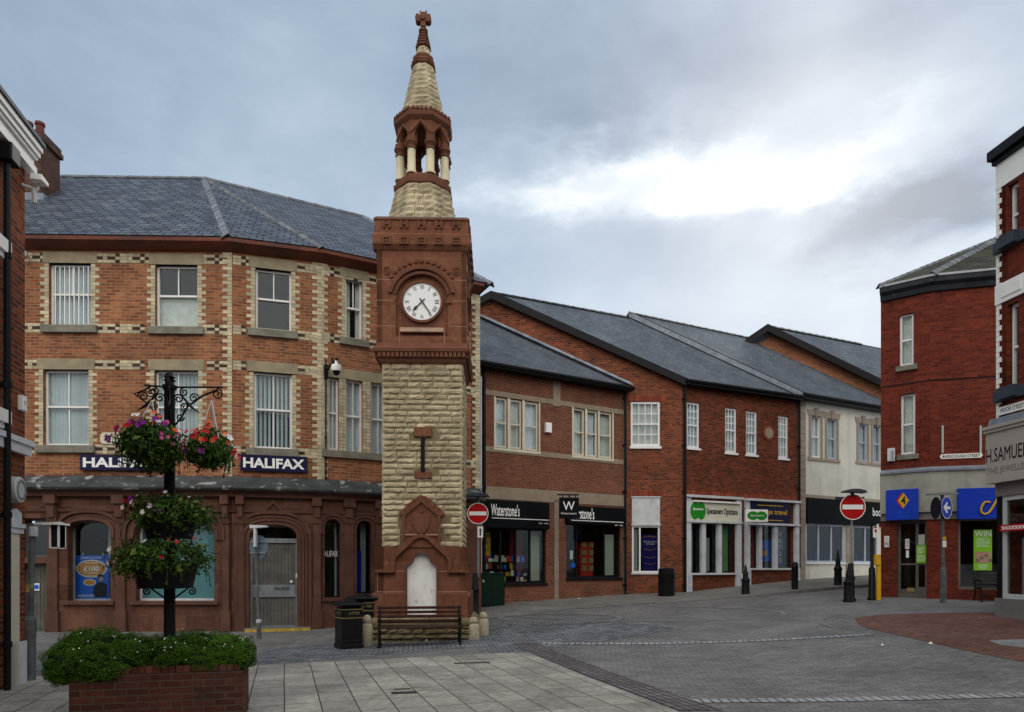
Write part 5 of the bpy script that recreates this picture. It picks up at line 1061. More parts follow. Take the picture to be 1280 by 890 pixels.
# fascia
uf = -.42; zf_b = J.z(1231, 608); zf_t = J.z(1231, 545)
JF = J; Z0 = EYE+(HZ-608)/F*14.9; Z1 = EYE+(HZ-547)/F*14.9
fs = thing('shop_fascia_sign', 'taupe fascia with thin dark capitals on the jeweller building', 'shop sign', J.M @ Matrix.Translation((0, -.3, Z0)))
MB().box(-.05, J.L, -.24, -.0, Z0, Z1).box(-.07, J.L, -.28, -.0, Z1, Z1+.07).box(-.09, J.L, -.31, -.0, Z1+.07, Z1+.14).build('board', 'samfas', fs, J.M)
text('H.SAMUEL', .47, Z0+.60, 1.0, .30, -.246).build('lettering', 'black', fs, J.M); text('THE JEWELLER', .50, Z0+.25, 1.02, .17, -.246).build('lettering', 'samdark', fs, J.M)
MB().prism([(-.05, Z1+.14), (J.L, Z1+.14), (J.L, Z1+.3), (0, Z1+.3)], -.2, 0).build('fascia_flashing', 'lead', jw, J.M)
MB().box(-.0, J.L, -.06, 0, Z0-.28, Z0-.003).build('fascia_soffit_board', 'samdark', jw, J.M)
zg0 = EYE+(HZ-748)/F*14.3
MB().box(-.02, J.L, -.06, .1, 0, zg0).build('plinth', 'greystone', jw, J.M, bevel=.01)
f = shopfront(J, jw, (.15, J.L-.2, zg0, Z0-.28), [1.4, 3.0, 4.6, 7, 10, 13, 16, 19], 'board', fr=.1, rec=-.02, depth=1.6)
MB().box(.25, J.L-.3, .35, .37, zg0, zg0+1.3).build('backing_board', 'board', f, J.M)
MB().box(0, .15, -.02, .1, 0, Z0-.25).build('corner_post', 'black', jw, J.M)
t = thing('window_sign', 'red strip with white crosses hanging across the jeweller window', 'sign', J.M @ Matrix.Translation((.2, -.1, Z0-1.2))); zr = EYE+(HZ-660)/F*14.2
MB().box(.15, 4.0, -.09, -.07, zr-.07, zr+.07).build('strip', 'red', t, J.M); text('x'*46, 2.07, zr, 3.75, .075, -.095, bold=.02).build('lettering', 'signwhite', t, J.M)
r = (.05, .75, J.z(1252, 519), J.z(1252, 509)); t = thing('street_nameplate', 'small white street nameplate on the jeweller corner above the fascia', 'nameplate', J.M @ Matrix.Translation((r[0], 0, r[2])))
MB().box(r[0], r[1], -.03, 0, r[2], r[3]).build('plate', 'signwhite', t, J.M); text('MOOR STREET', (r[0]+r[1])/2, (r[2]+r[3])/2, .58, .09, -.034).build('lettering', 'black', t, J.M)
interior(J, jw, .2, J.L, Z1, zJ, 1.05)

# ================================================================ building at the left edge
L1 = P2(31, 9.9); LD = Vector((-.225, 1)).normalized(); L = Wall(L1-LD*20, L1)
lb = thing('edge_building', 'red brick building with white eaves and black drainpipe cut off by the left edge', 'building', at(L1, 0, 0)); LL = L.L
zL = EYE+(HZ-196)/F*9.9
lo = [(LL-1.55, LL-.78, EYE+(HZ-305)/F*9.3, zL-.35), (LL-1.55, LL-.78, EYE+(HZ-515)/F*9.3, EYE+(HZ-385)/F*9.3)]
panel(rc(0, LL, 0, zL), [rc(*r) for r in lo], 0, .3, 'wall', 'gable_brick', lb, L.M)
for r in lo: window(L, lb, r, recess=.14, top=(1, 1), bot=(1, 1), mat='white', blind='curtain', bmat='net', fr=.06); MB().box(r[0]-.12, r[1]+.12, -.13, .02, r[2]-.18, r[2]-.003).box(r[0]-.06, r[1]+.06, -.09, .02, r[2]-.26, r[2]-.18).build('sill', 'white', lb, L.M)
LN = Wall(L1, L1+Vector((-4, -.9))); panel(rc(0.02, 4, 0, zL), [], .0, .3, 'wall', 'gable_brick', lb, LN.M)
q = MB().prism([(0, zL-.20), (LL+.10, zL-.20), (LL+.10, zL-.1), (0, zL-.1)], -.12, .0).box(0, LL+.05, -.10, 0, zL-.1, zL).box(0, LL+.07, -.14, 0, zL+.0, zL+.05).box(0, LL+.09, -.17, 0, zL+.05, zL+.13).box(0, LL+.10, -.20, 0, zL+.13, zL+.22)
q.build('eaves_cornice', 'white', lb, L.M); q = MB(); u = .3
while u < LL: q.box(u, u+.1, -.19, -.1, zL-.14, zL); u += .55
MB().prism([(0, zL+.22), (LL+.12, zL+.22), (LL+.12, zL+.28), (0, zL+.28)], -.23, 0).build('gutter', 'slateblue', lb, L.M)
a = L.w(0, -.2, zL+.26); b = L.w(LL+.10, -.2, zL+.26); quadplane([a, b, b+Vector((-4, -1.5, 2.4)), a+Vector((-4, 1, 2.4))], 'slate_old', 'roof', lb)
dpu = L.off(.1).u(9); pipe(L, lb, 0, 0, zL-.3, r=.045, w=-.1, u=dpu); MB().box(dpu-.10, dpu+.16, -.20, -.03, zL-.50, zL-.25).build('rainwater_hopper', 'black', lb, L.M, bevel=.02)
zz_ = EYE+(HZ-570)/F*9.9; MB().box(0, LL+.03, -.08, 0, zz_, zz_+.14).box(0, LL+.05, -.11, 0, zz_+.14, zz_+.22).build('white_string_fascia', 'palegrey', lb, L.M)
zz_ = EYE+(HZ-668)/F*9.9; MB().box(LL-.50, LL-.14, -.05, 0, zz_, zz_+.08).box(LL-.52, LL-.12, -.07, 0, zz_+.08, zz_+.14).prism([(LL-.46, zz_+.14), (LL-.18, zz_+.14), (LL-.18, zz_+.30), (LL-.32, zz_+.36), (LL-.46, zz_+.30)], -.04, 0).build('pilaster_capital', 'palegrey', lb, L.M)
MB().box(LL-.48, LL-.22, -.03, 0, 0, zz_).build('pilaster', 'creampaint', lb, L.M); MB().box(LL-.52, LL+.0, -.03, 0, 0, .62).build('pilaster_base', 'palegrey', lb, L.M)
t = thing('alarm_box', 'white alarm box on the red brick corner at the left edge', 'alarm box', L.M @ Matrix.Translation((LL-.15, 0, 4))); z = EYE+(HZ-506)/F*9.8; MB().box(LL-.22, LL-.08, -.07, 0, z-.10, z+.12).build('case', 'signwhite', t, L.M, bevel=.01); MB().box(LL-.18, LL-.12, -.075, -.07, z-.0, z+.05).build('badge', 'board', t, L.M)
z = EYE+(HZ-615)/F*9.8; t = thing('round_wall_lamp', 'white drum shaped lamp on the left edge building beneath its white fascia', 'lamp', L.M @ Matrix.Translation((LL-.2, 0, z))); q = MB(); q.prism([(LL-.4+.17*math.cos(2*PI*i/24), z+.19*math.sin(2*PI*i/24)) for i in range(24)], -.13, -.0); q.build('drum', 'board', t, L.M, bevel=.02)
q = MB(); q.strip([(LL-.4+.12*math.cos(2*PI*i/24), z+.14*math.sin(2*PI*i/24)) for i in range(24)], [(LL-.4+.10*math.cos(2*PI*i/24), z+.12*math.sin(2*PI*i/24)) for i in range(24)], -.14, -.13, True); q.build('rim', 'greystone', t, L.M)
z = EYE+(HZ-225)/F*9.9; t = thing('floodlight', 'white floodlight sticking out from the left edge building below its eaves', 'lamp', L.M @ Matrix.Translation((LL, 0, z)))
MB().tube([(LL-.1, 0, z-.12), (LL+.02, -.16, z-.12), (LL+.05, -.16, z)], .02, 6).tube([(LL+.0, -.12, z-.14), (LL+.02, -.12, z-.32)], .035, 8).build('bracket', 'palegrey', t, L.M); MB().prism([(LL-.10, z-.02), (LL+.14, z+.0), (LL+.15, z+.06), (LL-.08, z+.08)], -.26, -.1).build('lamp_head', 'signwhite', t, L.M, bevel=.01)

# ================================================================ the terrace that closes the square behind the camera
OT = Wall(Vector((22, -11)), Vector((-20, -12))); ot = thing('terrace_building', 'long plain brown brick terrace closing the square opposite the clock tower', 'building', at(Vector((0, -11.5)), 0, 0))
ow = [rc(2+2.6*k, 3.1+2.6*k, z, z+1.6) for k in range(15) for z in (4.2, 7.2)]
panel(rc(0, OT.L, -.5, 10), ow, 0, .3, 'wall', 'brown_brick', ot, OT.M)
for o_ in ow: MB().box(o_[0][0], o_[1][0], .15, .2, o_[0][1], o_[2][1]).build('window', 'dark', ot, OT.M)
q = MB(); [q.box(1+5.2*k, 5.2+5.2*k, -.06, 0, .6, 3.0) for k in range(8)]; q.build('shop_windows', 'dark', ot, OT.M)
a = OT.w(0, -.3, 10); b = OT.w(OT.L, -.3, 10); quadplane([a, b, b+Vector((0, -4, 3.4)), a+Vector((0, -4, 3.4))], 'slate_new', 'roof', ot)
# ================================================================ clock tower
DT = 15.5; SH = .943
tc_ = Vector(((526.5-CX)/F*DT, DT+SH)); TM = at(tc_, R(1.5), gz(tc_.x, tc_.y-1)-.02); TZ = TM.translation.z
tower = thing('clock_tower', 'slim cream and red sandstone clock tower with open lantern, spire and cross', 'clock tower', TM)
def tz(py, D=DT): return EYE+(HZ-py)/F*D-TZ
def tu(px, D=DT): return (px-526.5)/F*D
random.seed(11)
def rockquad(q, a, b, c, d, n, nx=4, ny=2, amp=.035, inset=.008, seed=0):
    vs = []; fs = []
    for j in range(ny+1):
        for i in range(nx+1):
            s, t = i/nx, j/ny; p = (a*(1-s)+b*s)*(1-t)+(d*(1-s)+c*s)*t
            e = (i in (0, nx)) or (j in (0, ny))
            if e:
                h = -.012+amp*.25*random.random() if j != 0 else -.02
                ss = .5+(s-.5)*(1-2*inset/max((b-a).length, .01)); tt = .5+(t-.5)*(1-2*inset/max((d-a).length, .01)); p = (a*(1-ss)+b*ss)*(1-tt)+(d*(1-ss)+c*ss)*tt
            else: h = amp*(.2+1.5*random.random()); p = p+(b-a)*random.uniform(-.06, .06)+(d-a)*random.uniform(-.16, .12)
            vs.append(p+n*h)
    for j in range(ny):
        for i in range(nx): k = j*(nx+1)+i; fs.append((k, k+1, k+nx+2, k+nx+1))
    # skirt back to the joint
    o = len(vs); ring = [i for i in range(nx+1)]+[j*(nx+1)+nx for j in range(1, ny+1)]+[ny*(nx+1)+i for i in range(nx-1, -1, -1)]+[j*(nx+1) for j in range(ny-1, 0, -1)]
    vs += [vs[i]-n*.06 for i in ring]; m = len(ring)
    for i in range(m): fs.append((ring[i], ring[(i+1) % m], o+(i+1) % m, o+i))
    q.add(vs, fs)
def rockface(q, W_, z0, z1, half, course=.140, skip=None, amp=.012, lmin=.20, lmax=.60):
    """W_: rotation about z placing the face; the face lies at y=-half, x from -half to half"""
    z = z0; k = 0
    while z < z1-.02:
        h = course*random.uniform(.85, 1.15); ze = min(z+h, z1)
        if z1-ze < .06: ze = z1
        u = -half; 
        while u < half-.01:
            l = random.uniform(lmin, lmax); e = min(u+l, half)
            if half-e < .14: e = half
            if not (skip and skip((u+e)/2, (z+ze)/2, u, e)):
                P = [Vector((x, -half, zz)) for x, zz in ((u, z), (e, z), (e, ze), (u, ze))]
                rockquad(q, *[W_ @ p for p in P], W_ @ Vector((0, -1, 0)), nx=max(2, int((e-u)/.07)), ny=3, amp=amp*random.uniform(.6, 1.25))
            u = e
        z = ze
rots = [Matrix.Rotation(R(a), 4, 'Z') for a in (0, 90, 180, 270)]
zA, zB, zCs, zDs = tz(684), tz(453.5), tz(432), tz(315)   # cream start, cornice, clock stage bottom, parapet bottom
# front: the red niche surround stands in front of the rubble
def skf(u, z, a, b):
    lw = abs(u) < .50 and z < tz(636) ; return lw or (abs(u) < .26 and tz(547) < z < tz(533)) or (abs(u) < .24 and tz(598) < z < tz(589)) or (abs(u) < .10 and tz(591) < z < tz(543) and False)
q = MB()
for i, Rm in enumerate(rots): rockface(q, Rm, zA, zB, SH, skip=skf if i == 0 else None)
# trim stones crossing the loop: handled by the loop recess frame
sh = q.build('shaft_rubble', 'tcream', tower, TM)
MB().box(-SH+.02, SH-.02, -SH+.02, SH-.02, 0, zB).build('shaft_core', 'tjoint', tower, TM)
# arrow loop
u0, u1 = tu(525.0), tu(529.6); f0 = MB().box(tu(516), tu(538.4), -SH-.03, -SH+.05, tz(546), tz(534)).box(tu(517), tu(537.8), -SH-.03, -SH+.05, tz(598.5), tz(589.5)).box(u0-.02, u1+.02, -SH-.035, -SH+.0, tz(548), tz(546)); f0.build('loop_stones', 'tsand', tower, TM, bevel=.012)
MB().box(u0, u1, -SH-.052, -SH+.02, tz(589.5), tz(546)).build('arrow_loop', 'dark', tower, TM)
# red sandstone lower stage
HB = tu(583)+.02; ZP = .42
niche = [(tu(508), tz(768)), (tu(544.7), tz(768)), (tu(544.7), tz(709)), (tu(543), tz(706)), (tu(539.5), tz(705)), (tu(537), tz(702.5))]+[(tu(526.3)+tu(537.0)*1.0*math.cos(t)*1.0, tz(702)+.20*math.sin(t)) for t in [PI*k/10 for k in range(0, 11)]]+[(tu(515.6), tz(702.5)), (tu(513), tz(705)), (tu(509.5), tz(706)), (tu(508), tz(709))]
for i, Rm in enumerate(rots):
    fr = TM @ Rm
    nn_ = 'lower_stage'
    outer = [(-HB, ZP), (HB, ZP), (HB, zA+.0), (-HB, zA)]
    panel(outer, [niche] if i in (0, 1, 2, 3) else [], -HB, -HB+.2, nn_, 'tsand', tower, fr)
MB().box(-HB+.19, HB-.19, -HB+.19, HB-.19, 0, zA+.01).build('lower_core', 'tsand2', tower, TM)
MB().prism([(p[0]*.99, p[1]) for p in niche], -HB+.10, -HB+.195).build('marble_panel', 'whitestone', tower, TM)
# mortar joints of the lower stage
q = MB()
for zz in (tz(714), tz(739.5)):
    for a, b in ((-HB, tu(507)), (tu(546), HB)): q.box(a, b, -HB-.002, -HB+.01, zz-.006, zz+.006)
for (x, za, zb) in ((tu(483), tz(765), tz(739.5)), (tu(561), tz(765), tz(739.5)), (tu(472), tz(739), tz(714))): q.box(x-.005, x+.005, -HB-.002, -HB+.01, za, zb)
q.box(tu(502), tu(551), -HB-.072, -HB-.05, tz(669.5), tz(668.5)); q.build('joints', 'mortar', tower, TM)
# niche edge moulding
def offs(pts, d, c):
    out = []
    for p in pts:
        v = Vector((p[0]-c[0], p[1]-c[1])); v = v*(1+d/max(v.length, .01)); out.append((c[0]+v.x, c[1]+v.y))
    return out
hd = [p for p in niche if p[1] > tz(712)]; hd = [(tu(544.7), tz(765))]+hd+[(tu(508), tz(765))]
MB().strip(offs(hd, .0, (tu(526.3), tz(716))), offs(hd, .06, (tu(526.3), tz(716))), -HB-.035, -HB+.02).build('niche_moulding', 'tsand2', tower, TM)
# gabled hood with shoulders
hood = [(472, 712), (489, 712), (489, 700), (491, 693), (508, 678), (516, 671), (523, 668), (530, 668), (537, 671), (545, 678), (562, 693), (564, 700), (564, 712), (581, 712)]
hood2 = [(472, 716), (494, 716), (494, 702), (496, 697), (511, 683), (518, 676), (524, 673), (529, 673), (535, 676), (542, 683), (557, 697), (559, 702), (559, 716), (581, 716)]
MB().strip([(tu(a), tz(b)) for a, b in hood], [(tu(a), tz(b)) for a, b in hood2], -HB-.10, -HB+.01).build('hood_moulding', 'tsand2', tower, TM, bevel=.012)
spand = [(tu(503), tz(684.5)), (tu(549.5), tz(684.5)), (tu(549.5), tz(646)), (tu(546), tz(640)), (tu(526.3), tz(624)), (tu(507), tz(640)), (tu(503), tz(646))]
MB().prism(spand, -HB-.03, -HB+.3).build('shield_panel', 'tsand', tower, TM)
MB().strip([(tu(503), tz(684)), (tu(503), tz(644)), (tu(526.3), tz(624)), (tu(550), tz(644)), (tu(550), tz(684))], [(tu(506.5), tz(684)), (tu(506.5), tz(646)), (tu(526.3), tz(629)), (tu(546.5), tz(646)), (tu(546.5), tz(684))], -HB-.075, -HB).build('panel_moulding', 'tsand2', tower, TM, bevel=.01)
# pointed arch of voussoirs
pa = [(498, 642), (503, 636), (509, 630), (516, 624.5), (521, 621), (526.3, 619), (532, 621), (537, 624.5), (544, 630), (550, 636), (555.5, 642)]; pb2 = [(503.5, 646), (508, 641), (513, 636), (518.5, 631.5), (522, 629), (526.3, 627), (531, 629), (534.5, 631.5), (540, 636), (545, 641), (550, 646)]
q = MB()
for i in range(len(pa)-1):
    A_1 = [pa[i], pa[i+1], pb2[i+1], pb2[i]]; c = (sum(p[0] for p in A_1)/4, sum(p[1] for p in A_1)/4); q.prism([(tu(c[0]+(a-c[0])*.95), tz(c[1]+(b-c[1])*.95)) for a, b in A_1], -SH-.085, -SH)
q.build('voussoirs', 'tsand', tower, TM, bevel=.008)
shd = [(515.5, 645), (537, 645), (537, 654), (535, 661), (531, 666), (526.3, 669), (521, 666), (517.5, 661), (515.5, 654)]
MB().prism([(tu(a), tz(b)) for a, b in shd], -HB-.07, -HB-.02).build('carved_shield', 'tsand2', tower, TM, bevel=.015)
q = MB().disc(tu(526.3), tz(639), .05, -HB-.06, -HB, seg=10).disc(tu(513.5), tz(663), .04, -HB-.055, -HB, seg=10).disc(tu(539.5), tz(663), .04, -HB-.055, -HB, seg=10)
for s in (-1, 1): q.tube([(tu(526.3)+s*x*.019, -HB-.04, z) for x, z in ((4, tz(671)), (8, tz(669)), (12, tz(671)), (16, tz(668)), (19, tz(672)))], .02, 6)
q.build('carved_roses', 'tsand2', tower, TM)
# side offsets of lower stage and corner mouldings
q = MB()
for x in (-1, 1):
    for y in (-1, 1):
        cx_, cy_ = x*(HB+.0), y*(HB+.0); q.slab([(cx_-.13, cy_-.13), (cx_+.13*0+.05*x+0, cy_-.13), (cx_+.05, cy_+.05), (cx_-.13, cy_+.05)], 0, .01)
qq = MB().box(-HB-.05, HB+.05, -HB-.05, HB+.05, ZP, tz(742)).prism([(-HB-.05, tz(742)), (HB+.05, tz(742)), (HB, tz(739.6)), (-HB, tz(739.6))], -HB-.001, HB+.001)
MB().prism([(-HB-.05, ZP), (tu(507), ZP), (tu(507), tz(741)), (-HB, tz(741)), (-HB-.05, tz(746))], -HB-.05, -HB+.01).prism([(tu(546), ZP), (HB+.05, ZP), (HB+.05, tz(746)), (HB, tz(741)), (tu(546), tz(741))], -HB-.05, -HB+.01).build('base_offset', 'tsand', tower, TM)
for Rm in rots[1:]: panel([(-HB-.05, ZP), (HB+.05, ZP), (HB+.05, tz(746)), (HB+.0, tz(741)), (-HB, tz(741)), (-HB-.05, tz(746))], [], -HB-.05, -HB+.01, 'base_offset', 'tsand', tower, TM @ Rm)
# rough stone plinth with sloped top
q = MB()
for i, Rm in enumerate(rots): rockface(q, Rm, -.1, .40, HB+.16, course=.13, amp=.03)
q.build('plinth_rubble', 'plinthstone', tower, TM); MB().box(-HB-.14, HB+.14, -HB-.14, HB+.14, -.1, .40).lathe([((HB+.18)*1.414, .40), ((HB+.18)*1.414, .46), ((HB+.06)*1.414, .56)], seg=4, rot=PI/4).build('plinth_core', 'plinthstone', tower, TM)
# cornice under clock stage
HC = tu(581.5, 15.4)*.0+1.035
S4 = 1.41421
MB().lathe([((SH+.02)*S4, zB-.03), ((SH+.06)*S4, zB+.02), ((SH+.10)*S4, zB+.16), ((SH+.17)*S4, zB+.22), ((SH+.18)*S4, zB+.29), ((SH+.13)*S4, zB+.33), ((HC)*S4, zCs+.03)], seg=4, rot=PI/4).build('clock_stage_cornice', 'tsand2', tower, TM)
q = MB()
for Rm in rots:
    n = 20
    for i in range(n):
        u = -SH-.08+(2*SH+.16)*(i+.5)/n; c = [Rm @ Vector((u+a, -SH-.10+b, zB+.15+z)) for a in (-.035, .035) for b in (-.05, .06) for z in (-.05, .05)]
        q.add(c, [(0, 1, 3, 2), (4, 6, 7, 5), (0, 4, 5, 1), (2, 3, 7, 6), (0, 2, 6, 4), (1, 5, 7, 3)])
q.build('cornice_dentils', 'tsand2', tower, TM)
# clock stage, blocks with a round headed recess on every side
dcx, dcz = 0.0, tz(376.5, 15.42); RDi = .44
zs0, zs1 = zCs+.02, zDs
def ring(cx, cz, r, n=40, a0=0, a1=2*PI): return [(cx+r*math.cos(a0+(a1-a0)*i/n), cz+r*math.sin(a0+(a1-a0)*i/n)) for i in range(n+(0 if abs(a1-a0) >= 2*PI-.01 else 1))]
rec = [(-.60, tz(420, 15.42)), (.60, tz(420, 15.42)), (.60, dcz+.02)]+[(.60*math.cos(t), dcz+.02+.60*math.sin(t)) for t in [PI*i/16 for i in range(1, 16)]]+[(-.60, dcz+.02)]
for i, Rm in enumerate(rots):
    fr = TM @ Rm
    panel(rc(-HC, HC, zs0, zs1), [rec], -HC, -HC+.12, 'clock_stage', 'tsand', tower, fr)
    MB().box(-.62, .62, -HC+.09, -HC+.14, zs0+.1, zs1-.1).build('dial_recess', 'tsand', tower, fr)
    q = MB(); A = lambda r, a0=R(12), a1=R(168): [(r*math.cos(a0+(a1-a0)*k/20), dcz+.02+r*math.sin(a0+(a1-a0)*k/20)) for k in range(21)]
    q.strip(A(.60), A(.66), -HC-.03, -HC+.02).strip(A(.70), A(.78), -HC-.06, -HC+.02)
    for k in range(13):
        t = R(35+110*k/12); c = Vector((.86*math.cos(t), dcz+.06+.86*math.sin(t))); q.disc(c.x, c.y, .045, -HC-.04, -HC+.01, seg=6)
    for s in (-1, 1): q.box(s*.60-.03, s*.60+.06*s+.03, -HC-.04, -HC+.02, dcz-.06, dcz+.04)
    q.build('dial_hood', 'tsand2', tower, fr, bevel=.008)
    q = MB()
    for s in (-1, 1):
        q.strip(ring(s*.80, tz(339, 15.42), .095, 20), ring(s*.80, tz(339, 15.42), .065, 20), -HC-.025, -HC+.01, True).strip(ring(s*.80, tz(339, 15.42), .04, 12), ring(s*.80, tz(339, 15.42), .012, 12), -HC-.025, -HC+.01, True)
    q.build('carved_roundels', 'tsand2', tower, fr)
    q = MB()
    for zz in (tz(350, 15.42), tz(376, 15.42), tz(408, 15.42)):
        for s in (-1, 1): q.box(s*HC, s*.63, -HC-.0015, -HC+.01, zz-.004, zz+.004)
    for s in (-1, 1): q.box(s*.52-.004, s*.52+.004, -HC-.0015, -HC+.01, zs0, tz(410, 15.42))
    q.build('joints', 'mortar', tower, fr)
    MB().prism([(-.5, tz(415, 15.42)), (.5, tz(415, 15.42)), (.5, tz(410, 15.42)), (-.5, tz(410, 15.42))], -HC-.02, -HC+.1).build('worn_ledge', 'mortar', tower, fr)
    if i == 2: continue
    dial = MB().disc(dcx, dcz, RDi, -HC+.04, -HC+.09, seg=48).build('dial', 'dial', tower, fr)
    MB().strip(ring(0, dcz, RDi+.05, 48), ring(0, dcz, RDi-.004, 48), -HC+.01, -HC+.09, True).build('dial_rim', 'tsand2', dial, fr)
    NUM = ['XII', 'I', 'II', 'III', 'IIII', 'V', 'VI', 'VII', 'VIII', 'IX', 'X', 'XI']
    tq = MB()
    for k, s in enumerate(NUM):
        t = -2*PI*k/12; w = .012+.026*len(s); T = text(s, 0, 0, min(w, .115) if s != 'I' else .018, .095, 0); rm = Matrix.Rotation(t, 3, 'Z')
        vs = []
        for v in T.v: p = rm @ Vector((v[0], v[2]+.345, 0)); vs.append((p.x, -HC+.034, dcz+p.y))
        tq.add(vs, T.f)
    tq.build('numerals', 'ink', dial, fr)
    def hand(a, pts, w):
        rm = Matrix.Rotation(-a, 3, 'Z'); return [((rm @ Vector((x, y, 0))).x, dcz+(rm @ Vector((x, y, 0))).y) for x, y in pts]
    hh = R(225); mh = R(145)
    MB().prism(hand(hh, [(-.012, -.09), (.012, -.09), (.012, .15), (.035, .21), (.010, .28), (0, .32), (-.010, .28), (-.035, .21), (-.012, .15)], 0), -HC+.02, -HC+.026).build('hour_hand', 'ink', dial, fr)
    MB().prism(hand(mh, [(-.014, -.09), (.014, -.09), (.012, .34), (0, .42), (-.012, .34)], 0), -HC+.012, -HC+.018).build('minute_hand', 'ink', dial, fr)
MB().box(-HC+.1, HC-.1, -HC+.1, HC-.1, zs0, zs1).build('clock_stage_core', 'tsand2', tower, TM)
# parapet
HP = 1.125; zp0, zp1, zp2 = zs1, tz(292, 15.33), tz(273, 15.33)
MB().lathe([((HC-.01)*S4, zp0-.04), ((HC+.03)*S4, zp0+.0), ((HP)*S4, zp0+.10), ((HP)*S4, zp1-.02), ((HP-.05)*S4, zp1+.03), ((HP-.05)*S4, zp2-.04), ((HP-.02)*S4, zp2-.02), ((HP-.02)*S4, zp2+.02), ((HP-.3)*S4, zp2+.05)], seg=4, rot=PI/4).build('parapet', 'tsand', tower, TM)
q = MB(); 
for Rm in rots:
    for k in range(5):
        u = -.80+.40*k
        a = MB().box(u-.10, u-.055, -HP-.03, -HP+.02, zp1-.26, zp1-.08).box(u+.055, u+.10, -HP-.03, -HP+.02, zp1-.26, zp1-.08).box(u-.055, u+.055, -HP-.03, -HP+.02, zp1-.12, zp1-.08).box(u-.055, u+.055, -HP-.03, -HP+.02, zp1-.26, zp1-.22).disc(u, zp1-.17, .035, -HP-.025, -HP+.02, seg=8)
        a.box(u-.085, u-.04, -HP+.0, -HP+.1, zp2-.22, zp2-.05).box(u+.04, u+.085, -HP+.0, -HP+.1, zp2-.22, zp2-.05).box(u-.04, u+.04, -HP+.02, -HP+.1, zp2-.14, zp2-.09)
        a.xf(Rm); q.add(a.v, a.f)
q.build('parapet_carving', 'tsand2', tower, TM)
MB().box(-HP+.06, HP-.06, -HP+.06, HP-.06, zp2+.0, zp2+.06).build('parapet_lead', 'ridge', tower, TM)
# octagonal stages
DA = DT+SH; dzx = -.05
def oz(py): return EYE+(HZ-py)/F*(DA-float(np.interp(py, [14, 40, 60, 78, 132, 146, 172, 216, 227, 273], [.02, .10, .18, .25, .52, .66, .60, .60, .66, .85])))-TZ
def octrock(q, r0, z0, r1, z1, course=.15, amp=.02):
    n = max(1, round((z1-z0)/course))
    for j in range(n):
        za, zb = z0+(z1-z0)*j/n, z0+(z1-z0)*(j+1)/n; ra, rb = r0+(r1-r0)*j/n, r0+(r1-r0)*(j+1)/n
        for k in range(8):
            t0, t1 = R(22.5+45*k), R(67.5+45*k); P = [Vector((ra*math.cos(t0), ra*math.sin(t0), za)), Vector((ra*math.cos(t1), ra*math.sin(t1), za)), Vector((rb*math.cos(t1), rb*math.sin(t1), zb)), Vector((rb*math.cos(t0), rb*math.sin(t0), zb))]
            nn_ = (P[1]-P[0]).cross(P[3]-P[0]).normalized(); L_ = (P[1]-P[0]).length; m = max(1, round(L_/.27+random.uniform(-.4, .4))); cuts = [0]+sorted(min(max((i+random.uniform(-.2, .2))/m, .1), .9) for i in range(1, m))+[1]
            for s0, s1 in zip(cuts, cuts[1:]):
                rockquad(q, P[0].lerp(P[1], s0), P[0].lerp(P[1], s1), P[3].lerp(P[2], s1), P[3].lerp(P[2], s0), nn_, nx=3, amp=amp, inset=.006)
px_m = DA/F
OR0 = 45.5*px_m*1.06; OR1 = 34*px_m*1.06
TO = TM @ Matrix.Translation((-.075, 0, 0)); kk = (OR0-OR1)/(oz(227)-oz(273)); zb8 = zp2+.03; ORb = OR0+kk*(oz(273)-zb8)*.55
q = MB(); octrock(q, ORb, zb8, OR1, oz(227)); q.build('octagonal_base_stones', 'tcream', tower, TO)
o8 = dict(seg=8, rot=R(22.5))
MB().lathe([(ORb-.03, zb8-.03), (OR1-.03, oz(227))], **o8).build('octagon_core', 'tjoint', tower, TO)
MB().lathe([(OR1-.02, oz(229)), (OR1+.03, oz(227)), (OR1+.04, oz(223)), (OR1-.02, oz(221.5)), (OR1-.02, oz(218)), (OR1-.05, oz(216))], **o8).build('lantern_sill', 'tsand2', tower, TO)
cr8 = .585
for k in range(8):
    t = R(22.5+45*k); c = (cr8*math.cos(t), cr8*math.sin(t)); z0_, z1_c = oz(216), oz(185)
    col = MB().lathe([(.125, z0_), (.125, z0_+.05), (.098, z0_+.09), (.095, z1_c)], c, 14).build('lantern_column', 'colstone', tower, TO, smooth=True)
    MB().lathe([(.095, z1_c-.01), (.118, z1_c+.0), (.118, z1_c+.03), (.10, z1_c+.05), (.125, z1_c+.12), (.145, z1_c+.14), (.145, z1_c+.18), (.12, z1_c+.195), (.125, z1_c+.27)], c, 14).build('capital', 'tsand2', col, TO, smooth=True)
# arched ring
zr0, zr1 = oz(172), oz(146)
for k in range(8):
    ang = R(45*k); fr = TO @ Matrix.Rotation(ang, 4, 'Z'); hw = (cr8+.07)*math.sin(R(22.5)); yy = -(cr8+.07)*math.cos(R(22.5))
    op = [(-hw+.105, zr0-.0), (hw-.105, zr0), (hw-.105, zr0+.10), (hw-.13, zr0+.2), (.05, zr0+.30), (0, zr0+.34), (-.05, zr0+.30), (-hw+.13, zr0+.2), (-hw+.105, zr0+.10)]
    outer = [(-hw, zr0)]+op[0:1]+op[:0:-1]+[(hw, zr0), (hw, zr1+.02), (-hw, zr1+.02)]
    outer = [(-hw, zr0), op[0]]+[op[i] for i in range(8, 1, -1)]+[op[1], (hw, zr0), (hw, zr1+.02), (-hw, zr1+.02)]
    panel(outer, [], yy, yy+.22, 'lantern_arch', 'tsand', tower, fr)
    q = MB().strip([(-hw+.01, zr0+.16), (0, zr0+.44), (hw-.01, zr0+.16)], [(-hw+.01, zr0+.10), (0, zr0+.38), (hw-.01, zr0+.10)], yy-.035, yy+.01); q.build('gablet_moulding', 'tsand2', tower, fr)
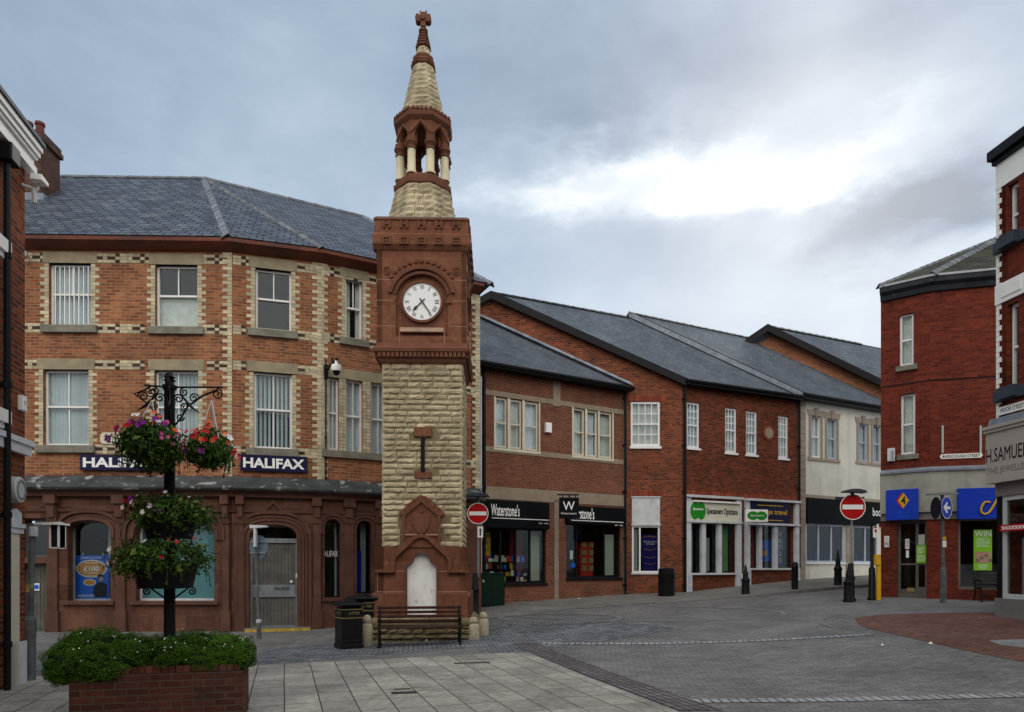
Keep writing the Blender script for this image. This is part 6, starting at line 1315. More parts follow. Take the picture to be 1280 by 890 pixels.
zc_ = oz(146); RL_ = 35.5*px_m*1.07
MB().lathe([(cr8+.04, zc_-.06), (RL_-.06, zc_), (RL_-.01, zc_+.05), (RL_, zc_+.14), (RL_-.05, zc_+.19), (RL_-.07, zc_+.22), (.5, zc_+.24)], **o8).build('lantern_cornice', 'tsand2', tower, TO)
q = MB()
for k in range(40):
    t = 2*PI*k/40+.05; k8 = math.cos(R(22.5))/math.cos(((t-R(22.5)) % R(45))-R(22.5)); r_ = (RL_-.05)*k8; c = MB().box(-.035, .035, -.04, .04, 0, .07).xf(Matrix.Translation((r_*math.cos(t), r_*math.sin(t), zc_+.18)) @ Matrix.Rotation(t+PI/2, 4, 'Z')); q.add(c.v, c.f)
q.build('cornice_cresting', 'tsand2', tower, TO)
# spire
def sr_(py): return (27.5-(132-py)*(27.5-8.0)/(132-58))*px_m*1.05
q = MB(); octrock(q, sr_(132), oz(134), sr_(78), oz(77.5), .135, .014); octrock(q, sr_(66), oz(65.5), sr_(56), oz(55), .12, .012); q.build('spire_stones', 'tcream', tower, TO)
MB().lathe([(sr_(134)-.03, oz(135)), (sr_(55)-.03, oz(55))], **o8).build('spire_core', 'tjoint', tower, TO)
MB().lathe([(sr_(78)+.02, oz(78)), (sr_(78)+.045, oz(77)), (sr_(74)+.02, oz(75)), (sr_(74)+.045, oz(73)), (sr_(70)+.02, oz(70.5)), (sr_(68)+.05, oz(68)), (sr_(66)+.02, oz(65.5))], **o8).build('spire_band', 'tsand', tower, TO)
prof = []; 
for i in range(5): z = 55-i*3.6; r = (9.2-i*.95)*px_m; prof += [(r+.02, oz(z)), (r-.02, oz(z-1.2)), (r-.015, oz(z-3.4))]
MB().lathe(prof+[(4.4*px_m, oz(37.5)), (5.9*px_m, oz(37)), (5.9*px_m, oz(35)), (3.6*px_m, oz(33.5)), (3.5*px_m, oz(30))], **o8).build('spire_tip', 'tsand2', tower, TO)
cx0 = 0
q = MB(); s_ = px_m
q.prism([(-3.4*s_, oz(33)), (3.4*s_, oz(33)), (3.0*s_, oz(27.5)), (-3.0*s_, oz(27.5))], -.09, .09)
cross = [(-3, 28), (3, 28), (3.2, 26.5), (6.5, 27.6), (9.4, 26), (10, 22.5), (9, 19), (6, 18.2), (4, 20.2), (3.2, 19.4), (4.6, 14.2), (1.6, 17), (0, 16), (-1.6, 17), (-4.6, 14.2), (-3.2, 19.4), (-4, 20.2), (-6, 18.2), (-9, 19), (-10, 22.5), (-9.4, 26), (-6.5, 27.6), (-3.2, 26.5)]
q.prism([(a*s_, oz(b)) for a, b in cross], -.08, .08); q.disc(0, oz(23), .07, -.12, .12, seg=10); q.build('stone_cross', 'tsand2', tower, TO, bevel=.015)
q = MB(); q.tube([(0, 0, oz(216)), (0, 0, oz(203))], .012, 6).lathe([(.25, oz(216)), (.22, oz(213)), (.05, oz(211))], (0, 0), 12).build('lantern_floor', 'lead', tower, TO)
q = MB().lathe([(.01, oz(204)), (.04, oz(203)), (.01, oz(202))], (0, 0), 8).build('small_finial', 'lead', tower, TO)

# ================================================================ street furniture
def bench(label, fr, L=1.85, slat='wood_red', seatw=.42, H=.80, leg='black', dbl=False):
    t = thing('park_bench', label, 'bench', fr); hs = .43
    for k in range(4): z = hs+.07+k*.095; MB().box(-L/2+.0, L/2, .20+.02*k, .235+.02*k, z, z+.062).build('back_slat', slat, t, fr, bevel=.006)
    for k in range(5): y = -.22+k*.085; MB().box(-L/2, L/2, y, y+.062, hs-.035, hs).build('seat_slat', slat, t, fr, bevel=.006)
    for s in (-1, 1):
        x = s*(L/2-.06); q = MB().tube([(x, -.22, 0), (x, -.20, hs-.03), (x, -.16, hs+.17)], .022, 8).tube([(x, .30, 0), (x, .20, hs*.6), (x, .185, hs), (x, .27, H+.02), (x, .29, H+.06)], .022, 8).tube([(x, -.24, hs+.17), (x, -.05, hs+.20), (x, .20, hs+.17)], .02, 8).tube([(x, -.22, hs-.05), (x, .2, hs-.05)], .02, 8).box(x-.05, x+.05, -.27, -.18, 0, .02).box(x-.05, x+.05, .26, .35, 0, .02)
        q.build('leg', leg, t, fr, smooth=True)
    MB().tube([(-L/2+.06, 0, .16), (L/2-.06, 0, .16)], .012, 6).tube([(-L/2+.06, .27, hs+.06), (L/2-.06, .27, hs+.06)], .010, 6).build('brace', leg, t, fr)
    return t
p = Vector(((525-CX)/F*14.45, 14.45)); bench('dark slatted bench standing against the base of the clock tower', at(p, R(9), gz(*p)))
p = G(1238, 750); kw = Wall(K1, K2); bench('dark timber bench below the green poster of the corner shop', at((kw.w(kw.u(1240), -.55, 0)), math.atan2(kw.d.y, kw.d.x), gz(*kw.w(kw.u(1240), -.55, 0).xy)), L=1.25, slat='wood_dk', H=.82)
def sqbin(label, fr, w=.46, H=.98, txt=True):
    t = thing('litter_bin', label, 'litter bin', fr, 'square black litter bins by the clock tower'); h = w/2
    MB().box(-h, h, -h, h, .03, H-.12).box(-h-.02, h+.02, -h-.02, h+.02, 0, .09).box(-h-.012, h+.012, -h-.012, h+.012, .16, .19).box(-h+.03, h-.03, -h+.03, h-.03, H-.12, H-.05).build('body', 'black', t, fr, bevel=.012)
    q = MB().lathe([((h+.05)*S4, H-.07), ((h+.06)*S4, H-.04), ((h+.04)*S4, H-.01), (h*.8, H+.015)], seg=4, rot=PI/4); q.lathe([(h*.75, H-.02), (h*.7, H+.03), (h*.4, H+.07), (.02, H+.085)], (0, 0), 20); q.build('lid', 'black', t, fr, smooth=True)
    q = MB()
    for z in (H-.15, H-.33): q.box(-h-.006, h+.006, -h-.006, h+.006, z, z+.016)
    q.build('gold_band', 'gold', t, fr)
    if txt:
        for a in (0, 90, 180, 270):
            f2 = fr @ Matrix.Rotation(R(a), 4, 'Z'); text('LITTER', .04, H-.22, .24, .055, -h-.008).build('lettering', 'gold', t, f2)
    return t
p = Vector(((436-CX)/F*14.25, 14.25)); sqbin('black square litter bin with gold bands and lettering, nearest the bench', at(p, R(33), gz(*p)))
p = Vector(((453-CX)/F*15.4, 15.4)); sqbin('second black litter bin partly hidden behind the first one', at(p, R(28), gz(*p)+.0), H=1.06)
def stoneboll(label, px, py, r=.14, H=.42, D=None):
    p = G(px, py); fr = at(p, 0); t = thing('stone_bollard', label, 'bollard', fr, 'stone bollards round the clock tower')
    MB().lathe([(r, -.05), (r*1.02, .1), (r*.98, H*.62), (r*.8, H*.72), (r*.5, H*.75)], (0, 0), 20).build('body', 'bollstone', t, fr, smooth=True)
    MB().lathe([(r*.5, H*.74), (r*.72, H*.80), (r*.74, H*.9), (r*.5, H), (.01, H*1.03)], (0, 0), 20).build('cap', 'bollstone', t, fr, smooth=True)
stoneboll('rounded stone bollard at the right foot of the tower, the nearer of the pair', 592, 799, .135, .50); stoneboll('rounded stone bollard behind its twin at the right foot of the tower', 604, 794, .135, .54); stoneboll('mossy stone bollard between the litter bins and the bench', 459, 807, .13, .66)
def ironboll(label, px, py, H=.95, r=.10, style=0):
    p = G(px, py); fr = at(p, 0); t = thing('iron_bollard', label, 'bollard', fr, 'black iron bollards along the shop pavement')
    if style == 0:
        MB().lathe([(r*1.25, 0), (r*1.25, .05), (r*1.1, .10), (r*1.0, H*.45), (r*1.15, H*.47), (r*1.15, H*.52), (r*.8, H*.56)], (0, 0), 12).build('body', 'black', t, fr, smooth=True)
        MB().lathe([(r*.8, H*.55), (r*.62, H*.66), (r*.75, H*.68), (r*.70, H*.71), (r*.45, H*.78), (r*.28, H*.92), (.01, H)], (0, 0), 12).build('finial', 'black', t, fr, smooth=True)
    else:
        MB().lathe([(r, 0), (r, .06), (r*.94, .1), (r*.94, H*.8), (r*1.05, H*.82), (r*1.05, H*.86), (r*.94, H*.88)], (0, 0), 14).build('body', 'black', t, fr, smooth=True)
        MB().lathe([(r*.94, H*.87), (r*.9, H*.96), (r*.6, H), (.01, H*1.01)], (0, 0), 14).build('finial', 'black', t, fr, smooth=True)
ironboll('pointed black iron bollard in front of the two white shopfronts', 932, 745, 1.12, .13); ironboll('straight round topped black bollard beside the cream building corner', 993.5, 740, 1.08, .12, 1)
ironboll('slim pointed black bollard left of the no entry sign on the far pavement', 1047.5, 735, 1.45, .13); 
def pole_sign(label, px, py, pyt, disc, plate=None, ped=None, lamp=True, name='no_entry_sign'):
    p = G(px, py); D = p.y; s = D/F; fr = at(p, 0); t = thing(name, label, 'road sign', fr)
    ztop = EYE+(HZ-pyt)*s-p.z; dx = (disc[0]-px)*s; dz = EYE+(HZ-disc[1])*s-p.z; r = disc[2]*s
    zp = EYE+(HZ-ped)*s-p.z if ped else .8
    MB().tube([(dx*1.1, .0, zp*.9), (dx*1.1, 0, ztop)], .032, 10).build('pole', 'metalgrey', t, fr, smooth=True)
    MB().lathe([(.15, 0), (.15, .05), (.11, .10), (.10, zp*.55), (.12, zp*.57), (.12, zp*.62), (.09, zp*.66), (.075, zp*.97), (.05, zp)], (0, 0), 14).build('pedestal', 'black', t, fr, smooth=True)
    d = MB().disc(dx, dz, r, -.07, -.055, seg=40).build('disc', 'red', t, fr); MB().strip(ring(dx, dz, r, 40), ring(dx, dz, r*.94, 40), -.073, -.07, True).build('white_border', 'signwhite', d, fr); MB().box(dx-r*.80, dx+r*.80, -.075, -.07, dz-r*.18, dz+r*.18).build('white_bar', 'signwhite', d, fr)
    if plate:
        x0, y0, x1, y1 = plate; a = ((x0-px)*s, (x1-px)*s, EYE+(HZ-y1)*s-p.z, EYE+(HZ-y0)*s-p.z); pl = MB().box(a[0], a[1], -.06, -.045, a[2], a[3]).build('plate', 'signwhite', t, fr); c = (a[0]+a[1])/2; MB().prism([(c-.02, a[2]+.05), (c+.02, a[2]+.05), (c+.02, a[3]-.1), (c+.04, a[3]-.1), (c, a[3]-.04), (c-.04, a[3]-.1), (c-.02, a[3]-.1)], -.064, -.06).build('symbol', 'navy', pl, fr)
    if lamp: MB().prism([(dx-.34, ztop+.02), (dx+.34, ztop+.0), (dx+.30, ztop+.07), (dx+.1, ztop+.12), (dx-.1, ztop+.12), (dx-.30, ztop+.08)], -.28, .0).box(dx-.03, dx+.03, -.1, .02, ztop-.1, ztop+.03).build('lamp_hood', 'slateblue', t, fr, bevel=.01)
    return t, fr, s, p
pole_sign('no entry sign with small white plate beside the clock tower and green cabinet', 594, 770, 622, (597.5, 642, 13.2), (597, 658.5, 604, 672), 716)
t, fr, s, p = pole_sign('no entry sign in front of the cream building with pointed black post beneath', 1063.5, 751, 617, (1064.5, 634, 16.0), None, 704)
zz = EYE+(HZ-622)*s-p.z; MB().prism([(-.42, zz-.02), (-.22, zz-.1), (.22, zz-.1), (.44, zz-.02), (.44, zz+.03), (-.42, zz+.03)], .05, .12).build('rear_bracket', 'slateblue', t, fr)
ironboll('pointed black bollard directly under the far no entry sign', 1061, 752.5, 1.15, .13)
# post with small white plate
p = G(1090, 750); s = p.y/F; fr = at(p, 0); t = thing('plate_post', 'dark post with a small white and red plate left of the corner shop', 'post', fr)
MB().lathe([(.13, 0), (.13, .05), (.10, .1), (.09, .95), (.05, 1.0), (.045, 2.4)], (0, 0), 12).build('pole', 'black', t, fr, smooth=True); z0 = EYE+(HZ-672)*s-p.z; pl = MB().box(-.0, .16, -.07, -.05, z0, z0+.34).build('plate', 'signwhite', t, fr); MB().disc(.08, z0+.2, .05, -.074, -.07, seg=16).box(.01, .15, -.074, -.07, z0+.28, z0+.33).build('symbol', 'red', pl, fr)
p = G(1098, 750.5); s = p.y/F; fr = at(p, 0); t = thing('yellow_post', 'worn yellow metal post at the left corner of the corner shop', 'post', fr)
zt = EYE+(HZ-693)*s-p.z; MB().box(-.055, .055, -.05, .05, 0, zt-.2).box(-.11, .04, -.07, .07, zt-.32, zt).build('pillar', 'yellow', t, fr, bevel=.012); MB().tube([(-.02, 0, zt), (-.02, 0, EYE+(HZ-655)*s-p.z)], .03, 8).build('pole', 'signwhite', t, fr)
# arrow sign
p = G(1179, 753.5); s = p.y/F; fr = at(p, 0); t = thing('arrow_sign', 'grey pole with a blue round arrow sign in front of the corner shop', 'road sign', fr)
H_ = EYE+(HZ-618)*s-p.z; MB().tube([(0, 0, 0), (0, 0, .95)], .075, 12).tube([(0, 0, .93), (0, 0, 1.0)], [.075, .045], 12).tube([(0, 0, .98), (-.03, 0, H_)], .042, 12).build('pole', 'polegrey', t, fr, smooth=True)
MB().prism([(-.46, H_-.02), (-.1, H_-.02), (.36, H_+.0), (.36, H_+.04), (0, H_+.06), (-.46, H_+.01)], -.1, .06).build('lamp_hood', 'metalgrey', t, fr)
zc = EYE+(HZ-635)*s-p.z
for sd, nm, ang, ml in ((1, 'arrow_disc', R(33), 'blue'), (-1, 'blank_disc', R(80), 'black')):
    f2 = fr @ Matrix.Translation((.03 if sd > 0 else -.22, -.09 if sd > 0 else .0, 0)) @ Matrix.Rotation(ang, 4, 'Z')
    d = MB().disc(0, zc, .31, -.012, 0, seg=36).build(nm, ml, t, f2)
    if sd > 0: MB().strip(ring(0, zc, .31, 36), ring(0, zc, .295, 36), -.015, -.012, True).build('white_border', 'signwhite', d, f2); MB().prism([(.2, zc-.04), (.2, zc+.04), (-.02, zc+.04), (-.02, zc+.04), (.06, zc+.15), (-.02, zc+.15), (-.2, zc), (-.02, zc-.15), (.06, zc-.15), (-.02, zc-.04)], -.016, -.012).build('arrow', 'signwhite', d, f2)
MB().box(-.05, .05, -.06, -.045, EYE+(HZ-684)*s-p.z, EYE+(HZ-676)*s-p.z).build('sticker', 'signwhite', t, fr); MB().box(-.045, .045, -.058, -.045, EYE+(HZ-675)*s-p.z, EYE+(HZ-671)*s-p.z).build('sticker', 'yellow', t, fr)
# leaning pole with the back of a round sign
p = G(324, 799); s = p.y/F; fr = at(p, 0); t = thing('round_sign_back', 'leaning grey pole with the blank back of a round sign before the bank door', 'road sign', fr); H_ = EYE+(HZ-661)*s-p.z
MB().tube([(0, 0, 0), (-.01, 0, .42)], .055, 12).tube([(-.01, 0, .42), (-.02, 0, .5), (-.10, 0, H_)], [.05, .035, .035], 12).build('pole', 'polegrey', t, fr, smooth=True)
f2 = fr @ Matrix.Translation((-.03, .05, 0)) @ Matrix.Rotation(R(-25), 4, 'Z'); zc = EYE+(HZ-684)*s-p.z; d = MB().disc(0, zc, .29, -.01, .01, seg=36).build('disc', 'signback', t, f2); MB().box(-.25, .25, -.04, -.01, zc+.12, zc+.15).box(-.25, .25, -.04, -.01, zc-.15, zc-.12).build('fixing_rail', 'metalgrey', d, f2)
MB().prism([(-.2, H_-.0), (.22, H_+.03), (.22, H_+.07), (-.2, H_+.09)], -.1, .02).box(-.1, -.04, -.12, .0, zc-.0, H_).build('lamp_hood', 'palegrey', t, fr, bevel=.01)
MB().lathe([(.06, .40), (.065, .44), (.06, .48)], (-.01, 0), 10).build('clamp', 'palegrey', t, fr)
# sign lamp pole at the left
p = G(37, 850.5); s = p.y/F; fr = at(p, 0); t = thing('lightbox_pole', 'short grey pole carrying a white framed light box beside the plank door', 'pole', fr); H_ = EYE+(HZ-654)*s-p.z
MB().tube([(0, 0, 0), (.01, 0, .92)], .078, 12).tube([(.01, 0, .92), (.012, 0, .98)], [.078, .045], 12).tube([(.012, 0, .98), (.04, 0, H_)], .045, 12).build('pole', 'polegrey', t, fr, smooth=True)
MB().tube([(.02, 0, H_-.02), (.50, 0, H_)], .022, 8).tube([(.06, 0, H_-.2), (.06, 0, H_-.05)], .06, 8).build('arm', 'palegrey', t, fr); zb_ = EYE+(HZ-684)*s-p.z
bx = MB().box(.36, .50, -.06, .06, zb_, H_-.03).build('light_box', 'dark', t, fr); MB().box(.35, .37, -.08, .08, zb_-.01, H_-.02).box(.475, .50, -.08, .08, zb_-.01, H_-.02).box(.29, .52, -.14, .14, H_-.03, H_+.0).box(.35, .5, -.08, .08, zb_-.02, zb_).build('white_frame', 'signwhite', bx, fr)
MB().box(-.02, .03, -.06, -.05, EYE+(HZ-740)*s-p.z, EYE+(HZ-730)*s-p.z).build('sticker', 'dullyellow', t, fr)
r_ = FA.rect(40, 729, 46.5, 738.5); o = tag(MB().box(r_[0], r_[1], .08, .09, r_[2], r_[3]).build('door_sign', 'signwhite', None, FA.M), 'small white square sign with a blue disc on the grey plank door', 'sign'); MB().disc((r_[0]+r_[1])/2, (r_[2]+r_[3])/2, .06, .074, .08, seg=20).build('blue_disc', 'pblue', o, FA.M)
# green cabinet, bin by the optician
p = G(611, 757.5); fr = at(p, math.atan2(FW.d.y, FW.d.x)); s = p.y/F; w = 35*s/2/.95; H_ = EYE+(HZ-716)*s-p.z; t = thing('utility_cabinet', 'dark green metal cabinet against the bookshop wall behind the first no entry sign', 'cabinet', fr)
MB().box(-w, w, -.22, .22, 0, H_-.05).build('case', 'darkgreen', t, fr, bevel=.01); MB().box(-w-.03, w+.03, -.25, .25, H_-.05, H_).build('lid', 'darkgreen', t, fr, bevel=.012); MB().box(-w+.02, -.01, -.235, -.22, .06, H_-.1).box(.01, w-.02, -.235, -.22, .06, H_-.1).build('door', 'darkgreen', t, fr); MB().box(-.35, -.31, -.25, -.235, H_*.72, H_*.80).build('handle', 'palegrey', t, fr)
p = G(833, 745.5); fr = at(p, R(10)); t = thing('litter_bin', 'round topped black litter bin against the red brick gable', 'litter bin', fr)
MB().lathe([(.30, 0), (.30, .78), (.31, .80), (.31, .84)], (0, 0), 20).build('body', 'black', t, fr, smooth=True); MB().lathe([(.29, .84), (.29, 1.0), (.24, 1.04), (.02, 1.06)], (0, 0), 20).build('lid', 'black', t, fr, smooth=True); MB().lathe([(.305, .70), (.308, .71), (.308, .73), (.305, .74)], (0, 0), 20).build('band', 'blackmatt', t, fr)

# ================================================================ planter, shrubs, flower post
random.seed(5)
PD = 7.15; pA = Vector(((86-CX)/F*PD, PD)); pr_ = R(13); 
kx = (303-CX)/F; dv = Vector((math.cos(pr_), math.sin(pr_))); tL = (kx*pA.y-pA.x)/(dv.x-kx*dv.y); pB = pA+dv*tL
pf = at(pA, pr_, 0); PL = tL; PHt = EYE-(834-HZ)/F*7.3; PDp = .44
pl_ = thing('brick_planter', 'long low brick planter with green shrubs at the lower left', 'planter', pf)
q = MB().box(0, PL, 0, .11, -.05, PHt-.07).box(0, PL, PDp-.11, PDp, -.05, PHt-.07).box(0, .11, .11, PDp-.11, -.05, PHt-.07).box(PL-.11, PL, .11, PDp-.11, -.05, PHt-.07); q.build('wall', 'planter_brick', pl_, pf)
q = MB(); u = 0; 
while u < PL-.02: q.box(u+.004, min(u+.071, PL), -.006, .115, PHt-.07, PHt); q.box(u+.004, min(u+.071, PL), PDp-.115, PDp+.006, PHt-.07, PHt); u += .0755
v = .12
while v < PDp-.15: q.box(-.006, .115, v+.004, v+.071, PHt-.07, PHt); q.box(PL-.115, PL+.006, v+.004, v+.071, PHt-.07, PHt); v += .0755
M['coping'] = pm('coping_brick', (.10, .038, .026), .85, .25, 5, island=.35, stain=(.05, .06, .03), sthr=(.55, .75)); q.build('brick_coping', 'coping', pl_, pf); MB().box(.1, PL-.1, .1, PDp-.1, .2, PHt-.08).build('soil', 'soil', pl_, pf)
def leafmesh(q, pts, size, seedn=None, jit=1.0):
    for p, n in pts:
        s = size*random.uniform(.6, 1.3); n = (n+Vector((random.gauss(0, .55), random.gauss(0, .55), random.gauss(0, .55)))*jit).normalized()
        a = n.cross(Vector((random.gauss(0, 1), random.gauss(0, 1), random.gauss(0, 1)))).normalized(); b = n.cross(a)
        q.add([p-a*s*.55, p+b*s*.32+n*s*.10, p+a*s*.6, p-b*s*.32+n*s*.10], [(0, 1, 2), (0, 2, 3)])
def blobs_pts(bl, n, nscale=3.0, amp=.25, low=-1.0, thick=.35):
    """points scattered in the outer layer of a union of ellipsoids"""
    out = []; wts = [b[3]*b[4]+b[4]*b[5]+b[3]*b[5] for b in bl]
    while len(out) < n:
        b = random.choices(bl, wts)[0]; d = Vector((random.gauss(0, 1), random.gauss(0, 1), random.gauss(0, 1))).normalized()
        if d.z < low: continue
        k = 1+amp*noise.noise(Vector((b[0]+d.x, b[1]+d.y, b[2]+d.z))*nscale+Vector((b[0]*7, 3, 1)))*2; k *= 1-thick*random.random()**2.2
        p = Vector((b[0]+d.x*b[3]*k, b[1]+d.y*b[4]*k, b[2]+d.z*b[5]*k))
        if any(((p.x-c[0])/c[3])**2+((p.y-c[1])/c[4])**2+((p.z-c[2])/c[5])**2 < .5 for c in bl): continue
        out.append((p, d))
    return out
def core(q, bl, k=.8, nscale=3):
    for b in bl:
        vs = []; fs = []; m, n = 8, 12
        for i in range(m+1):
            for j in range(n):
                t, f = PI*i/m, 2*PI*j/n; d = Vector((math.sin(t)*math.cos(f), math.sin(t)*math.sin(f), math.cos(t))); r = k*(1+.2*noise.noise(d*2+Vector((b[0]*9, 0, 0)))); vs.append((b[0]+d.x*b[3]*r, b[1]+d.y*b[4]*r, b[2]+d.z*b[5]*r))
        for i in range(m):
            for j in range(n): fs.append((i*n+j, i*n+(j+1) % n, (i+1)*n+(j+1) % n, (i+1)*n+j))
        q.add(vs, fs)
def flower(q, p, n, r, petals=5):
    n = n.normalized(); a = n.cross(Vector((.3, .2, .9))).normalized(); b = n.cross(a)
    for k in range(petals):
        t0 = 2*PI*k/petals+random.random()*.2; t1 = t0+2*PI/petals*.92; c0 = a*math.cos(t0)+b*math.sin(t0); c1 = a*math.cos(t1)+b*math.sin(t1); cm = (c0+c1).normalized()
        q.add([p, p+c0*r*.75+n*r*.22, p+cm*r+n*r*.15, p+c1*r*.75+n*r*.22], [(0, 1, 2, 3)])
def shrub(name, label, bl, n, size, cat='shrub', leaf='hedge', fl=0):
    bl = [(b[0], b[1]*.62, b[2], b[3], b[4]*.72, b[5]) for b in bl]
    f0 = pf; t = thing(name, label, cat, f0 @ Matrix.Translation((bl[0][0], bl[0][1], PHt)))
    q = MB(); leafmesh(q, blobs_pts(bl, n, 2.6, .17, thick=.2), size, jit=.8); q.build('foliage', leaf, t, f0)
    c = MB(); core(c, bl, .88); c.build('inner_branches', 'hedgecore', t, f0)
    if fl:
        q = MB(); pts = random.sample(blobs_pts(bl, fl*3, 2.6, .22, low=-.2, thick=.02), fl); [flower(q, p+d*.012, d, .009) for p, d in pts]; q.build('flowers', 'fwhite', t, f0)
    return t
s_ = 7.6/F
def hz(py, D=7.35): return EYE-(py-HZ)*D/F
bl1 = [(.22, .28, hz(818), .33, .36, .27), (-.02, .20, hz(826), .27, .30, .25), (.50, .34, hz(820), .30, .36, .25), (.10, .45, hz(813), .32, .3, .25), (.66, .45, hz(822), .2, .28, .20), (-.10, .10, hz(836), .17, .18, .15), (.3, .05, hz(836), .3, .14, .14)]
shrub('rounded_shrub', 'dense rounded green shrub spilling over the left end of the brick planter', bl1, 42000, .0155, fl=60)
bl2 = [(.98, .34, hz(820), .26, .36, .23), (1.22, .42, hz(818), .26, .30, .23), (1.48, .35, hz(819), .26, .36, .22), (1.62, .32, hz(820), .24, .30, .20), (1.35, .16, hz(829), .3, .18, .14), (1.74, .25, hz(824), .15, .25, .17), (.80, .5, hz(822), .22, .28, .20)]
shrub('low_shrub', 'lower clipped green shrub filling the right half of the brick planter', bl2, 38000, .0155, fl=80)
# flower post
PX = P2(212, 7.52); pp = at(PX, R(17), 0); sP = 7.52/F
def fz(py): return EYE+(HZ-py)*sP
post = thing('flower_post', 'black ornamental post with scroll brackets rising out of the planter', 'post', pp)
MB().lathe([(.065, .3), (.06, 1.2), (.058, fz(488)), (.075, fz(486)), (.075, fz(482)), (.05, fz(481)), (.045, fz(477)), (.065, fz(476)), (.045, fz(474))], (0, 0), 16).build('pole', 'black', post, pp, smooth=True)
MB().lathe([(.04, fz(474)), (.062, fz(471.5)), (.052, fz(468)), (.012, fz(464)), (.002, fz(463))], (0, 0), 8).build('finial', 'black', post, pp)
arms = [(0, .62), (180, .60), (110, .40), (215, .62)]
def arm(ang, L_):
    fr = pp @ Matrix.Rotation(R(ang), 4, 'Z'); zt = fz(484); q = MB(); r = .011
    q.tube([(.04, 0, zt), (L_, 0, zt+.005)], r, 6).tube([(.05, 0, zt-.44), (.12, 0, zt-.36), (.20, 0, zt-.22), (.36, 0, zt-.10), (L_-.06, 0, zt-.02)], r, 6)
    for (x, z, rr, a0, d) in ((.16, zt-.055, .05, PI/2, 1), (.10, zt-.13, .055, PI, -1), (.27, zt-.12, .055, 0, 1), (.17, zt-.22, .05, -PI/2, -1), (.12, zt-.34, .045, 0, -1), (L_-.07, zt-.07, .065, PI/2, -1)): q.tube(scroll(x, z, rr, 1.5, a0, d), r*.8, 5)
    q.tube([(.14, 0, zt-.10), (.24, 0, zt-.22), (.33, 0, zt-.29)], [r, r*1.6, r*.4], 6)
    q.build('scroll_bracket', 'black', post, fr); return fr, L_
fr1 = arm(-17+2, .60); fr2 = arm(-17-65, .50); arm(-17+195, .26); arm(-17+110, .45)
def basket(name, label, c, r, rz, n, cols, frame, trough=None, chains=None, trail=.3, extra=None):
    fr = frame; t = thing(name, label, 'hanging basket' if chains else 'flower trough', fr @ Matrix.Translation(c), 'hanging baskets on the flower post' if chains else 'flower troughs round the post')
    x, y, z = c
    if trough:
        w, h, dep = trough; q = MB(); tp = [(-w/2, h), (w/2, h), (w*.40, 0), (-w*.40, 0)]
        q.lathe([(w*.40, z), (w*.41, z+.03), (w*.5, z+h), (w*.48, z+h), (w*.38, z+.05)], (x, y), 20); q.build('trough', 'black', t, fr, smooth=True); zc = z+h
    else:
        q = MB(); q.lathe([(r*.25, z-rz*.75), (r*.55, z-rz*.5), (r*.68, z-.02), (r*.68, z+.02), (r*.6, z+.02)], (x, y), 16); q.build('basket_liner', 'soil', t, fr, smooth=True); zc = z
    bl = [(x+random.uniform(-.35, .35)*r, y+random.uniform(-.35, .35)*r, zc+random.uniform(-.35, .2)*rz if chains else zc+random.uniform(-.1, .4)*rz, r*random.uniform(.5, .8), r*random.uniform(.5, .8), rz*random.uniform(.55, .9)) for _ in range(8)]+(extra or [])
    q = MB(); pts = blobs_pts(bl, n, 4, .45, low=-1, thick=.7); leafmesh(q, pts, .038); q.build('foliage', 'leaf', t, fr)
    q = MB(); leafmesh(q, random.sample(pts, max(6, n//26)), .06); q.build('pale_foliage', 'leafy', t, fr)
    surf = blobs_pts(bl, 400, 4, .35, low=-.25, thick=.06)
    q = MB()
    for k in range(int(18*trail*3)):       # trailing stems
        a = random.uniform(0, 2*PI); d = Vector((math.cos(a), math.sin(a), 0)); L_ = random.uniform(.1, trail); p0 = Vector((x, y, zc))+d*r*random.uniform(.7, 1.0); pp_ = [p0, p0+d*.05+Vector((0, 0, -L_*.5)), p0+d*.04+Vector((random.uniform(-.03, .03), 0, -L_))]
        q.tube(pp_, .004, 4); leafmesh(q, [(pp_[0].lerp(pp_[1], s), d) for s in (.2, .6, .9)]+[(pp_[1].lerp(pp_[2], s), d) for s in (.2, .5, .8, 1)], .04)
    q.build('trailing_stems', 'leaf', t, fr)
    for mt, num, rr, zone in cols:
        q = MB(); k = 0; cand = [s for s in surf if zone(s[0]-Vector((x, y, zc)))]
        for p, d in random.sample(cand, min(num, len(cand))): flower(q, p+d*.06+Vector((0, -.03, 0)), (d+Vector((0, -.7, .1))), rr*1.1)
        q.build(M[mt].name.replace('petal', 'flowers'), mt, t, fr)
    if chains:
        hx, hy, hz_ = chains; q = MB()
        for a in (90, 210, 330): e = Vector((x+r*.62*math.cos(R(a)), y+r*.62*math.sin(R(a)), z+.03)); q.tube([(hx, hy, hz_), e], .006, 5)
        q.build('chains', 'palegrey', t, fr)
    return t
ID = Matrix.Identity(4)
def pw_(px, py, D): return ((px-CX)/F*D, D, EYE+(HZ-py)*D/F)
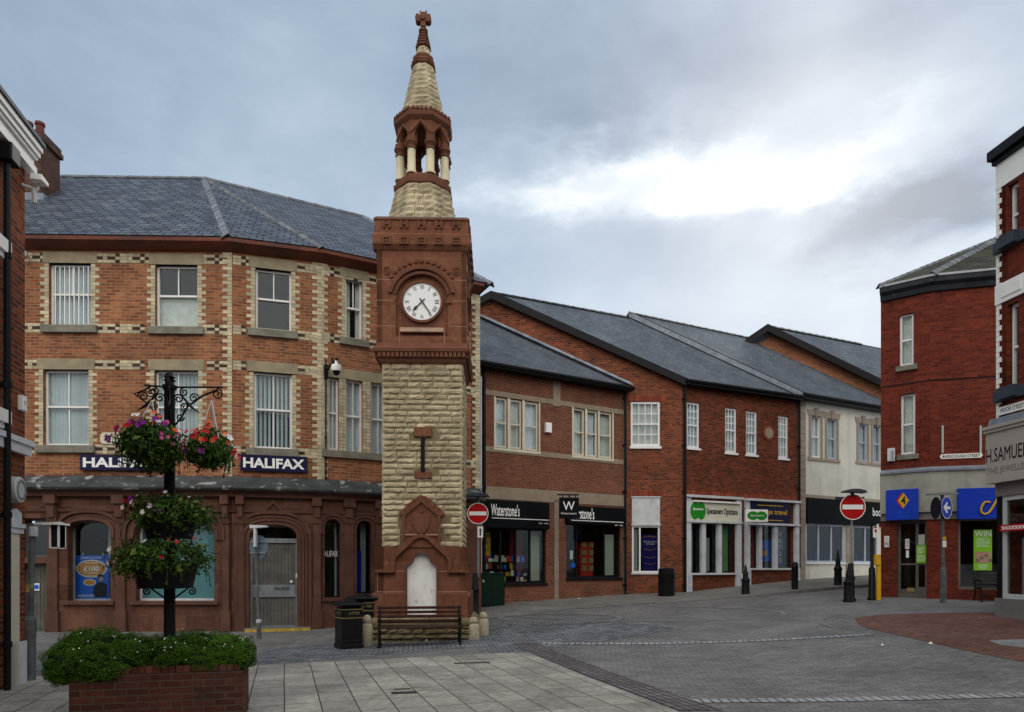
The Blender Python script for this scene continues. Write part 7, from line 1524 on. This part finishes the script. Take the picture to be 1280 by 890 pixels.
c1 = pw_(264, 563, 7.45); basket('hanging_basket', 'right hanging basket with red and coral flowers on a white chain', c1, .255, .225, 3000,
    [('fred', 34, .030, lambda v: v.z > .02 and v.x < .1), ('forange', 16, .030, lambda v: v.z > .05 and abs(v.x) < .15), ('fpink', 12, .024, lambda v: v.x < -.15), ('fwhite', 5, .036, lambda v: v.x > .12), ('fred', 8, .032, lambda v: v.x > .22), ('fpurple', 5, .035, lambda v: v.z < 0)], ID, None, pw_(264.5, 500, 7.45), trail=.28)
c2 = pw_(186, 555, 7.15); basket('hanging_basket', 'left hanging basket with purple and red flowers and trailing greenery', c2, .285, .26, 4000,
    [('fpurple', 14, .042, lambda v: v.x < -.2), ('fred', 10, .030, lambda v: v.z > .1 and v.x < 0), ('fwhite', 9, .028, lambda v: v.z > .12), ('forange', 9, .030, lambda v: v.z > .1 and v.x > .05), ('fpink', 8, .022, lambda v: v.x > .2), ('fpurple', 10, .035, lambda v: v.z > .1), ('fwhite', 3, .045, lambda v: v.z < -.1)], ID, None, pw_(190, 500, 7.15), trail=.32)
cA = (PX.x, PX.y, fz(673)); basket('flower_trough', 'upper black trough ringed round the post with white petunias', cA, .43, .22, 3600,
    [('fwhite', 10, .030, lambda v: v.x < -.0), ('fred', 8, .034, lambda v: v.x < -.25), ('fpurple', 5, .034, lambda v: abs(v.x) < .25), ('fwhite', 4, .024, lambda v: v.x > 0)], ID, (.60, .26, 0), None, trail=.22)
cB = (PX.x-.02, PX.y-.05, fz(735)); basket('flower_trough', 'lower and wider black trough ringed round the post', cB, .52, .22, 4200,
    [('fwhite', 13, .024, lambda v: v.x < .2), ('fred', 7, .024, lambda v: v.x > .1), ('fwhite', 4, .034, lambda v: v.x < -.3), ('fpurple', 3, .034, lambda v: abs(v.x) < .3)], ID, (.70, .31, 0), None, trail=.30)
q = MB()
for a in (0, 180):
    Rm = Matrix.Rotation(R(a-17+8), 4, 'Z')
    for z0, z1, e in ((fz(748), fz(736), .24), (fz(684), fz(674), .20)):
        a_ = MB().tube([(.05, 0, z0), (.12, 0, (z0+z1)/2), (e*.9, 0, z1+.02)], .010, 6).tube(scroll(e, z1-.03, .045, 1.4, PI/2, -1), .009, 5).xf(Rm); q.add(a_.v, a_.f)
q.build('trough_bracket', 'black', post, pp)
